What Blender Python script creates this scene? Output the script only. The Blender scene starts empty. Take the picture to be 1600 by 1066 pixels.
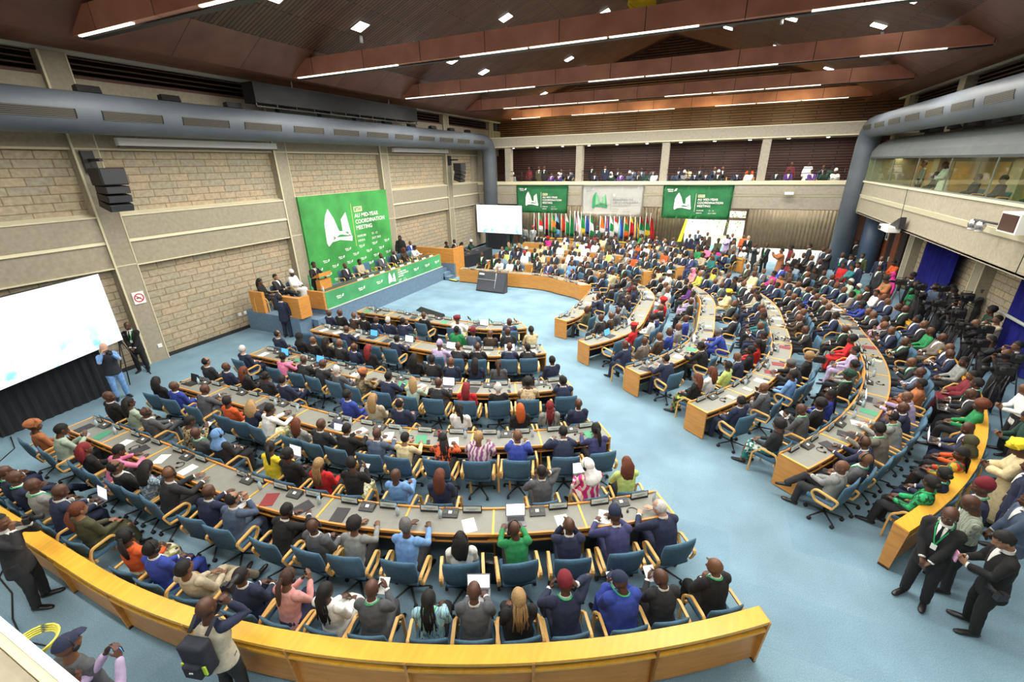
import bpy, bmesh, math, random
from mathutils import Vector, Matrix, noise
from mathutils.bvhtree import BVHTree
PI = math.pi
S = bpy.context.scene
C = S.collection
V = Vector

# ---------------------------------------------------------------- camera, world, exposure
cam_data = bpy.data.cameras.new('camera'); cam = bpy.data.objects.new('camera', cam_data); C.objects.link(cam)
cam_data.sensor_fit = 'HORIZONTAL'; cam_data.sensor_width = 36.0; cam_data.lens = 36.0*682.05/1600.0
cam_data.clip_start = 0.05; cam_data.clip_end = 300
YAW, PITCH, ROLL, EYE = -0.428736, 0.385042, -0.020419, 6.2
fwd = V((math.sin(YAW)*math.cos(PITCH), math.cos(YAW)*math.cos(PITCH), -math.sin(PITCH)))
rgt = V((math.cos(YAW), -math.sin(YAW), 0)); upv = rgt.cross(fwd)
r2 = rgt*math.cos(ROLL) + upv*math.sin(ROLL); u2 = -rgt*math.sin(ROLL) + upv*math.cos(ROLL)
cam.matrix_world = Matrix(((r2.x, u2.x, -fwd.x, 0), (r2.y, u2.y, -fwd.y, 0), (r2.z, u2.z, -fwd.z, EYE), (0, 0, 0, 1)))
S.camera = cam
S.view_settings.view_transform = 'Standard'; S.view_settings.look = 'None'
S.view_settings.gamma = 1.0; S.view_settings.use_curve_mapping = False
S.view_settings.exposure = 0.47
S.cycles.use_denoising = True
S.cycles.max_bounces = 6; S.cycles.diffuse_bounces = 3; S.cycles.glossy_bounces = 2
S.cycles.transmission_bounces = 3; S.cycles.transparent_max_bounces = 6
S.cycles.sample_clamp_indirect = 6.0
w = bpy.data.worlds.new('world'); S.world = w; w.use_nodes = True
w.node_tree.nodes['Background'].inputs[0].default_value = (0.93, 0.97, 1.0, 1)
w.node_tree.nodes['Background'].inputs[1].default_value = 1.6

def area_light(name, loc, sx, sy, power, color=(1, 0.95, 0.86), rot=(0, 0, 0), spread=180):
    l = bpy.data.lights.new(name, 'AREA'); l.shape = 'RECTANGLE'; l.size = sx; l.size_y = sy
    l.energy = power; l.color = color; l.spread = math.radians(spread)
    o = bpy.data.objects.new(name, l); o.location = loc; o.rotation_euler = rot; C.objects.link(o)
    return o
# strip lamps hung under the ceiling beams and recessed ceiling lamps are the light of the hall
BEAM_Y = [-5.72, 0.98, 7.68, 14.38, 21.08, 27.78, 34.3]
for by in BEAM_Y[:6]:
    area_light('beam_strip_lamp', (-4.1, by, 9.34), 20, 0.22, {-5.72: 450, 0.98: 700, 7.68: 1050, 14.38: 1500, 21.08: 1650, 27.78: 1350}[by], (1.0, 0.955, 0.88))
LAMPS = [(-12.5, y) for y in (8.2, 11.4, 14.86, 18.0, 21.2, 24.4, 33.7)] + [(-9.35, y) for y in (11.0, 15.8, 20.5, 29.6, 32.8)] + \
        [(-6.4, y) for y in (12.5, 16.7, 21.2, 25.9)] + [(-0.75, 30.2), (-0.75, 20.0), (1.82, 31.2), (1.82, 25.6), (1.82, 17.0), (4.6, 20.3), (4.6, 23.5), (4.6, 26.6), (4.6, 32.7)]
def roof_z(x):
    return min(9.4 + .37*(x+16.5), 9.4 + .37*(8.3-x))

# ---------------------------------------------------------------- materials
MATS = {}
def _pr(m, col, rough, metal=0, spec=None):
    b = m.node_tree.nodes['Principled BSDF']
    b.inputs['Base Color'].default_value = (*col, 1); b.inputs['Roughness'].default_value = rough
    b.inputs['Metallic'].default_value = metal
    if spec is not None: b.inputs['Specular IOR Level'].default_value = spec
    return b
def mat(name, col, rough=.7, metal=0, vary=0.0, scale=6.0, bump=0.0, emis=None, strength=1.0, spec=None, stretch=None):
    if name in MATS: return MATS[name]
    m = bpy.data.materials.new(name); m.use_nodes = True; MATS[name] = m
    b = _pr(m, col, rough, metal, spec); nt = m.node_tree
    m.diffuse_color = (*col, 1)
    if vary or bump:
        tc = nt.nodes.new('ShaderNodeTexCoord'); mp = nt.nodes.new('ShaderNodeMapping')
        mp.inputs['Scale'].default_value = stretch or (1, 1, 1)
        n = nt.nodes.new('ShaderNodeTexNoise'); n.inputs['Scale'].default_value = scale; n.inputs['Detail'].default_value = 5
        nt.links.new(tc.outputs['Object'], mp.inputs[0]); nt.links.new(mp.outputs[0], n.inputs['Vector'])
        if vary:
            r = nt.nodes.new('ShaderNodeValToRGB')
            r.color_ramp.elements[0].position = .3; r.color_ramp.elements[1].position = .7
            r.color_ramp.elements[0].color = (*[c*(1-vary) for c in col], 1)
            r.color_ramp.elements[1].color = (*[min(1, c*(1+vary)) for c in col], 1)
            nt.links.new(n.outputs['Fac'], r.inputs[0]); nt.links.new(r.outputs[0], b.inputs['Base Color'])
        if bump:
            bp = nt.nodes.new('ShaderNodeBump'); bp.inputs['Strength'].default_value = bump; bp.inputs['Distance'].default_value = .02
            nt.links.new(n.outputs['Fac'], bp.inputs['Height']); nt.links.new(bp.outputs[0], b.inputs['Normal'])
    if emis:
        b.inputs['Emission Color'].default_value = (*emis, 1); b.inputs['Emission Strength'].default_value = strength
    return m
def math_node(nt, op, a, b=None):
    n = nt.nodes.new('ShaderNodeMath'); n.operation = op
    for i, x in enumerate((a, b)):
        if x is None: continue
        if isinstance(x, (int, float)): n.inputs[i].default_value = x
        else: nt.links.new(x, n.inputs[i])
    return n.outputs[0]
def stone_material():
    # coursed stone blocks: u = Y, v = Z (object space is world space for the walls)
    m = bpy.data.materials.new('stone_blocks'); m.use_nodes = True; nt = m.node_tree; b = _pr(m, (.5, .45, .35), .9)
    tc = nt.nodes.new('ShaderNodeTexCoord'); sp = nt.nodes.new('ShaderNodeSeparateXYZ'); cb = nt.nodes.new('ShaderNodeCombineXYZ')
    nt.links.new(tc.outputs['Object'], sp.inputs[0]); 
    nt.links.new(sp.outputs['Y'], cb.inputs[0]); nt.links.new(sp.outputs['Z'], cb.inputs[1])
    br = nt.nodes.new('ShaderNodeTexBrick'); nt.links.new(cb.outputs[0], br.inputs['Vector'])
    br.inputs['Color1'].default_value = (.46, .37, .25, 1); br.inputs['Color2'].default_value = (.36, .335, .25, 1)
    br.inputs['Mortar'].default_value = (.25, .19, .115, 1); br.inputs['Scale'].default_value = 1
    br.inputs['Mortar Size'].default_value = .016; br.inputs['Brick Width'].default_value = .62; br.inputs['Row Height'].default_value = .235
    br.offset = .37; br.squash = 1.4; br.squash_frequency = 3; br.inputs['Bias'].default_value = -.1
    n = nt.nodes.new('ShaderNodeTexNoise'); n.inputs['Scale'].default_value = 9; n.inputs['Detail'].default_value = 6; nt.links.new(cb.outputs[0], n.inputs['Vector'])
    mx = nt.nodes.new('ShaderNodeMixRGB'); mx.blend_type = 'OVERLAY'; mx.inputs[0].default_value = .45
    nt.links.new(br.outputs[0], mx.inputs[1]); nt.links.new(n.outputs['Fac'], mx.inputs[2]); nt.links.new(mx.outputs[0], b.inputs['Base Color'])
    bp = nt.nodes.new('ShaderNodeBump'); bp.inputs['Strength'].default_value = .5; bp.inputs['Distance'].default_value = .03
    inv = math_node(nt, 'SUBTRACT', 1.0, br.outputs['Fac']); nt.links.new(inv, bp.inputs['Height']); nt.links.new(bp.outputs[0], b.inputs['Normal'])
    MATS['stone'] = m; return m
def plank_material(name, c1, c2, axis_u, axis_v, width, length, gap=.01, mortar=(.02, .01, .008), rough=.45):
    m = bpy.data.materials.new(name); m.use_nodes = True; nt = m.node_tree; b = _pr(m, c1, rough)
    tc = nt.nodes.new('ShaderNodeTexCoord'); sp = nt.nodes.new('ShaderNodeSeparateXYZ'); cb = nt.nodes.new('ShaderNodeCombineXYZ')
    nt.links.new(tc.outputs['Object'], sp.inputs[0]); nt.links.new(sp.outputs[axis_u], cb.inputs[0]); nt.links.new(sp.outputs[axis_v], cb.inputs[1])
    br = nt.nodes.new('ShaderNodeTexBrick'); nt.links.new(cb.outputs[0], br.inputs['Vector'])
    br.inputs['Color1'].default_value = (*c1, 1); br.inputs['Color2'].default_value = (*c2, 1); br.inputs['Mortar'].default_value = (*mortar, 1)
    br.inputs['Scale'].default_value = 1; br.inputs['Mortar Size'].default_value = gap; br.inputs['Brick Width'].default_value = length; br.inputs['Row Height'].default_value = width
    n = nt.nodes.new('ShaderNodeTexNoise'); n.inputs['Scale'].default_value = 1.3; n.inputs['Detail'].default_value = 4; nt.links.new(cb.outputs[0], n.inputs['Vector'])
    mx = nt.nodes.new('ShaderNodeMixRGB'); mx.blend_type = 'OVERLAY'; mx.inputs[0].default_value = .5
    nt.links.new(br.outputs[0], mx.inputs[1]); nt.links.new(n.outputs['Fac'], mx.inputs[2]); nt.links.new(mx.outputs[0], b.inputs['Base Color'])
    MATS[name] = m; return m
def carpet_material():
    m = bpy.data.materials.new('blue_carpet'); m.use_nodes = True; nt = m.node_tree; b = _pr(m, (.2, .36, .47), .95, 0, .2)
    tc = nt.nodes.new('ShaderNodeTexCoord')
    br = nt.nodes.new('ShaderNodeTexBrick'); nt.links.new(tc.outputs['Object'], br.inputs['Vector'])
    br.inputs['Color1'].default_value = (.200, .318, .392, 1); br.inputs['Color2'].default_value = (.172, .287, .370, 1); br.inputs['Mortar'].default_value = (.176, .292, .372, 1)
    br.inputs['Scale'].default_value = 1; br.inputs['Mortar Size'].default_value = .004; br.inputs['Brick Width'].default_value = 2.0; br.inputs['Row Height'].default_value = 1.0
    n = nt.nodes.new('ShaderNodeTexNoise'); n.inputs['Scale'].default_value = .9; n.inputs['Detail'].default_value = 3; nt.links.new(tc.outputs['Object'], n.inputs['Vector'])
    n2 = nt.nodes.new('ShaderNodeTexNoise'); n2.inputs['Scale'].default_value = 60; n2.inputs['Detail'].default_value = 2; nt.links.new(tc.outputs['Object'], n2.inputs['Vector'])
    mx = nt.nodes.new('ShaderNodeMixRGB'); mx.blend_type = 'OVERLAY'; mx.inputs[0].default_value = .35
    nt.links.new(br.outputs[0], mx.inputs[1]); nt.links.new(n.outputs['Fac'], mx.inputs[2])
    mx2 = nt.nodes.new('ShaderNodeMixRGB'); mx2.blend_type = 'OVERLAY'; mx2.inputs[0].default_value = .4
    nt.links.new(mx.outputs[0], mx2.inputs[1]); nt.links.new(n2.outputs['Fac'], mx2.inputs[2]); nt.links.new(mx2.outputs[0], b.inputs['Base Color'])
    MATS['carpet'] = m; return m
stone_material(); carpet_material()
CONC = mat('board_marked_concrete', (.345, .31, .23), .9, vary=.10, scale=9, bump=.3)
CONC2 = mat('grey_concrete', (.35, .32, .255), .9, vary=.10, scale=8, bump=.3)
CREAM = mat('cream_edge_trim', (.68, .63, .44), .7)
PALE = mat('pale_grey_paint', (.55, .58, .54), .7)
DUCT = mat('blue_grey_duct', (.09, .108, .128), .55, vary=.12, scale=1.2)
BLACK = mat('black_metal', (.012, .012, .014), .5)
BLACKCL = mat('black_drape', (.014, .015, .02), .95, vary=.2, scale=3)
DARK = mat('dark_void', (.01, .009, .009), .9)
WOODR = plank_material('red_brown_beam_panel', (.52, .22, .145), (.62, .28, .19), 'X', 'Z', 3.0, 2.4, .012)
WOODC = plank_material('dark_ceiling_planks', (.105, .044, .029), (.17, .073, .045), 'X', 'Y', .14, 2.6, .02, (.012, .006, .004), .5)
WOODS = plank_material('reddish_soffit_panel', (.17, .066, .040), (.23, .098, .058), 'Y', 'X', 2.0, 2.2, .01)
WOODB = plank_material('slatted_back_wall', (.13, .058, .03), (.16, .075, .036), 'X', 'Z', .16, 2.5, .028, (.01, .005, .003), .5)
LWOOD = mat('honey_beech_wood', (.60, .27, .06), .38, vary=.14, scale=2.5, stretch=(1, 1, 7))
YWOOD = mat('yellow_beech_top', (.80, .42, .045), .32, vary=.1, scale=2.0, stretch=(7, 1, 1))
BENDW = mat('bent_beech_arm', (.72, .43, .13), .35)
LINO = mat('grey_linoleum_top', (.215, .22, .19), .5, vary=.06, scale=8)
NAVYP = mat('dark_navy_panel', (.018, .028, .055), .8)
BLUEF = mat('blue_wool_upholstery', (.055, .13, .205), .9, vary=.12, scale=25)
BLUEC = mat('blue_carpet_riser', (.13, .21, .30), .95, vary=.1, scale=9)
WHITE = mat('white_paper', (.85, .85, .83), .7)
GLASSY = mat('clear_water_bottle', (.55, .68, .75), .15)
LAMPM = mat('lit_lamp_diffuser', (1, 1, 1), .5, emis=(1, .98, .93), strength=7)
LAMPS2 = mat('lit_strip_diffuser', (1, 1, 1), .5, emis=(1, .93, .76), strength=1.25)
GREEN = mat('banner_green', (.05, .33, .07), .6, vary=.35, scale=.8)
GREEN2 = mat('fabric_green', (.06, .33, .13), .75, vary=.2, scale=1.2)
WHITEC = mat('banner_white', (.86, .87, .82), .75, vary=.04, scale=1.5)
TEXTW = mat('print_white', (.9, .92, .88), .6)
TEXTG = mat('print_pale_grey', (.70, .75, .72), .6)
TEXTY = mat('print_gold', (.72, .62, .25), .6)
TEXTO = mat('print_cream_box', (.75, .66, .42), .6)
DGREEN = mat('print_green', (.04, .30, .12), .6)

# ---------------------------------------------------------------- helpers
def obj(name, me, m=None, parent=None, loc=None):
    if isinstance(me, bmesh.types.BMesh):
        bm = me; me = bpy.data.meshes.new(name); bm.normal_update(); bm.to_mesh(me); bm.free()
    o = bpy.data.objects.new(name, me); C.objects.link(o)
    if m is not None:
        for x in (m if isinstance(m, (list, tuple)) else [m]): me.materials.append(x)
    if parent: o.parent = parent
    if loc is not None: o.location = loc
    return o
def empty(name, loc=(0, 0, 0), rz=0):
    o = bpy.data.objects.new(name, None); C.objects.link(o); o.location = loc; o.rotation_euler = (0, 0, rz); o.empty_display_size = .1
    return o
def tag(o, label, cat, group=None, kind=None):
    o['label'] = label; o['category'] = cat
    if group: o['group'] = group
    if kind: o['kind'] = kind
    return o
def struct(name, bm, m):
    o = obj(name, bm, m); o['kind'] = 'structure'; return o
def BM(): return bmesh.new()
def box(bm, x0, x1, y0, y1, z0, z1, mi=0):
    vs = [bm.verts.new(p) for p in ((x0,y0,z0),(x1,y0,z0),(x1,y1,z0),(x0,y1,z0),(x0,y0,z1),(x1,y0,z1),(x1,y1,z1),(x0,y1,z1))]
    for f in ((0,3,2,1),(4,5,6,7),(0,1,5,4),(1,2,6,5),(2,3,7,6),(3,0,4,7)):
        bm.faces.new([vs[i] for i in f]).material_index = mi
    return vs
def bx(*a, mi=0):
    bm = BM(); box(bm, *a, mi=mi); return bm
def bevel(bm, w, seg=2):
    bmesh.ops.bevel(bm, geom=bm.edges[:], offset=w, segments=seg, affect='EDGES', profile=.7); return bm
def poly(bm, pts, mi=0):
    f = bm.faces.new([bm.verts.new(p) for p in pts]); f.material_index = mi; return f
def prism(bm, pts, d, mi=0):
    """closed prism: polygon pts (3D) pushed along vector d"""
    a = [bm.verts.new(p) for p in pts]; b = [bm.verts.new(V(p)+V(d)) for p in pts]; n = len(a)
    fs = [bm.faces.new(a[::-1]), bm.faces.new(b)]
    for i in range(n): fs.append(bm.faces.new((a[i], a[(i+1) % n], b[(i+1) % n], b[i])))
    for f in fs: f.material_index = mi
def frame(d, x=None):
    d = d.normalized()
    if x is None or abs(x.normalized().dot(d)) > .97: x = V((1, 0, 0)) if abs(d.x) < .8 else V((0, 1, 0))
    x = (x - d*x.dot(d)).normalized(); return x, d.cross(x)
def loft(bm, pts, rad, xdir=None, n=10, cap=True, smooth=True, mi=0):
    """closed tube through pts with (rx, ry) radii; rounded ends when cap"""
    pts = [V(p) for p in pts]; rad = [(r, r) if isinstance(r, (int, float)) else r for r in rad]
    if cap:
        d0 = (pts[0]-pts[1]).normalized(); d1 = (pts[-1]-pts[-2]).normalized()
        e0 = min(rad[0])*.6; e1 = min(rad[-1])*.6
        pts = [pts[0]+d0*e0] + pts + [pts[-1]+d1*e1]
        rad = [(rad[0][0]*.55, rad[0][1]*.55)] + rad + [(rad[-1][0]*.55, rad[-1][1]*.55)]
    rings = []; k = len(pts)
    for i, p in enumerate(pts):
        d = pts[min(i+1, k-1)] - pts[max(i-1, 0)]
        x, y = frame(d, xdir); rx, ry = rad[i]
        rings.append([bm.verts.new(p + x*(rx*math.cos(2*PI*j/n)) + y*(ry*math.sin(2*PI*j/n))) for j in range(n)])
    for a, b in zip(rings, rings[1:]):
        for j in range(n):
            f = bm.faces.new((a[j], a[(j+1) % n], b[(j+1) % n], b[j])); f.smooth = smooth; f.material_index = mi
    for r in (rings[0][::-1], rings[-1]):
        f = bm.faces.new(r); f.smooth = smooth; f.material_index = mi
def tube(bm, pts, r, n=8, mi=0): loft(bm, pts, [r]*len(pts), None, n, False, True, mi)
def ball(bm, c, r, seg=12, rings=8, R=None, mi=0):
    rx, ry, rz = (r, r, r) if isinstance(r, (int, float)) else r
    M = Matrix.Translation(V(c)) @ (R.to_4x4() if R else Matrix.Identity(4)) @ Matrix.Diagonal((rx, ry, rz, 1))
    g = bmesh.ops.create_uvsphere(bm, u_segments=seg, v_segments=rings, radius=1, matrix=M)
    for v in g['verts']:
        for f in v.link_faces: f.smooth = True; f.material_index = mi
def copy_tree(o, parent=None):
    c = o.copy(); C.objects.link(c)
    if parent: c.parent = parent
    for ch in o.children: copy_tree(ch, c)
    return c
FONT = {}
GL = {'A':'01110100011000111111100011000110001','U':'10001100011000110001100011000101110','M':'10001110111010110101100011000110001','I':'111001001001001001001111',
 'D':'11110100011000110001100011000111110','Y':'10001100010101000100001000010000100','E':'11111100001000011110100001000011111','R':'11110100011000111110101001001010001',
 'C':'01111100001000010000100001000001111','O':'01110100011000110001100011000101110','N':'10001110011010110101100111000110001','T':'11111001000010000100001000010000100',
 'G':'01111100001000010011100011000101111','-':'00000000000000001110000000000000000','8':'01110100011000101110100011000101110','H':'10001100011000111111100011000110001',
 'B':'11110100011000111110100011000111110','K':'10001100101010011000101001001010001','L':'10000100001000010000100001000011111','J':'00111000100001000010000101001001100',
 '1':'00100011000010000100001000010001110','5':'11111100001111000001000011000101110','2':'01110100010000100010001000100011111','0':'01110100011001110101110011000101110',
 'S':'01111100001000001110000010000111110','V':'10001100011000110001100010101000100','F':'11111100001000011110100001000010000','W':'10001100011000110101101011101110001','7':'11111000010001000100010000100001000',' ':''}
def text_on(bm, s, org, u, v, h, mi=0, n=None, t=.004):
    """raised block lettering: org = top-left corner, u = reading direction, v = up, h = letter height"""
    u = V(u).normalized(); v = V(v).normalized(); nn = u.cross(v).normalized() if n is None else V(n)
    c = h/7.0; x = 0; org = V(org)
    for ch in s:
        g = GL.get(ch, '')
        w_ = 3 if ch == 'I' and len(g) == 24 else 5
        rows = 8 if w_ == 3 else 7
        cc = h/rows
        for i, b in enumerate(g):
            if b == '1':
                a0 = org + u*(x+(i % w_)*c) - v*((i//w_)*cc)
                p = [a0, a0+u*c*1.02, a0+u*c*1.02-v*cc*1.02, a0-v*cc*1.02]
                prism(bm, p[::-1], nn*t, mi)
        x += (w_+1)*c if g else 3.2*c
    return x
def text_into(bm, s, org, u, v, size, mi=0, bold=0.0, depth=.003):
    cu = bpy.data.curves.new('lettering', 'FONT'); cu.body = s; cu.size = size; cu.offset = bold*size; cu.extrude = depth; cu.space_character = 1.05
    cu.resolution_u = 3
    o = bpy.data.objects.new('lettering', cu); C.objects.link(o)
    dg = bpy.context.evaluated_depsgraph_get(); me = bpy.data.meshes.new_from_object(o.evaluated_get(dg))
    u = V(u).normalized(); v = V(v).normalized(); n = u.cross(v); org = V(org)
    vs = [bm.verts.new(org + u*p.co.x + v*p.co.y + n*p.co.z) for p in me.vertices]
    for f in me.polygons:
        try: bm.faces.new([vs[i] for i in f.vertices]).material_index = mi
        except ValueError: pass
    bpy.data.objects.remove(o); bpy.data.curves.remove(cu); bpy.data.meshes.remove(me)

# ================================================================ THE HALL
PIL = [-6.05, 0.65, 7.35, 14.05, 20.75, 27.45, 34.15]
ORDN = ['first', 'second', 'third', 'fourth', 'fifth', 'sixth', 'seventh', 'eighth', 'ninth', 'tenth']
struct('floor', bx(-17.6, 9.6, -7, 38, -.2, 0), MATS['carpet'])
struct('wall_near', bx(-18.2, 10.0, -7.2, -7, 0, 14.2), CONC)
bm = BM(); poly(bm, [(-17.6, 38.1, 3), (9.6, 38.1, 3), (9.6, 38.1, 9.6), (-4.1, 38.1, 14.1), (-17.6, 38.1, 9.6)]); struct('wall_back_outer', bm, DARK)
struct('wall_left_outer', bx(-18.25, -18.2, -7, 38.2, 0, 9.6), DARK); struct('wall_right_outer', bx(10.0, 10.05, -7, 38.2, 0, 9.6), DARK)
bm = BM()                                                           # recessed stone infill of the left wall
box(bm, -17.75, -17.5, -7, 38, 0, 6.85); o = struct('wall_left', bm, MATS['stone'])
bm = BM()
box(bm, -17.75, -17.32, -7, 38, 6.85, 8.72)
box(bm, -17.5, -17.3, 31.3, 34.2, 0, 6.9)
for y in PIL: box(bm, -17.5, -17.2, y, y+.65, 0, 9.32)
for a, b in zip(PIL, PIL[1:]):
    box(bm, -17.5, -17.22, a+.65, b, 4.2, 4.9); box(bm, -17.5, -17.26, a+.65, b, 3.35, 4.1)
struct('wall_left_concrete_frame', bm, CONC)
bm = BM()
for a, b in zip(PIL, PIL[1:]):
    a += .65
    prism(bm, [(-17.5, a, 4.9), (-17.19, a, 4.9), (-17.19, a, 4.94), (-17.5, a, 5.02)], (0, b-a, 0))
    prism(bm, [(-17.5, a, 4.1), (-17.2, a, 4.1), (-17.24, a, 4.2), (-17.5, a, 4.26)], (0, b-a, 0))
    box(bm, -17.34, -17.29, a, b, 6.83, 6.89)
    box(bm, -17.3, -17.22, a, b, 3.33, 3.37)
for y in PIL:
    box(bm, -17.21, -17.18, y, y+.055, 0, 9.3); box(bm, -17.21, -17.185, y+.62, y+.65, 0, 9.3)
    box(bm, -17.21, -17.185, y, y+.65, 3.38, 3.41); box(bm, -17.21, -17.185, y, y+.65, 6.84, 6.88)
struct('trim_1', bm, CREAM)
bm = BM()                                                           # clerestory: louvred openings over a pinkish sill
for a, b in zip(PIL, PIL[1:]):
    a += .65
    for k in range(4): prism(bm, [(-17.75, a, 8.86+k*.15), (-17.5, a, 8.80+k*.15), (-17.49, a, 8.83+k*.15), (-17.74, a, 8.89+k*.15)], (0, b-a, 0))
    box(bm, -17.75, -17.34, a, b, 8.70, 8.80)
struct('window_1', bm, mat('brown_louvre', (.10, .05, .035), .7))
struct('wall_left_void', bx(-18.2, -18.1, -7, 38, 8.6, 9.5), DARK)
bm = BM(); box(bm, -17.5, -17.3, -7, 37.7, 9.32, 9.42); box(bm, -17.5, -17.28, 37.1, 37.2, 8.7, 9.4); box(bm, 9.02, 9.2, -7, 37.7, 9.32, 9.42)
struct('trim_2', bm, PALE)
bm = BM(); box(bm, -17.36, -17.3, -7, 34.1, 0, .12); struct('baseboard_left', bm, mat('black_skirting', (.02, .02, .02), .7))

# ceiling: soffits, lower sloping panels, dark planked vault
bm = BM()
box(bm, -18.2, -15.6, -7, 38.2, 9.42, 9.62); box(bm, 7.4, 10.0, -7, 38.2, 9.42, 9.62)
prism(bm, [(-15.6, -7, 9.42), (-14.3, -7, 10.2), (-14.3, -7, 10.35), (-15.6, -7, 9.62)], (0, 45.2, 0))
prism(bm, [(7.4, -7, 9.42), (6.1, -7, 10.2), (6.1, -7, 10.35), (7.4, -7, 9.62)], (0, 45.2, 0))
struct('ceiling_soffit', bm, WOODS)
bm = BM()
prism(bm, [(-14.4, -7, 10.16), (-4.1, -7, 13.98), (-4.1, -7, 14.2), (-14.4, -7, 10.4)], (0, 45.2, 0))
prism(bm, [(6.2, -7, 10.16), (-4.1, -7, 13.98), (-4.1, -7, 14.2), (6.2, -7, 10.4)], (0, 45.2, 0))
struct('ceiling', bm, WOODC)
for i, by in enumerate(BEAM_Y):
    zt = 10.08 if by > 1 else 10.0
    tall = .50
    b0 = 9.42; x0, x1 = -15.45, 7.25
    bm = BM(); box(bm, x0, x1, by-.2, by+.2, b0, b0+tall+.06)
    o = obj('beam', bm, WOODR); o['kind'] = 'structure'
    k = x0+.2; j = 0; nm_ = ['rearmost', 'overhead', 'nearest visible', 'second', 'third', 'fourth', 'farthest'][i]
    while k < x1-2:
        if (i*3+j) % 4 != 3 and by > 5: tag(obj('strip_light', bx(k, k+2.3, by-.19, by-.11, b0-.035, b0-.002), LAMPS2), 'lit strip lamp, %s from left, under the %s ceiling beam' % (ORDN[j], nm_), 'lamp', 'strip lamps under the ceiling beams')
        k += 2.38; j += 1
    bm = BM(); box(bm, x0, x1, by-.02, by+.18, b0-.035, b0-.001); obj('gear_tray', bm, BLACK)['kind'] = 'structure'
bm = BM()                                                           # gable wall of slatted timber over the far gallery
poly(bm, [(-17.6, 36.4, 7.9), (9.4, 36.4, 7.9), (9.4, 36.4, 9.5), (8.2, 36.4, 9.5), (-4.1, 36.4, 14.1), (-16.4, 36.4, 9.5), (-17.6, 36.4, 9.5)][::-1])
for z in [7.98+.16*k for k in range(38)]:
    half = 13.4 if z < 9.6 else 13.4-(z-9.4)/.37
    if half > .3: prism(bm, [(-4.1-half, 36.4, z), (-4.1-half, 36.34, z+.02), (-4.1-half, 36.34, z+.1), (-4.1-half, 36.4, z+.12)], (2*half, 0, 0))
struct('wall_back_slats', bm, WOODB)
rng = random.Random(5)
for x, y in LAMPS:
    sgn = 1 if x < -4.1 else -1; z = roof_z(x)
    e = empty('ceiling_light', (x, y, z-.03)); e.rotation_euler = (0, -math.atan(.37)*sgn, 0)
    tag(e, 'square recessed white lamp in the dark plank ceiling', 'lamp', 'recessed square ceiling lamps')
    obj('lamp_frame', bx(-.26, .26, -.26, .26, 0, .03), PALE, e); obj('diffuser', bx(-.23, .23, -.23, .23, -.015, .0), LAMPM, e)
for x, y in [(-12.9, 15.3), (-12.9, 18.6), (-9.7, 21.3), (4.9, 24.1), (-12.7, 25.3), (1.5, 25.9)]:
    e = empty('ceiling_spotlight', (x, y, roof_z(x)-.12)); tag(e, 'small white cylindrical spotlight under the dark plank ceiling', 'lamp', 'small ceiling spotlights')
    bm = BM(); loft(bm, [(0, 0, .1), (0, 0, -.12)], [.06, .07], None, 12, False); obj('housing', bm, PALE, e)
# small glare lamps of the far upper wall
for x, z in ((-6.9, 10.1), (-.6, 10.5)):
    bm = BM(); ball(bm, (x, 36.1, z), .1); tag(obj('wall_spotlight', bm, LAMPM), 'small bright round lamp against slatted wall, %s one' % ('left' if x < -3 else 'right'), 'lamp')
# yellow drape hanging from the ridge
bm = BM()
N_ = 26
for i in range(N_):
    a0, a1 = i/N_, (i+1)/N_
    def row(a): 
        zz = 13.7 - 2.2*a
        return [V((-4.55+1.15*t + .05*math.sin(a*9), 21.6+.9*math.sin(a*3.1) + .07*math.sin(t*3+a*70), zz - .35*math.sin(PI*t) + .03*math.sin(a*80))) for t in [j/10 for j in range(11)]]
    r0, r1 = row(a0), row(a1)
    for j in range(10): bm.faces.new([bm.verts.new(p) for p in (r0[j], r0[j+1], r1[j+1], r1[j])]).smooth = True
bmesh.ops.remove_doubles(bm, verts=bm.verts, dist=.002); bmesh.ops.solidify(bm, geom=bm.faces[:], thickness=.01)
tag(obj('ceiling_drape', bm, mat('yellow_cloth', (.78, .56, .02), .75)), 'yellow pleated cloth hanging from the dark ceiling behind a beam', 'drape')

# ducts with grilles
def duct(name, pts, r, vent_dir, vents, label):
    e = empty(name, pts[0]); o0 = V(pts[0]); tag(e, label, 'duct')
    bm = BM(); loft(bm, [V(p)-o0 for p in pts], [r]*len(pts), None, 28, False); obj('pipe', bm, DUCT, e)
    for y in vents:
        bm = BM(); cx, cz = pts[0][0]-o0.x, pts[0][2]-o0.z
        a = math.radians(-8); d = vent_dir; n_ = 6
        for k in range(n_):
            ang = a + math.radians(-11 + 4.4*k)
            x, z = cx + d*(r+.008)*math.cos(ang), cz + (r+.008)*math.sin(ang)
            box(bm, min(x, x-d*.03), max(x, x-d*.03), y-o0.y, y+1.46-o0.y, z-.012, z+.012)
        for k in range(2):
            pass
        o = obj('vent', bm, mat('grille_olive', (.06, .055, .04), .6), e)
        bm = BM(); 
        for k in range(8):
            a0 = a + math.radians(-13+3.25*k); a1 = a0+math.radians(3.25)
            poly(bm, [(cx+d*(r+.004)*math.cos(t), yy-o0.y, cz+(r+.004)*math.sin(t)) for t, yy in ((a0, y-.03), (a0, y+1.5), (a1, y+1.5), (a1, y-.03))])
        obj('vent_recess', bm, DARK, e)
def elbow(x, y, z, R, n=8):
    return [(x, y+R*math.sin(t*PI/2/n), z-R+R*math.cos(t*PI/2/n)) for t in range(n+1)]
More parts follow.
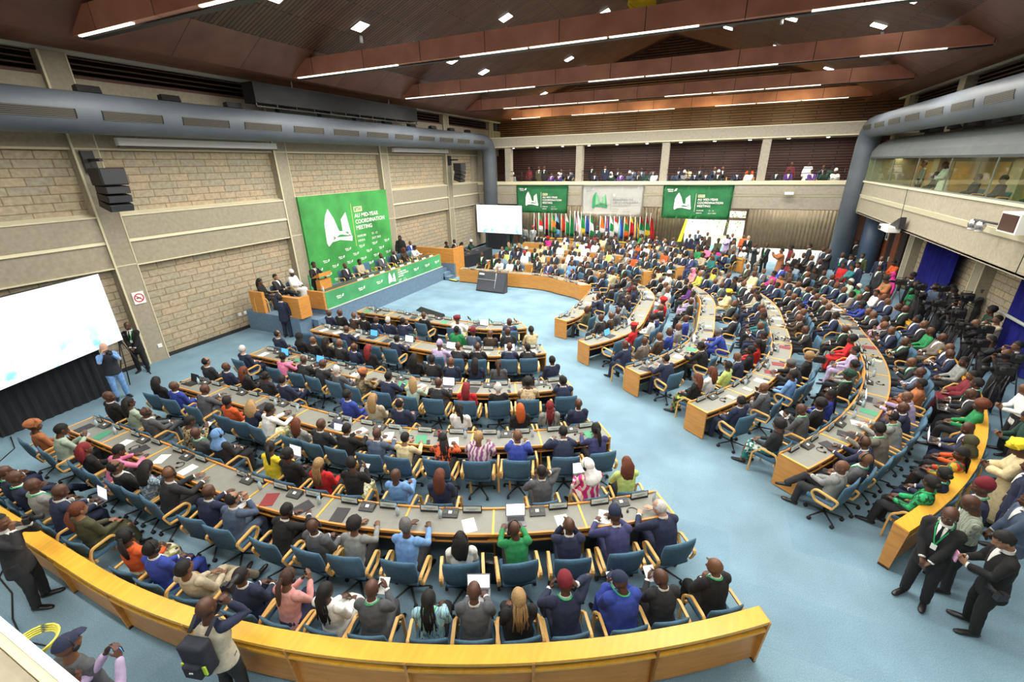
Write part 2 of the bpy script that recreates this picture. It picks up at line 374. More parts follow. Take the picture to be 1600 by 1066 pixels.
duct('air_duct', [(-16, -7, 7.7)] + [(-16, yy, 7.7) for yy in range(-5, 31, 3)] + elbow(-16, 30.6, 7.7, 1.0) + [(-16, 31.6, 5), (-16, 31.6, 0)], .52, 1, [5.5-2.08*3+2.08*k for k in range(15)], 'long grey blue round duct with grilles along the left wall')
duct('air_duct', [(7.0, -7, 7.68)] + [(7.0, yy, 7.68) for yy in range(-5, 31, 3)] + elbow(7.0, 30.6, 7.68, 1.0) + [(7.0, 31.6, 5), (7.0, 31.6, 0)], .52, -1, [29.5-2.13*k for k in range(14)], 'long grey blue round duct with grilles along the right gallery')
bm = BM(); loft(bm, [(8.3, 31.3, 0), (8.3, 31.3, 3.25)], [.5, .5], None, 24, False)
tag(obj('riser_pipe', bm, mat('dark_blue_duct', (.055, .085, .14), .5)), 'dark blue vertical pipe behind the right hand duct', 'pipe')

# far gallery
bm = BM()
box(bm, -17.5, 9.2, 32.0, 32.4, 7.37, 8.0); box(bm, -17.5, 9.2, 32.2, 36.5, 7.9, 8.0)
for x in (-17.5, -14.95, -9.46, -3.73, 1.98, 8.4): box(bm, x, x+(.46 if x > -17 else 1.4), 32.1, 32.55, 4.2, 7.4)
box(bm, -14.9 if False else -17.2, 9.0, 31.9, 32.2, 4.2, 4.76); box(bm, -17.2, 9.0, 31.95, 32.2, 3.35, 4.08)
box(bm, -17.2, 9.0, 32.2, 37, 4.0, 4.25)
struct('wall_back_gallery_concrete', bm, CONC2)
bm = BM()
box(bm, -17.2, 9.0, 31.82, 32.3, 4.76, 4.97); prism(bm, [(-17.2, 32.2, 4.2), (-17.2, 31.86, 4.18), (-17.2, 31.93, 4.06), (-17.2, 32.2, 4.06)], (26.2, 0, 0))
box(bm, -17.5, 9.2, 31.98, 32.02, 7.34, 7.40); box(bm, -17.5, 9.2, 31.97, 32.02, 7.98, 8.03)
struct('trim_3', bm, CREAM)
bm = BM(); box(bm, -17.5, 9.2, 36.0, 36.2, 4.25, 7.9)
for z in [4.3+.16*k for k in range(20)]: box(bm, -17.5, 9.2, 35.95, 36.0, z, z+.11)
struct('wall_back', bm, plank_material('gallery_slats', (.075, .028, .022), (.10, .036, .028), 'X', 'Z', .16, 2.6, .03, (.006, .003, .003), .5))
bm = BM(); box(bm, -17.5, 9.2, 32.4, 36, 7.36, 7.42); struct('ceiling_gallery', bm, CONC2)
for i, x in enumerate((-14.65, -12.7, -10.75, -8.8, -6.84, -4.83, -2.7, -.68, 1.32, 3.37, 5.36)):
    e = empty('downlight', (x, 33.0, 7.35)); tag(e, 'small round bright downlight under the far gallery ceiling', 'lamp', 'far gallery downlights')
    bm = BM(); loft(bm, [(0, 0, .02), (0, 0, -.04)], [.12, .12], None, 14, False); obj('housing', bm, PALE, e)
    bm = BM(); ball(bm, (0, 0, -.04), (.1, .1, .03)); obj('bulb', bm, LAMPM, e)
for x in (-12.5, -6.5, -.5, 5): area_light('gallery_lamp', (x, 33.6, 7.3), 4.5, .3, 110, (1, .9, .78))
for x in (-13, -9, -5, -1, 3.5): area_light('uplighter', (x, 33.4, 8.15), 1.6, .2, 55, (1, .88, .42), (math.radians(125), 0, 0))
# handrail of the far gallery: one rail per bay
for i, (a, b) in enumerate(((-15.0, -9.4), (-9.0, -3.8), (-3.3, 1.95), (2.4, 6.4))):
    e = empty('gallery_railing', (a, 32.12, 4.95)); tag(e, 'black metal railing on far gallery rim, %s bay' % ['leftmost', 'second', 'third', 'rightmost'][i], 'railing')
    L = b-a; bm = BM()
    for z in (.72, .42): tube(bm, [(0, 0, z), (L, 0, z)], .022, 6)
    obj('rail', bm, BLACK, e)
    n = int(L/1.3)
    for k in range(n+1):
        bm = BM(); tube(bm, [(L*k/n, 0, 0), (L*k/n, 0, .72)], .02, 6); obj('post', bm, BLACK, e)

# wall under the far gallery: lintel, curtains, daylight window
bm = BM(); box(bm, 7.7, 9.3, 33.9, 34.1, 0, 3.4); box(bm, -17.4, -14.4, 33.9, 34.1, 0, 3.4); box(bm, -17.2, 9.0, 33.9, 34.2, 3.0, 3.4); box(bm, -17.2, 9, 32.2, 34.2, 3.36, 3.42)
struct('wall_back_lintel', bm, mat('dark_brown_timber', (.065, .03, .02), .6))
bm = BM()
box(bm, -1.9, 2.05, 34.15, 34.3, 2.36, 2.52); box(bm, -1.95, -1.85, 34.1, 34.3, 0, 3.1); box(bm, 1.9, 2.1, 34.1, 34.3, 0, 3.1)
box(bm, 0, .06, 34.2, 34.26, 2.5, 3.1)
o = struct('window_2', bm, MATS['dark_brown_timber'])
g = bpy.data.materials.new('window_glass'); g.use_nodes = True; nt = g.node_tree; nt.nodes.clear()
out = nt.nodes.new('ShaderNodeOutputMaterial'); mx = nt.nodes.new('ShaderNodeMixShader'); tr = nt.nodes.new('ShaderNodeBsdfTransparent'); gl = nt.nodes.new('ShaderNodeBsdfGlossy')
tr.inputs[0].default_value = (.86, .93, .86, 1); gl.inputs['Roughness'].default_value = .03; mx.inputs[0].default_value = .1
nt.links.new(tr.outputs[0], mx.inputs[1]); nt.links.new(gl.outputs[0], mx.inputs[2]); nt.links.new(mx.outputs[0], out.inputs[0]); MATS['glass'] = g
obj('pane', bx(-1.85, 1.9, 34.22, 34.23, 0, 3.1), g, o)
CURT = mat('beige_curtain_cloth', (.56, .48, .34), .85, vary=.12, scale=3)
def curtain(x0, x1, y, label, h=3.15, m=CURT, amp=.07, along='x', per=.21, z0=.03):
    bm = BM(); n = int((x1-x0)/per*6); top = []; bot = []
    for i in range(n+1):
        t = x0+(x1-x0)*i/n; d = amp*math.sin(2*PI*(t-x0)/per) + .02*math.sin(t*3.1)
        p = (t, y+d) if along == 'x' else (y+d, t)
        top.append(bm.verts.new((*p, h))); q = (t, y+d*1.25) if along == 'x' else (y+d*1.25, t); bot.append(bm.verts.new((*q, z0)))
    for i in range(n): bm.faces.new((bot[i], bot[i+1], top[i+1], top[i])).smooth = True
    bmesh.ops.solidify(bm, geom=bm.faces[:], thickness=.012)
    return tag(obj('curtain', bm, m), label, 'curtain')
curtain(-14.6, -1.85, 33.7, 'long beige pleated curtain behind the row of flags')
curtain(2.0, 7.9, 33.7, 'beige pleated curtain between the daylight window and the duct')
# garden seen through the window
LEAF = mat('sunlit_leaves', (.30, .42, .06), .8, vary=.5, scale=4); LEAF2 = mat('pale_leaves', (.55, .58, .22), .8, vary=.5, scale=5)
rg = random.Random(3)
for k, (x, y, s, m_, lb) in enumerate(((-3.5, 41, 2.2, LEAF, 'yellow green tree outside the window, leftmost'), (1.0, 44, 2.6, LEAF2, 'pale leafy tree outside the window, at centre'), (4.4, 41, 1.8, LEAF, 'yellow green tree outside the window, rightmost'))):
    e = empty('garden_tree', (x, y, 0)); tag(e, lb, 'tree', 'trees outside the window')
    bm = BM(); loft(bm, [(0, 0, -.1), (.1, 0, 1.2), (0, .1, 2.6)], [.14, .11, .07], None, 8); obj('trunk', bm, mat('bark', (.16, .12, .08), .9), e)
    bm = BM()
    for q in range(900):
        a, b_, rr = rg.uniform(0, 2*PI), rg.uniform(-1, 1), s*rg.uniform(.35, 1)
        c = V((rr*math.cos(a)*math.sqrt(1-b_*b_), rr*math.sin(a)*math.sqrt(1-b_*b_), 2.3+rr*b_*.8))
        x_ = V((rg.gauss(0, 1), rg.gauss(0, 1), rg.gauss(0, 1))).normalized(); y_ = x_.cross(V((0, 0, 1))+V((rg.random(),)*3)).normalized()
        l = rg.uniform(.07, .16); poly(bm, [c-x_*l, c+y_*l*.5, c+x_*l, c-y_*l*.5])
    obj('foliage', bm, m_, e)
struct('floor_terrace', bx(-14, 14, 34.4, 52, -.3, -.05), mat('terrace_paving', (.6, .58, .5), .9))
sun = bpy.data.lights.new('sun', 'SUN'); sun.energy = 9; sun.angle = .02; sun.color = (1, .97, .88)
so = bpy.data.objects.new('sun', sun); so.rotation_euler = (math.radians(42), 0, math.radians(200)); C.objects.link(so)

# right wall, its pilasters and the glazed gallery box
bm = BM(); box(bm, 9.3, 9.55, -7, 37, 0, 3.6); struct('wall_right', bm, MATS['stone'])
bm = BM()
for y in PIL: box(bm, 8.95, 9.35, y, y+.65, 0, 9.32)
box(bm, 9.0, 9.3, -7, 37, 7.9, 8.75)
box(bm, 8.0, 9.2, 31.2, 31.9, 4.0, 7.3)
struct('wall_right_concrete_frame', bm, CONC)
bm = BM()
for a, b in zip(PIL, PIL[1:]):
    for k in range(4): prism(bm, [(9.45, a+.65, 8.86+k*.15), (9.2, a+.65, 8.80+k*.15), (9.19, a+.65, 8.83+k*.15), (9.44, a+.65, 8.89+k*.15)], (0, b-a-.65, 0))
struct('window_3', bm, MATS['brown_louvre'])
struct('wall_right_void', bx(9.6, 9.7, -7, 38, 8.0, 9.5), DARK)
bm = BM()
box(bm, 7.17, 7.4, -1, 31.2, 4.3, 4.92); box(bm, 7.24, 7.5, -1, 31.2, 3.35, 4.12); box(bm, 7.2, 9.3, -1, 31.2, 3.3, 3.42); box(bm, 7.2, 9.3, -1, 31.2, 4.1, 4.25)
box(bm, 7.17, 9.2, 31.0, 31.2, 3.35, 4.95); box(bm, 7.2, 9.3, 30.95, 31.15, 4.9, 6.2)
struct('wall_right_gallery_front', bm, CONC)
bm = BM()
box(bm, 7.12, 7.42, -1, 31.22, 4.92, 5.0); prism(bm, [(7.4, -1, 4.34), (7.14, -1, 4.30), (7.2, -1, 4.12), (7.4, -1, 4.12)], (0, 32.2, 0)); box(bm, 7.2, 7.26, -1, 31.2, 3.33, 3.38)
for y in PIL: box(bm, 8.93, 8.96, y, y+.05, 0, 3.4); box(bm, 8.93, 8.96, y+.6, y+.65, 0, 3.4)
struct('trim_4', bm, CREAM)
bm = BM()                                                           # rounded bulkhead over the glazing
prof = [(7.17, 6.12), (7.12, 6.2), (7.16, 6.45), (7.35, 6.75), (7.7, 6.98), (8.2, 7.1), (9.2, 7.1), (9.2, 6.12)]
prism(bm, [(x, -1, z) for x, z in prof], (0, 32.0, 0)); struct('ceiling_gallery_bulkhead', bm, mat('grey_blue_plaster', (.10, .115, .11), .7, vary=.1, scale=2))
bm = BM(); box(bm, 7.14, 7.2, -1, 31, 5.0, 5.04)
for y in range(0, 31, 3): box(bm, 7.16, 7.2, y, y+.02, 5.0, 6.15)
o = struct('window_4', bm, mat('thin_steel', (.3, .32, .3), .4, .6))
obj('pane', bx(7.17, 7.185, -1, 31.0, 5.0, 6.14), g, o)
bm = BM(); box(bm, 9.15, 9.25, -1, 31, 4.25, 6.3); struct('wall_gallery_lining', bm, plank_material('amber_panel', (.52, .30, .09), (.40, .25, .09), 'Y', 'Z', 3, 2.2, .06, (.10, .13, .10), .4))
for y in (4, 12, 20, 28): area_light('booth_lamp', (8.4, y, 6.08), .3, 6, 30, (1, .82, .5))
# loudspeaker-like wedge brackets under the right duct
for k in range(7):
    y = 29.0-1.9*k; bm = BM(); prism(bm, [(8.95, y, 7.25), (8.95, y, 7.62), (8.95, y-.9, 7.25)], (-.25, 0, 0))
    tag(obj('wedge_bracket', bm, BLACK), 'black wedge bracket under the right hand duct', 'bracket', 'black wedge brackets under the right duct')
# doors at the far end of the right wall
bm = BM(); box(bm, 8.9, 9.32, 28.3, 32.1, 0, 3.35); o = struct('door_1', bm, mat('near_black_doorway', (.018, .013, .012), .8))
bm = BM(); box(bm, 8.84, 8.9, 29.0, 29.7, 0, 2.5); box(bm, 8.84, 8.9, 30.6, 31.2, 0, 2.5); obj('door_leaf', bm, mat('brown_door_leaf', (.20, .065, .025), .4), o)
obj('door_handle', bx(8.8, 8.84, 29.62, 29.66, .95, 1.2), PALE, o)
bm = BM(); box(bm, 8.82, 8.84, 30.7, 31.1, 1.9, 2.4, 0); poly(bm, [(8.815, 31.0, 2.0), (8.815, 30.75, 2.0), (8.815, 30.75, 2.2)][::-1], 1); poly(bm, [(8.815, 30.95, 2.02), (8.815, 30.9, 2.28), (8.815, 30.8, 2.28)][::-1], 1)
tag(obj('door_notice', bm, [WHITE, BLACK]), 'white square notice with black arrow on dark door', 'sign')
BLUEDR = mat('royal_blue_drape', (.012, .016, .30), .8, vary=.25, scale=2)
curtain(22.75, 25.95, 8.92, 'royal blue curtain on right wall, farther of two', 3.36, BLUEDR, .05, 'y', .5)
curtain(12.5, 18.55, 8.92, 'royal blue curtain on right wall, nearer of two', 3.36, BLUEDR, .05, 'y', .5)
bm = BM(); tube(bm, [(8.7, 10, 1.55), (8.7, 18.9, 1.55)], .05, 8); tag(obj('handrail', bm, PALE), 'grey handrail in front of the nearer blue curtain', 'handrail')

# rim of the gallery the camera stands on
bm = BM(); box(bm, -16, -.2, -.1, .148, 3.4, 4.94); struct('wall_near_gallery_front', bm, CONC)
bm = BM(); box(bm, -16, -.2, .148, .168, 4.5, 4.95); struct('trim_5', bm, mat('pale_yellow_rim', (.78, .66, .36), .5))
bm = BM(); box(bm, -16, -.2, .168, .19, 4.7, 4.955); struct('trim_6', bm, mat('white_blue_rim', (.75, .82, .84), .5))

# ================================================================ PODIUM
POD = empty('podium_stage', (-15.6, 16.7, 0)); tag(POD, 'blue carpeted stage platform with steps along the left wall', 'stage')
def pd(n, bm, m):
    o = obj(n, bm, m, POD); o.matrix_parent_inverse = Matrix.Translation((15.6, -16.7, 0)); return o
bm = BM(); box(bm, -17.14, -13.95, 12.4, 21.1, 0, .8); box(bm, -17.14, -14.15, 11.15, 11.75, 0, .8); box(bm, -17.14, -14.9, 11.75, 12.4, 0, .8)
box(bm, -17.14, -14.7, 21.1, 22.9, 0, .8)
pd('platform', bm, BLUEC)
for k in range(3):
    pd('step', bx(-14.9+.0, -14.1-.0+.28*(2-k)-.28, 11.75, 12.4, .02, .6-.2*k if k else .6), BLUEC)
    pd('step', bx(-14.7, -14.1+.25*k, 21.1, 21.75, .01, .6-.2*k), BLUEC)
pd('edge_trim', bx(-13.97, -13.93, 12.4, 21.1, .79, .83), PALE)

def thing_mesh(name, bm, m, label, cat, group=None): return tag(obj(name, bm, m), label, cat, group)
# side screens of orange-brown timber
bm = BM(); box(bm, -14.95, -14.0, 11.18, 11.34, .8, 1.62); box(bm, -14.16, -14.0, 11.34, 11.7, .8, 1.62)
thing_mesh('timber_screen', bm, LWOOD, 'low orange timber screen beside the steps left of the podium', 'screen')
bm = BM(); box(bm, -16.75, -16.0, 11.18, 11.3, .8, 1.66)
thing_mesh('timber_screen', bm, LWOOD, 'low orange timber screen beside the three seated guests', 'screen')
bm = BM(); box(bm, -16.2, -13.6, 21.8, 21.95, .85, 1.7); box(bm, -13.75, -13.6, 21.95, 23.0, .0, 1.7); box(bm, -16.2, -13.6, 21.8, 21.93, 0, .85, 1)
thing_mesh('timber_screen', bm, [LWOOD, BLUEC], 'orange timber screen at the right end of the podium', 'screen')

# podium desk with green printed front
PD = empty('podium_desk', (-14.3, 16.7, .8)); tag(PD, 'long podium desk with green printed front and orange timber end', 'desk')
def pp(n, bm, m, par=None):
    o = obj(n, bm, m, par or PD); o.matrix_parent_inverse = Matrix.Translation((14.3, -16.7, -.8)) if not par else Matrix.Identity(4); return o
pp('desktop', bx(-14.75, -13.98, 12.5, 20.95, 1.42, 1.46), mat('dark_green_desktop', (.05, .07, .05), .6))
fr = pp('front_panel', bx(-13.99, -13.96, 12.45, 20.95, .83, 1.53), GREEN2)
pp('end_panel', bx(-14.85, -13.97, 12.36, 12.46, .82, 1.56), LWOOD)
pp('end_panel', bx(-14.85, -13.97, 20.95, 21.0, .82, 1.53), LWOOD)
pp('top_edge', bx(-14.03, -13.96, 12.45, 20.95, 1.53, 1.545), LWOOD)

def building_logo(bm, org, u, v, s, m_light=0, m_mid=1, m_dark=2, n=None):
    """the white M-shaped building mark: a tall curved wing, a valley and a lower wing"""
    u = V(u).normalized(); v = V(v).normalized(); n = u.cross(v); org = V(org)
    P = lambda a, b: org + u*(a*s) + v*(b*s)
    def pc(pts, mi, d=.004): prism(bm, [P(*p) for p in pts], n*d, mi)
    pc([(0, .10), (.02, .62), (.10, .84), (.22, 1.0), (.22, .22)], m_light)
    pc([(.22, .22), (.22, 1.0), (.38, .74), (.50, .40), (.58, .30)], m_mid, .003)
    pc([(.22, .14), (.50, .26), (.60, .26), (1.0, .16), (.66, .34), (.56, .36), (.40, .30)], m_light)
    pc([(.64, .32), (.64, .68), (.86, .86), (.86, .30)], m_mid, .003)
    pc([(.86, .86), (.97, .16), (.86, .18)], m_light)
    pc([(.0, .10), (.22, .22), (1.0, .16), (.97, .02), (.5, .12), (.2, .10), (.05, .0)], m_light)
    for k in range(5): pc([(.26+.05*k, .24), (.268+.05*k, .24), (.268+.05*k, .86-.13*k), (.26+.05*k, .88-.13*k)], m_dark, .005)
    for k in range(3): pc([(.69+.05*k, .31), (.697+.05*k, .31), (.697+.05*k, .73+.04*k), (.69+.05*k, .73+.04*k)], m_dark, .005)
def au_text(bm, org, u, v, h, lines=('AU MID-YEAR', 'COORDINATION', 'MEETING'), tag_='8TH', mi=0, box_mi=1, txt_mi=2, small=('NAIROBI', 'KENYA'), small2=('12 - 13', 'JULY 2025'), green_mi=3):
    u = V(u).normalized(); v = V(v).normalized(); org = V(org); n = u.cross(v)
    p = org + v*(h*.35); wd = h*(2.9 if tag_ else 1)
    prism(bm, [p, p+u*wd, p+u*wd+v*h*1.25, p+v*h*1.25], n*.003, box_mi)
    if tag_: text_into(bm, tag_, p+u*h*.25+v*h*.25+n*.004, u, v, h*1.15, green_mi, .02)
    for i, l in enumerate(lines): text_into(bm, l, org-v*(h*(1.0+1.45*i))+n*.002, u, v, h*1.35, txt_mi, .02)
    b = org - v*(h*(1.0+1.45*len(lines)+.4))
    for i, l in enumerate(small): text_into(bm, l, b-v*(h*1.15*i)+n*.002, u, v, h*.75, mi, .01)
    for i, l in enumerate(small2): text_into(bm, l, b+u*h*5.2-v*(h*1.15*i)+n*.002, u, v, h*.75, mi, .01)
def small_mark(bm, org, u, v, s, mi=0):
    """tiny two-line word mark with a leaf flag used all over the prints"""
    u = V(u).normalized(); v = V(v).normalized(); org = V(org); n = u.cross(v)
    text_into(bm, 'African', org+n*.002, u, v, s, mi, .03); text_into(bm, 'Union', org-v*s*.9+n*.002+u*s*.5, u, v, s, mi, .03)
    q = org+u*s*3.4-v*s*.6; prism(bm, [q, q+u*s*1.3+v*s*.2, q+u*s*1.6+v*s*1.5, q+u*s*.7+v*s*1.2], n*.003, mi)
LM = [TEXTW, TEXTG, TEXTG, TEXTO, TEXTW, DGREEN, TEXTY]
# front print of the podium desk
bm = BM(); U, W_ = (0, 1, 0), (0, 0, 1)
for y in (13.0, 14.3, 15.5, 18.4, 19.4, 20.35): small_mark(bm, (-13.955, y, 1.19), U, W_, .085)
building_logo(bm, (-13.955, 16.35, .93), U, W_, .55)
prism(bm, [(-13.955, 17.02, .93), (-13.955, 17.03, .93), (-13.955, 17.03, 1.5), (-13.955, 17.02, 1.5)][::-1], (.003, 0, 0), 6)
au_text(bm, (-13.955, 17.1, 1.37), U, W_, .075, mi=0, box_mi=3, txt_mi=4, green_mi=5)
pr = pp('front_print', bm, LM)

# big backdrop
BD = empty('backdrop', (-17.05, 17.7, .8)); tag(BD, 'large green printed backdrop with building mark and meeting title', 'backdrop')
def pb(n, bm, m): o = obj(n, bm, m, BD); o.matrix_parent_inverse = Matrix.Translation((17.05, -17.7, -.8)); return o
bm = BM(); box(bm, -17.16, -17.06, 14.68, 20.7, .8, 5.02)
nt = GREEN.node_tree; pb('panel', bm, GREEN)
bm = BM(); XB = -17.055
building_logo(bm, (XB, 15.9, 2.62), U, W_, 1.75)
prism(bm, [(XB, 17.82, 2.35), (XB, 17.85, 2.35), (XB, 17.85, 4.5), (XB, 17.82, 4.5)][::-1], (.003, 0, 0), 6)
au_text(bm, (XB, 18.0, 3.98), U, W_, .21, mi=0, box_mi=3, txt_mi=4, green_mi=5)
for r in range(5):
    for c in range(6):
        y = 14.95 + 1.02*c + .5*(r % 2); z = 2.3 - .33*r
        if y < 20.2 and not (r == 0 and c < 2): small_mark(bm, (XB, y, z), U, W_, .085)
pb('print', bm, LM)

# banners hung on the far gallery front
def banner(x0, x1, z0, z1, m, white, label, title, tg):
    e = empty('banner', ((x0+x1)/2, 31.78, z1)); tag(e, label, 'banner', None)
    cx, cz = (x0+x1)/2, z1; w, h = x1-x0, z1-z0; bm = BM(); n = 24
    g_ = [[bm.verts.new((x0-cx + w*i/n*(1-.02*j/6)+.02*w*j/12, -.015*math.sin(i*1.3)*(j/6)-.012*math.sin(i*.5+j), -h*j/6 - .03*math.sin(PI*i/n)*(1 if j == 0 else .3))) for i in range(n+1)] for j in range(7)]
    for j in range(6):
        for i in range(n): bm.faces.new((g_[j+1][i], g_[j+1][i+1], g_[j][i+1], g_[j][i])).smooth = True
    bmesh.ops.solidify(bm, geom=bm.faces[:], thickness=.01); obj('cloth', bm, m, e)
    bm = BM(); Y_ = -.05; k = w/4.1
    mats = [DGREEN, mat('print_mid_green', (.12, .42, .2), .7), TEXTW, WHITEC, mat('print_grey', (.42, .45, .44), .7), DGREEN, TEXTY] if white else LM
    building_logo(bm, (x0-cx+.75*k, Y_, -1.5*k), (1, 0, 0), W_, 1.05*k)
    prism(bm, [(x0-cx+2.0*k, Y_, -1.6*k), (x0-cx+2.02*k, Y_, -1.6*k), (x0-cx+2.02*k, Y_, -.5*k), (x0-cx+2.0*k, Y_, -.5*k)], (0, -.003, 0), 4)
    au_text(bm, (x0-cx+2.13*k, Y_, -.78*k), (1, 0, 0), W_, .135*k, title, tg, 4, 3, 4, green_mi=5)
    small_mark(bm, (x0-cx+.25*k, Y_, -.3*k), (1, 0, 0), W_, .12*k, 4)
    obj('print', bm, mats, e)
T = ('AU MID-YEAR', 'COORDINATION', 'MEETING'); T2 = ('MKUTANO WA', 'UMOJA WA AFRIKA', 'WA KATIKATI')
banner(-13.9, -9.85, 2.78, 4.74, GREEN2, False, 'green meeting banner on far gallery front, left of the white banner', T, '8TH')
banner(-8.85, -4.55, 2.68, 4.76, WHITEC, True, 'white banner with green building mark on far gallery front', T2, '')
banner(-3.35, .85, 2.66, 4.74, GREEN2, False, 'green meeting banner on far gallery front, right of the white banner', T, '8TH')

# ================================================================ CURVED SEATING PLAN
# rows are concentric: straight, quarter turn, short straight, quarter turn, straight; r = distance outwards, u = position along the row
def ss(t):
    t = max(0.0, min(1.0, t)); return t*t*(3-2*t)
def RP(r, u, z=0.0):
    if u <= 0: return V((-7.6+u, 15.85-r, z))
    if u <= 90:
        a = u-90; q = r+.4*ss((a+50)/50); a = math.radians(a); return V((-7.6+q*math.cos(a), 15.85+q*math.sin(a), z))
    if u <= 92.7: return V((-7.6+r+.4, 15.85+u-90, z))
    if u <= 182.7:
        a = u-92.7; q = r+1.1*(1-ss(a/60)); a = math.radians(a); return V((-8.3+q*math.cos(a), 18.55+q*math.sin(a), z))
    return V((-8.3-(u-182.7), 18.55+r, z))
def RU(x, y):
    if y < 15.85:
        if x < -7.6: return 15.85-y, x+7.6
        a = math.degrees(math.atan2(y-15.85, x+7.6)); return math.hypot(x+7.6, y-15.85)-.4*ss((a+50)/50), a+90
    if y < 18.55: return x+7.6-.4, 90+y-15.85
    if x > -8.3:
        a = math.degrees(math.atan2(y-18.55, x+8.3)); return math.hypot(x+8.3, y-18.55)-1.1*(1-ss(a/60)), a+92.7
    return y-18.55, 182.7-8.3-x
def outward(r, u): return (RP(r+.05, u)-RP(r-.05, u)).normalized()
def path(r, u0, u1, step=.25):
    """list of u values from u0 to u1 about `step` metres apart at radius r"""
    us = [u0]; 
    while us[-1] < u1-1e-6:
        u = us[-1]; du = step if (u < 0 or 90 <= u < 92.7 or u >= 182.7) else math.degrees(step/max(r, 1.5))
        nxt = u+du
        for k in (0, 90, 92.7, 182.7):
            if u < k-1e-9 < nxt: nxt = k; break
        us.append(min(nxt, u1))
    return us
def ulen(r, u0, u1): 
    us = path(r, u0, u1); return sum((RP(r, b)-RP(r, a)).length for a, b in zip(us, us[1:]))
def divide(r, u0, u1, n):
    us = path(r, u0, u1, .05); cum = [0]
    for a, b in zip(us, us[1:]): cum.append(cum[-1]+(RP(r, b)-RP(r, a)).length)
    out = []; i = 0
    for k in range(n+1):
        t = cum[-1]*k/n
        while i < len(cum)-2 and cum[i+1] < t: i += 1
        f = (t-cum[i])/max(1e-9, cum[i+1]-cum[i]); out.append(us[i]+(us[i+1]-us[i])*f)
    return out
def sweep(bm, ra, rb, za, zb, us, O, mi=0, zb2=None):
    """box section ra..rb x za..zb swept along the row"""
    zb2 = zb if zb2 is None else zb2; rings = []
    for u in us: rings.append([bm.verts.new(RP(r, u, z)-O) for r, z in ((ra, za), (rb, za), (rb, zb2), (ra, zb))])
    for a, b in zip(rings, rings[1:]):
        for j in range(4): bm.faces.new((a[j], a[(j+1) % 4], b[(j+1) % 4], b[j])).material_index = mi
    bm.faces.new(rings[0][::-1]).material_index = mi; bm.faces.new(rings[-1]).material_index = mi
    return bm
ROWS = {'A': 12.3, 'B': 10.0, 'C': 7.72, 'D': 5.35, 'E': 3.03}
RNAME = {'A': 'outermost', 'B': 'fourth', 'C': 'third', 'D': 'second', 'E': 'innermost'}
BNAME = {'L': 'left', 'R': 'right', 'F': 'far'}
ORD = ['first', 'second', 'third', 'fourth', 'fifth', 'sixth', 'seventh', 'eighth', 'ninth', 'tenth', 'eleventh', 'twelfth', 'thirteenth', 'fourteenth', 'fifteenth', 'sixteenth', 'seventeenth', 'eighteenth', 'nineteenth', 'twentieth'] + ['%d%s' % (k, 'st' if k % 10 == 1 else 'nd' if k % 10 == 2 else 'rd' if k % 10 == 3 else 'th') for k in range(21, 99)]
UEND = {('L', 'A'): (-5.4, 38.5), ('L', 'B'): (-5.35, 38.4), ('L', 'C'): (-5.3, 38.7), ('L', 'D'): (-5.25, 39.4), ('L', 'E'): (-5.2, 41),
        ('R', 'A'): (53, 122), ('R', 'B'): (53.3, 122), ('R', 'C'): (54.2, 123), ('R', 'D'): (55.8, 123), ('R', 'E'): (71, 101),
        ('F', 'A'): (138, 187.2), ('F', 'B'): (138, 187.2), ('F', 'C'): (137, 187.2), ('F', 'D'): (133, 187.2), ('F', 'E'): (118, 187.2)}
AISLE_FIRST = {'L': -1, 'R': 1, 'F': 1}        # the end facing the aisle
BINM = mat('dark_earpiece_box', (.03, .02, .02), .6)
DESKS = []
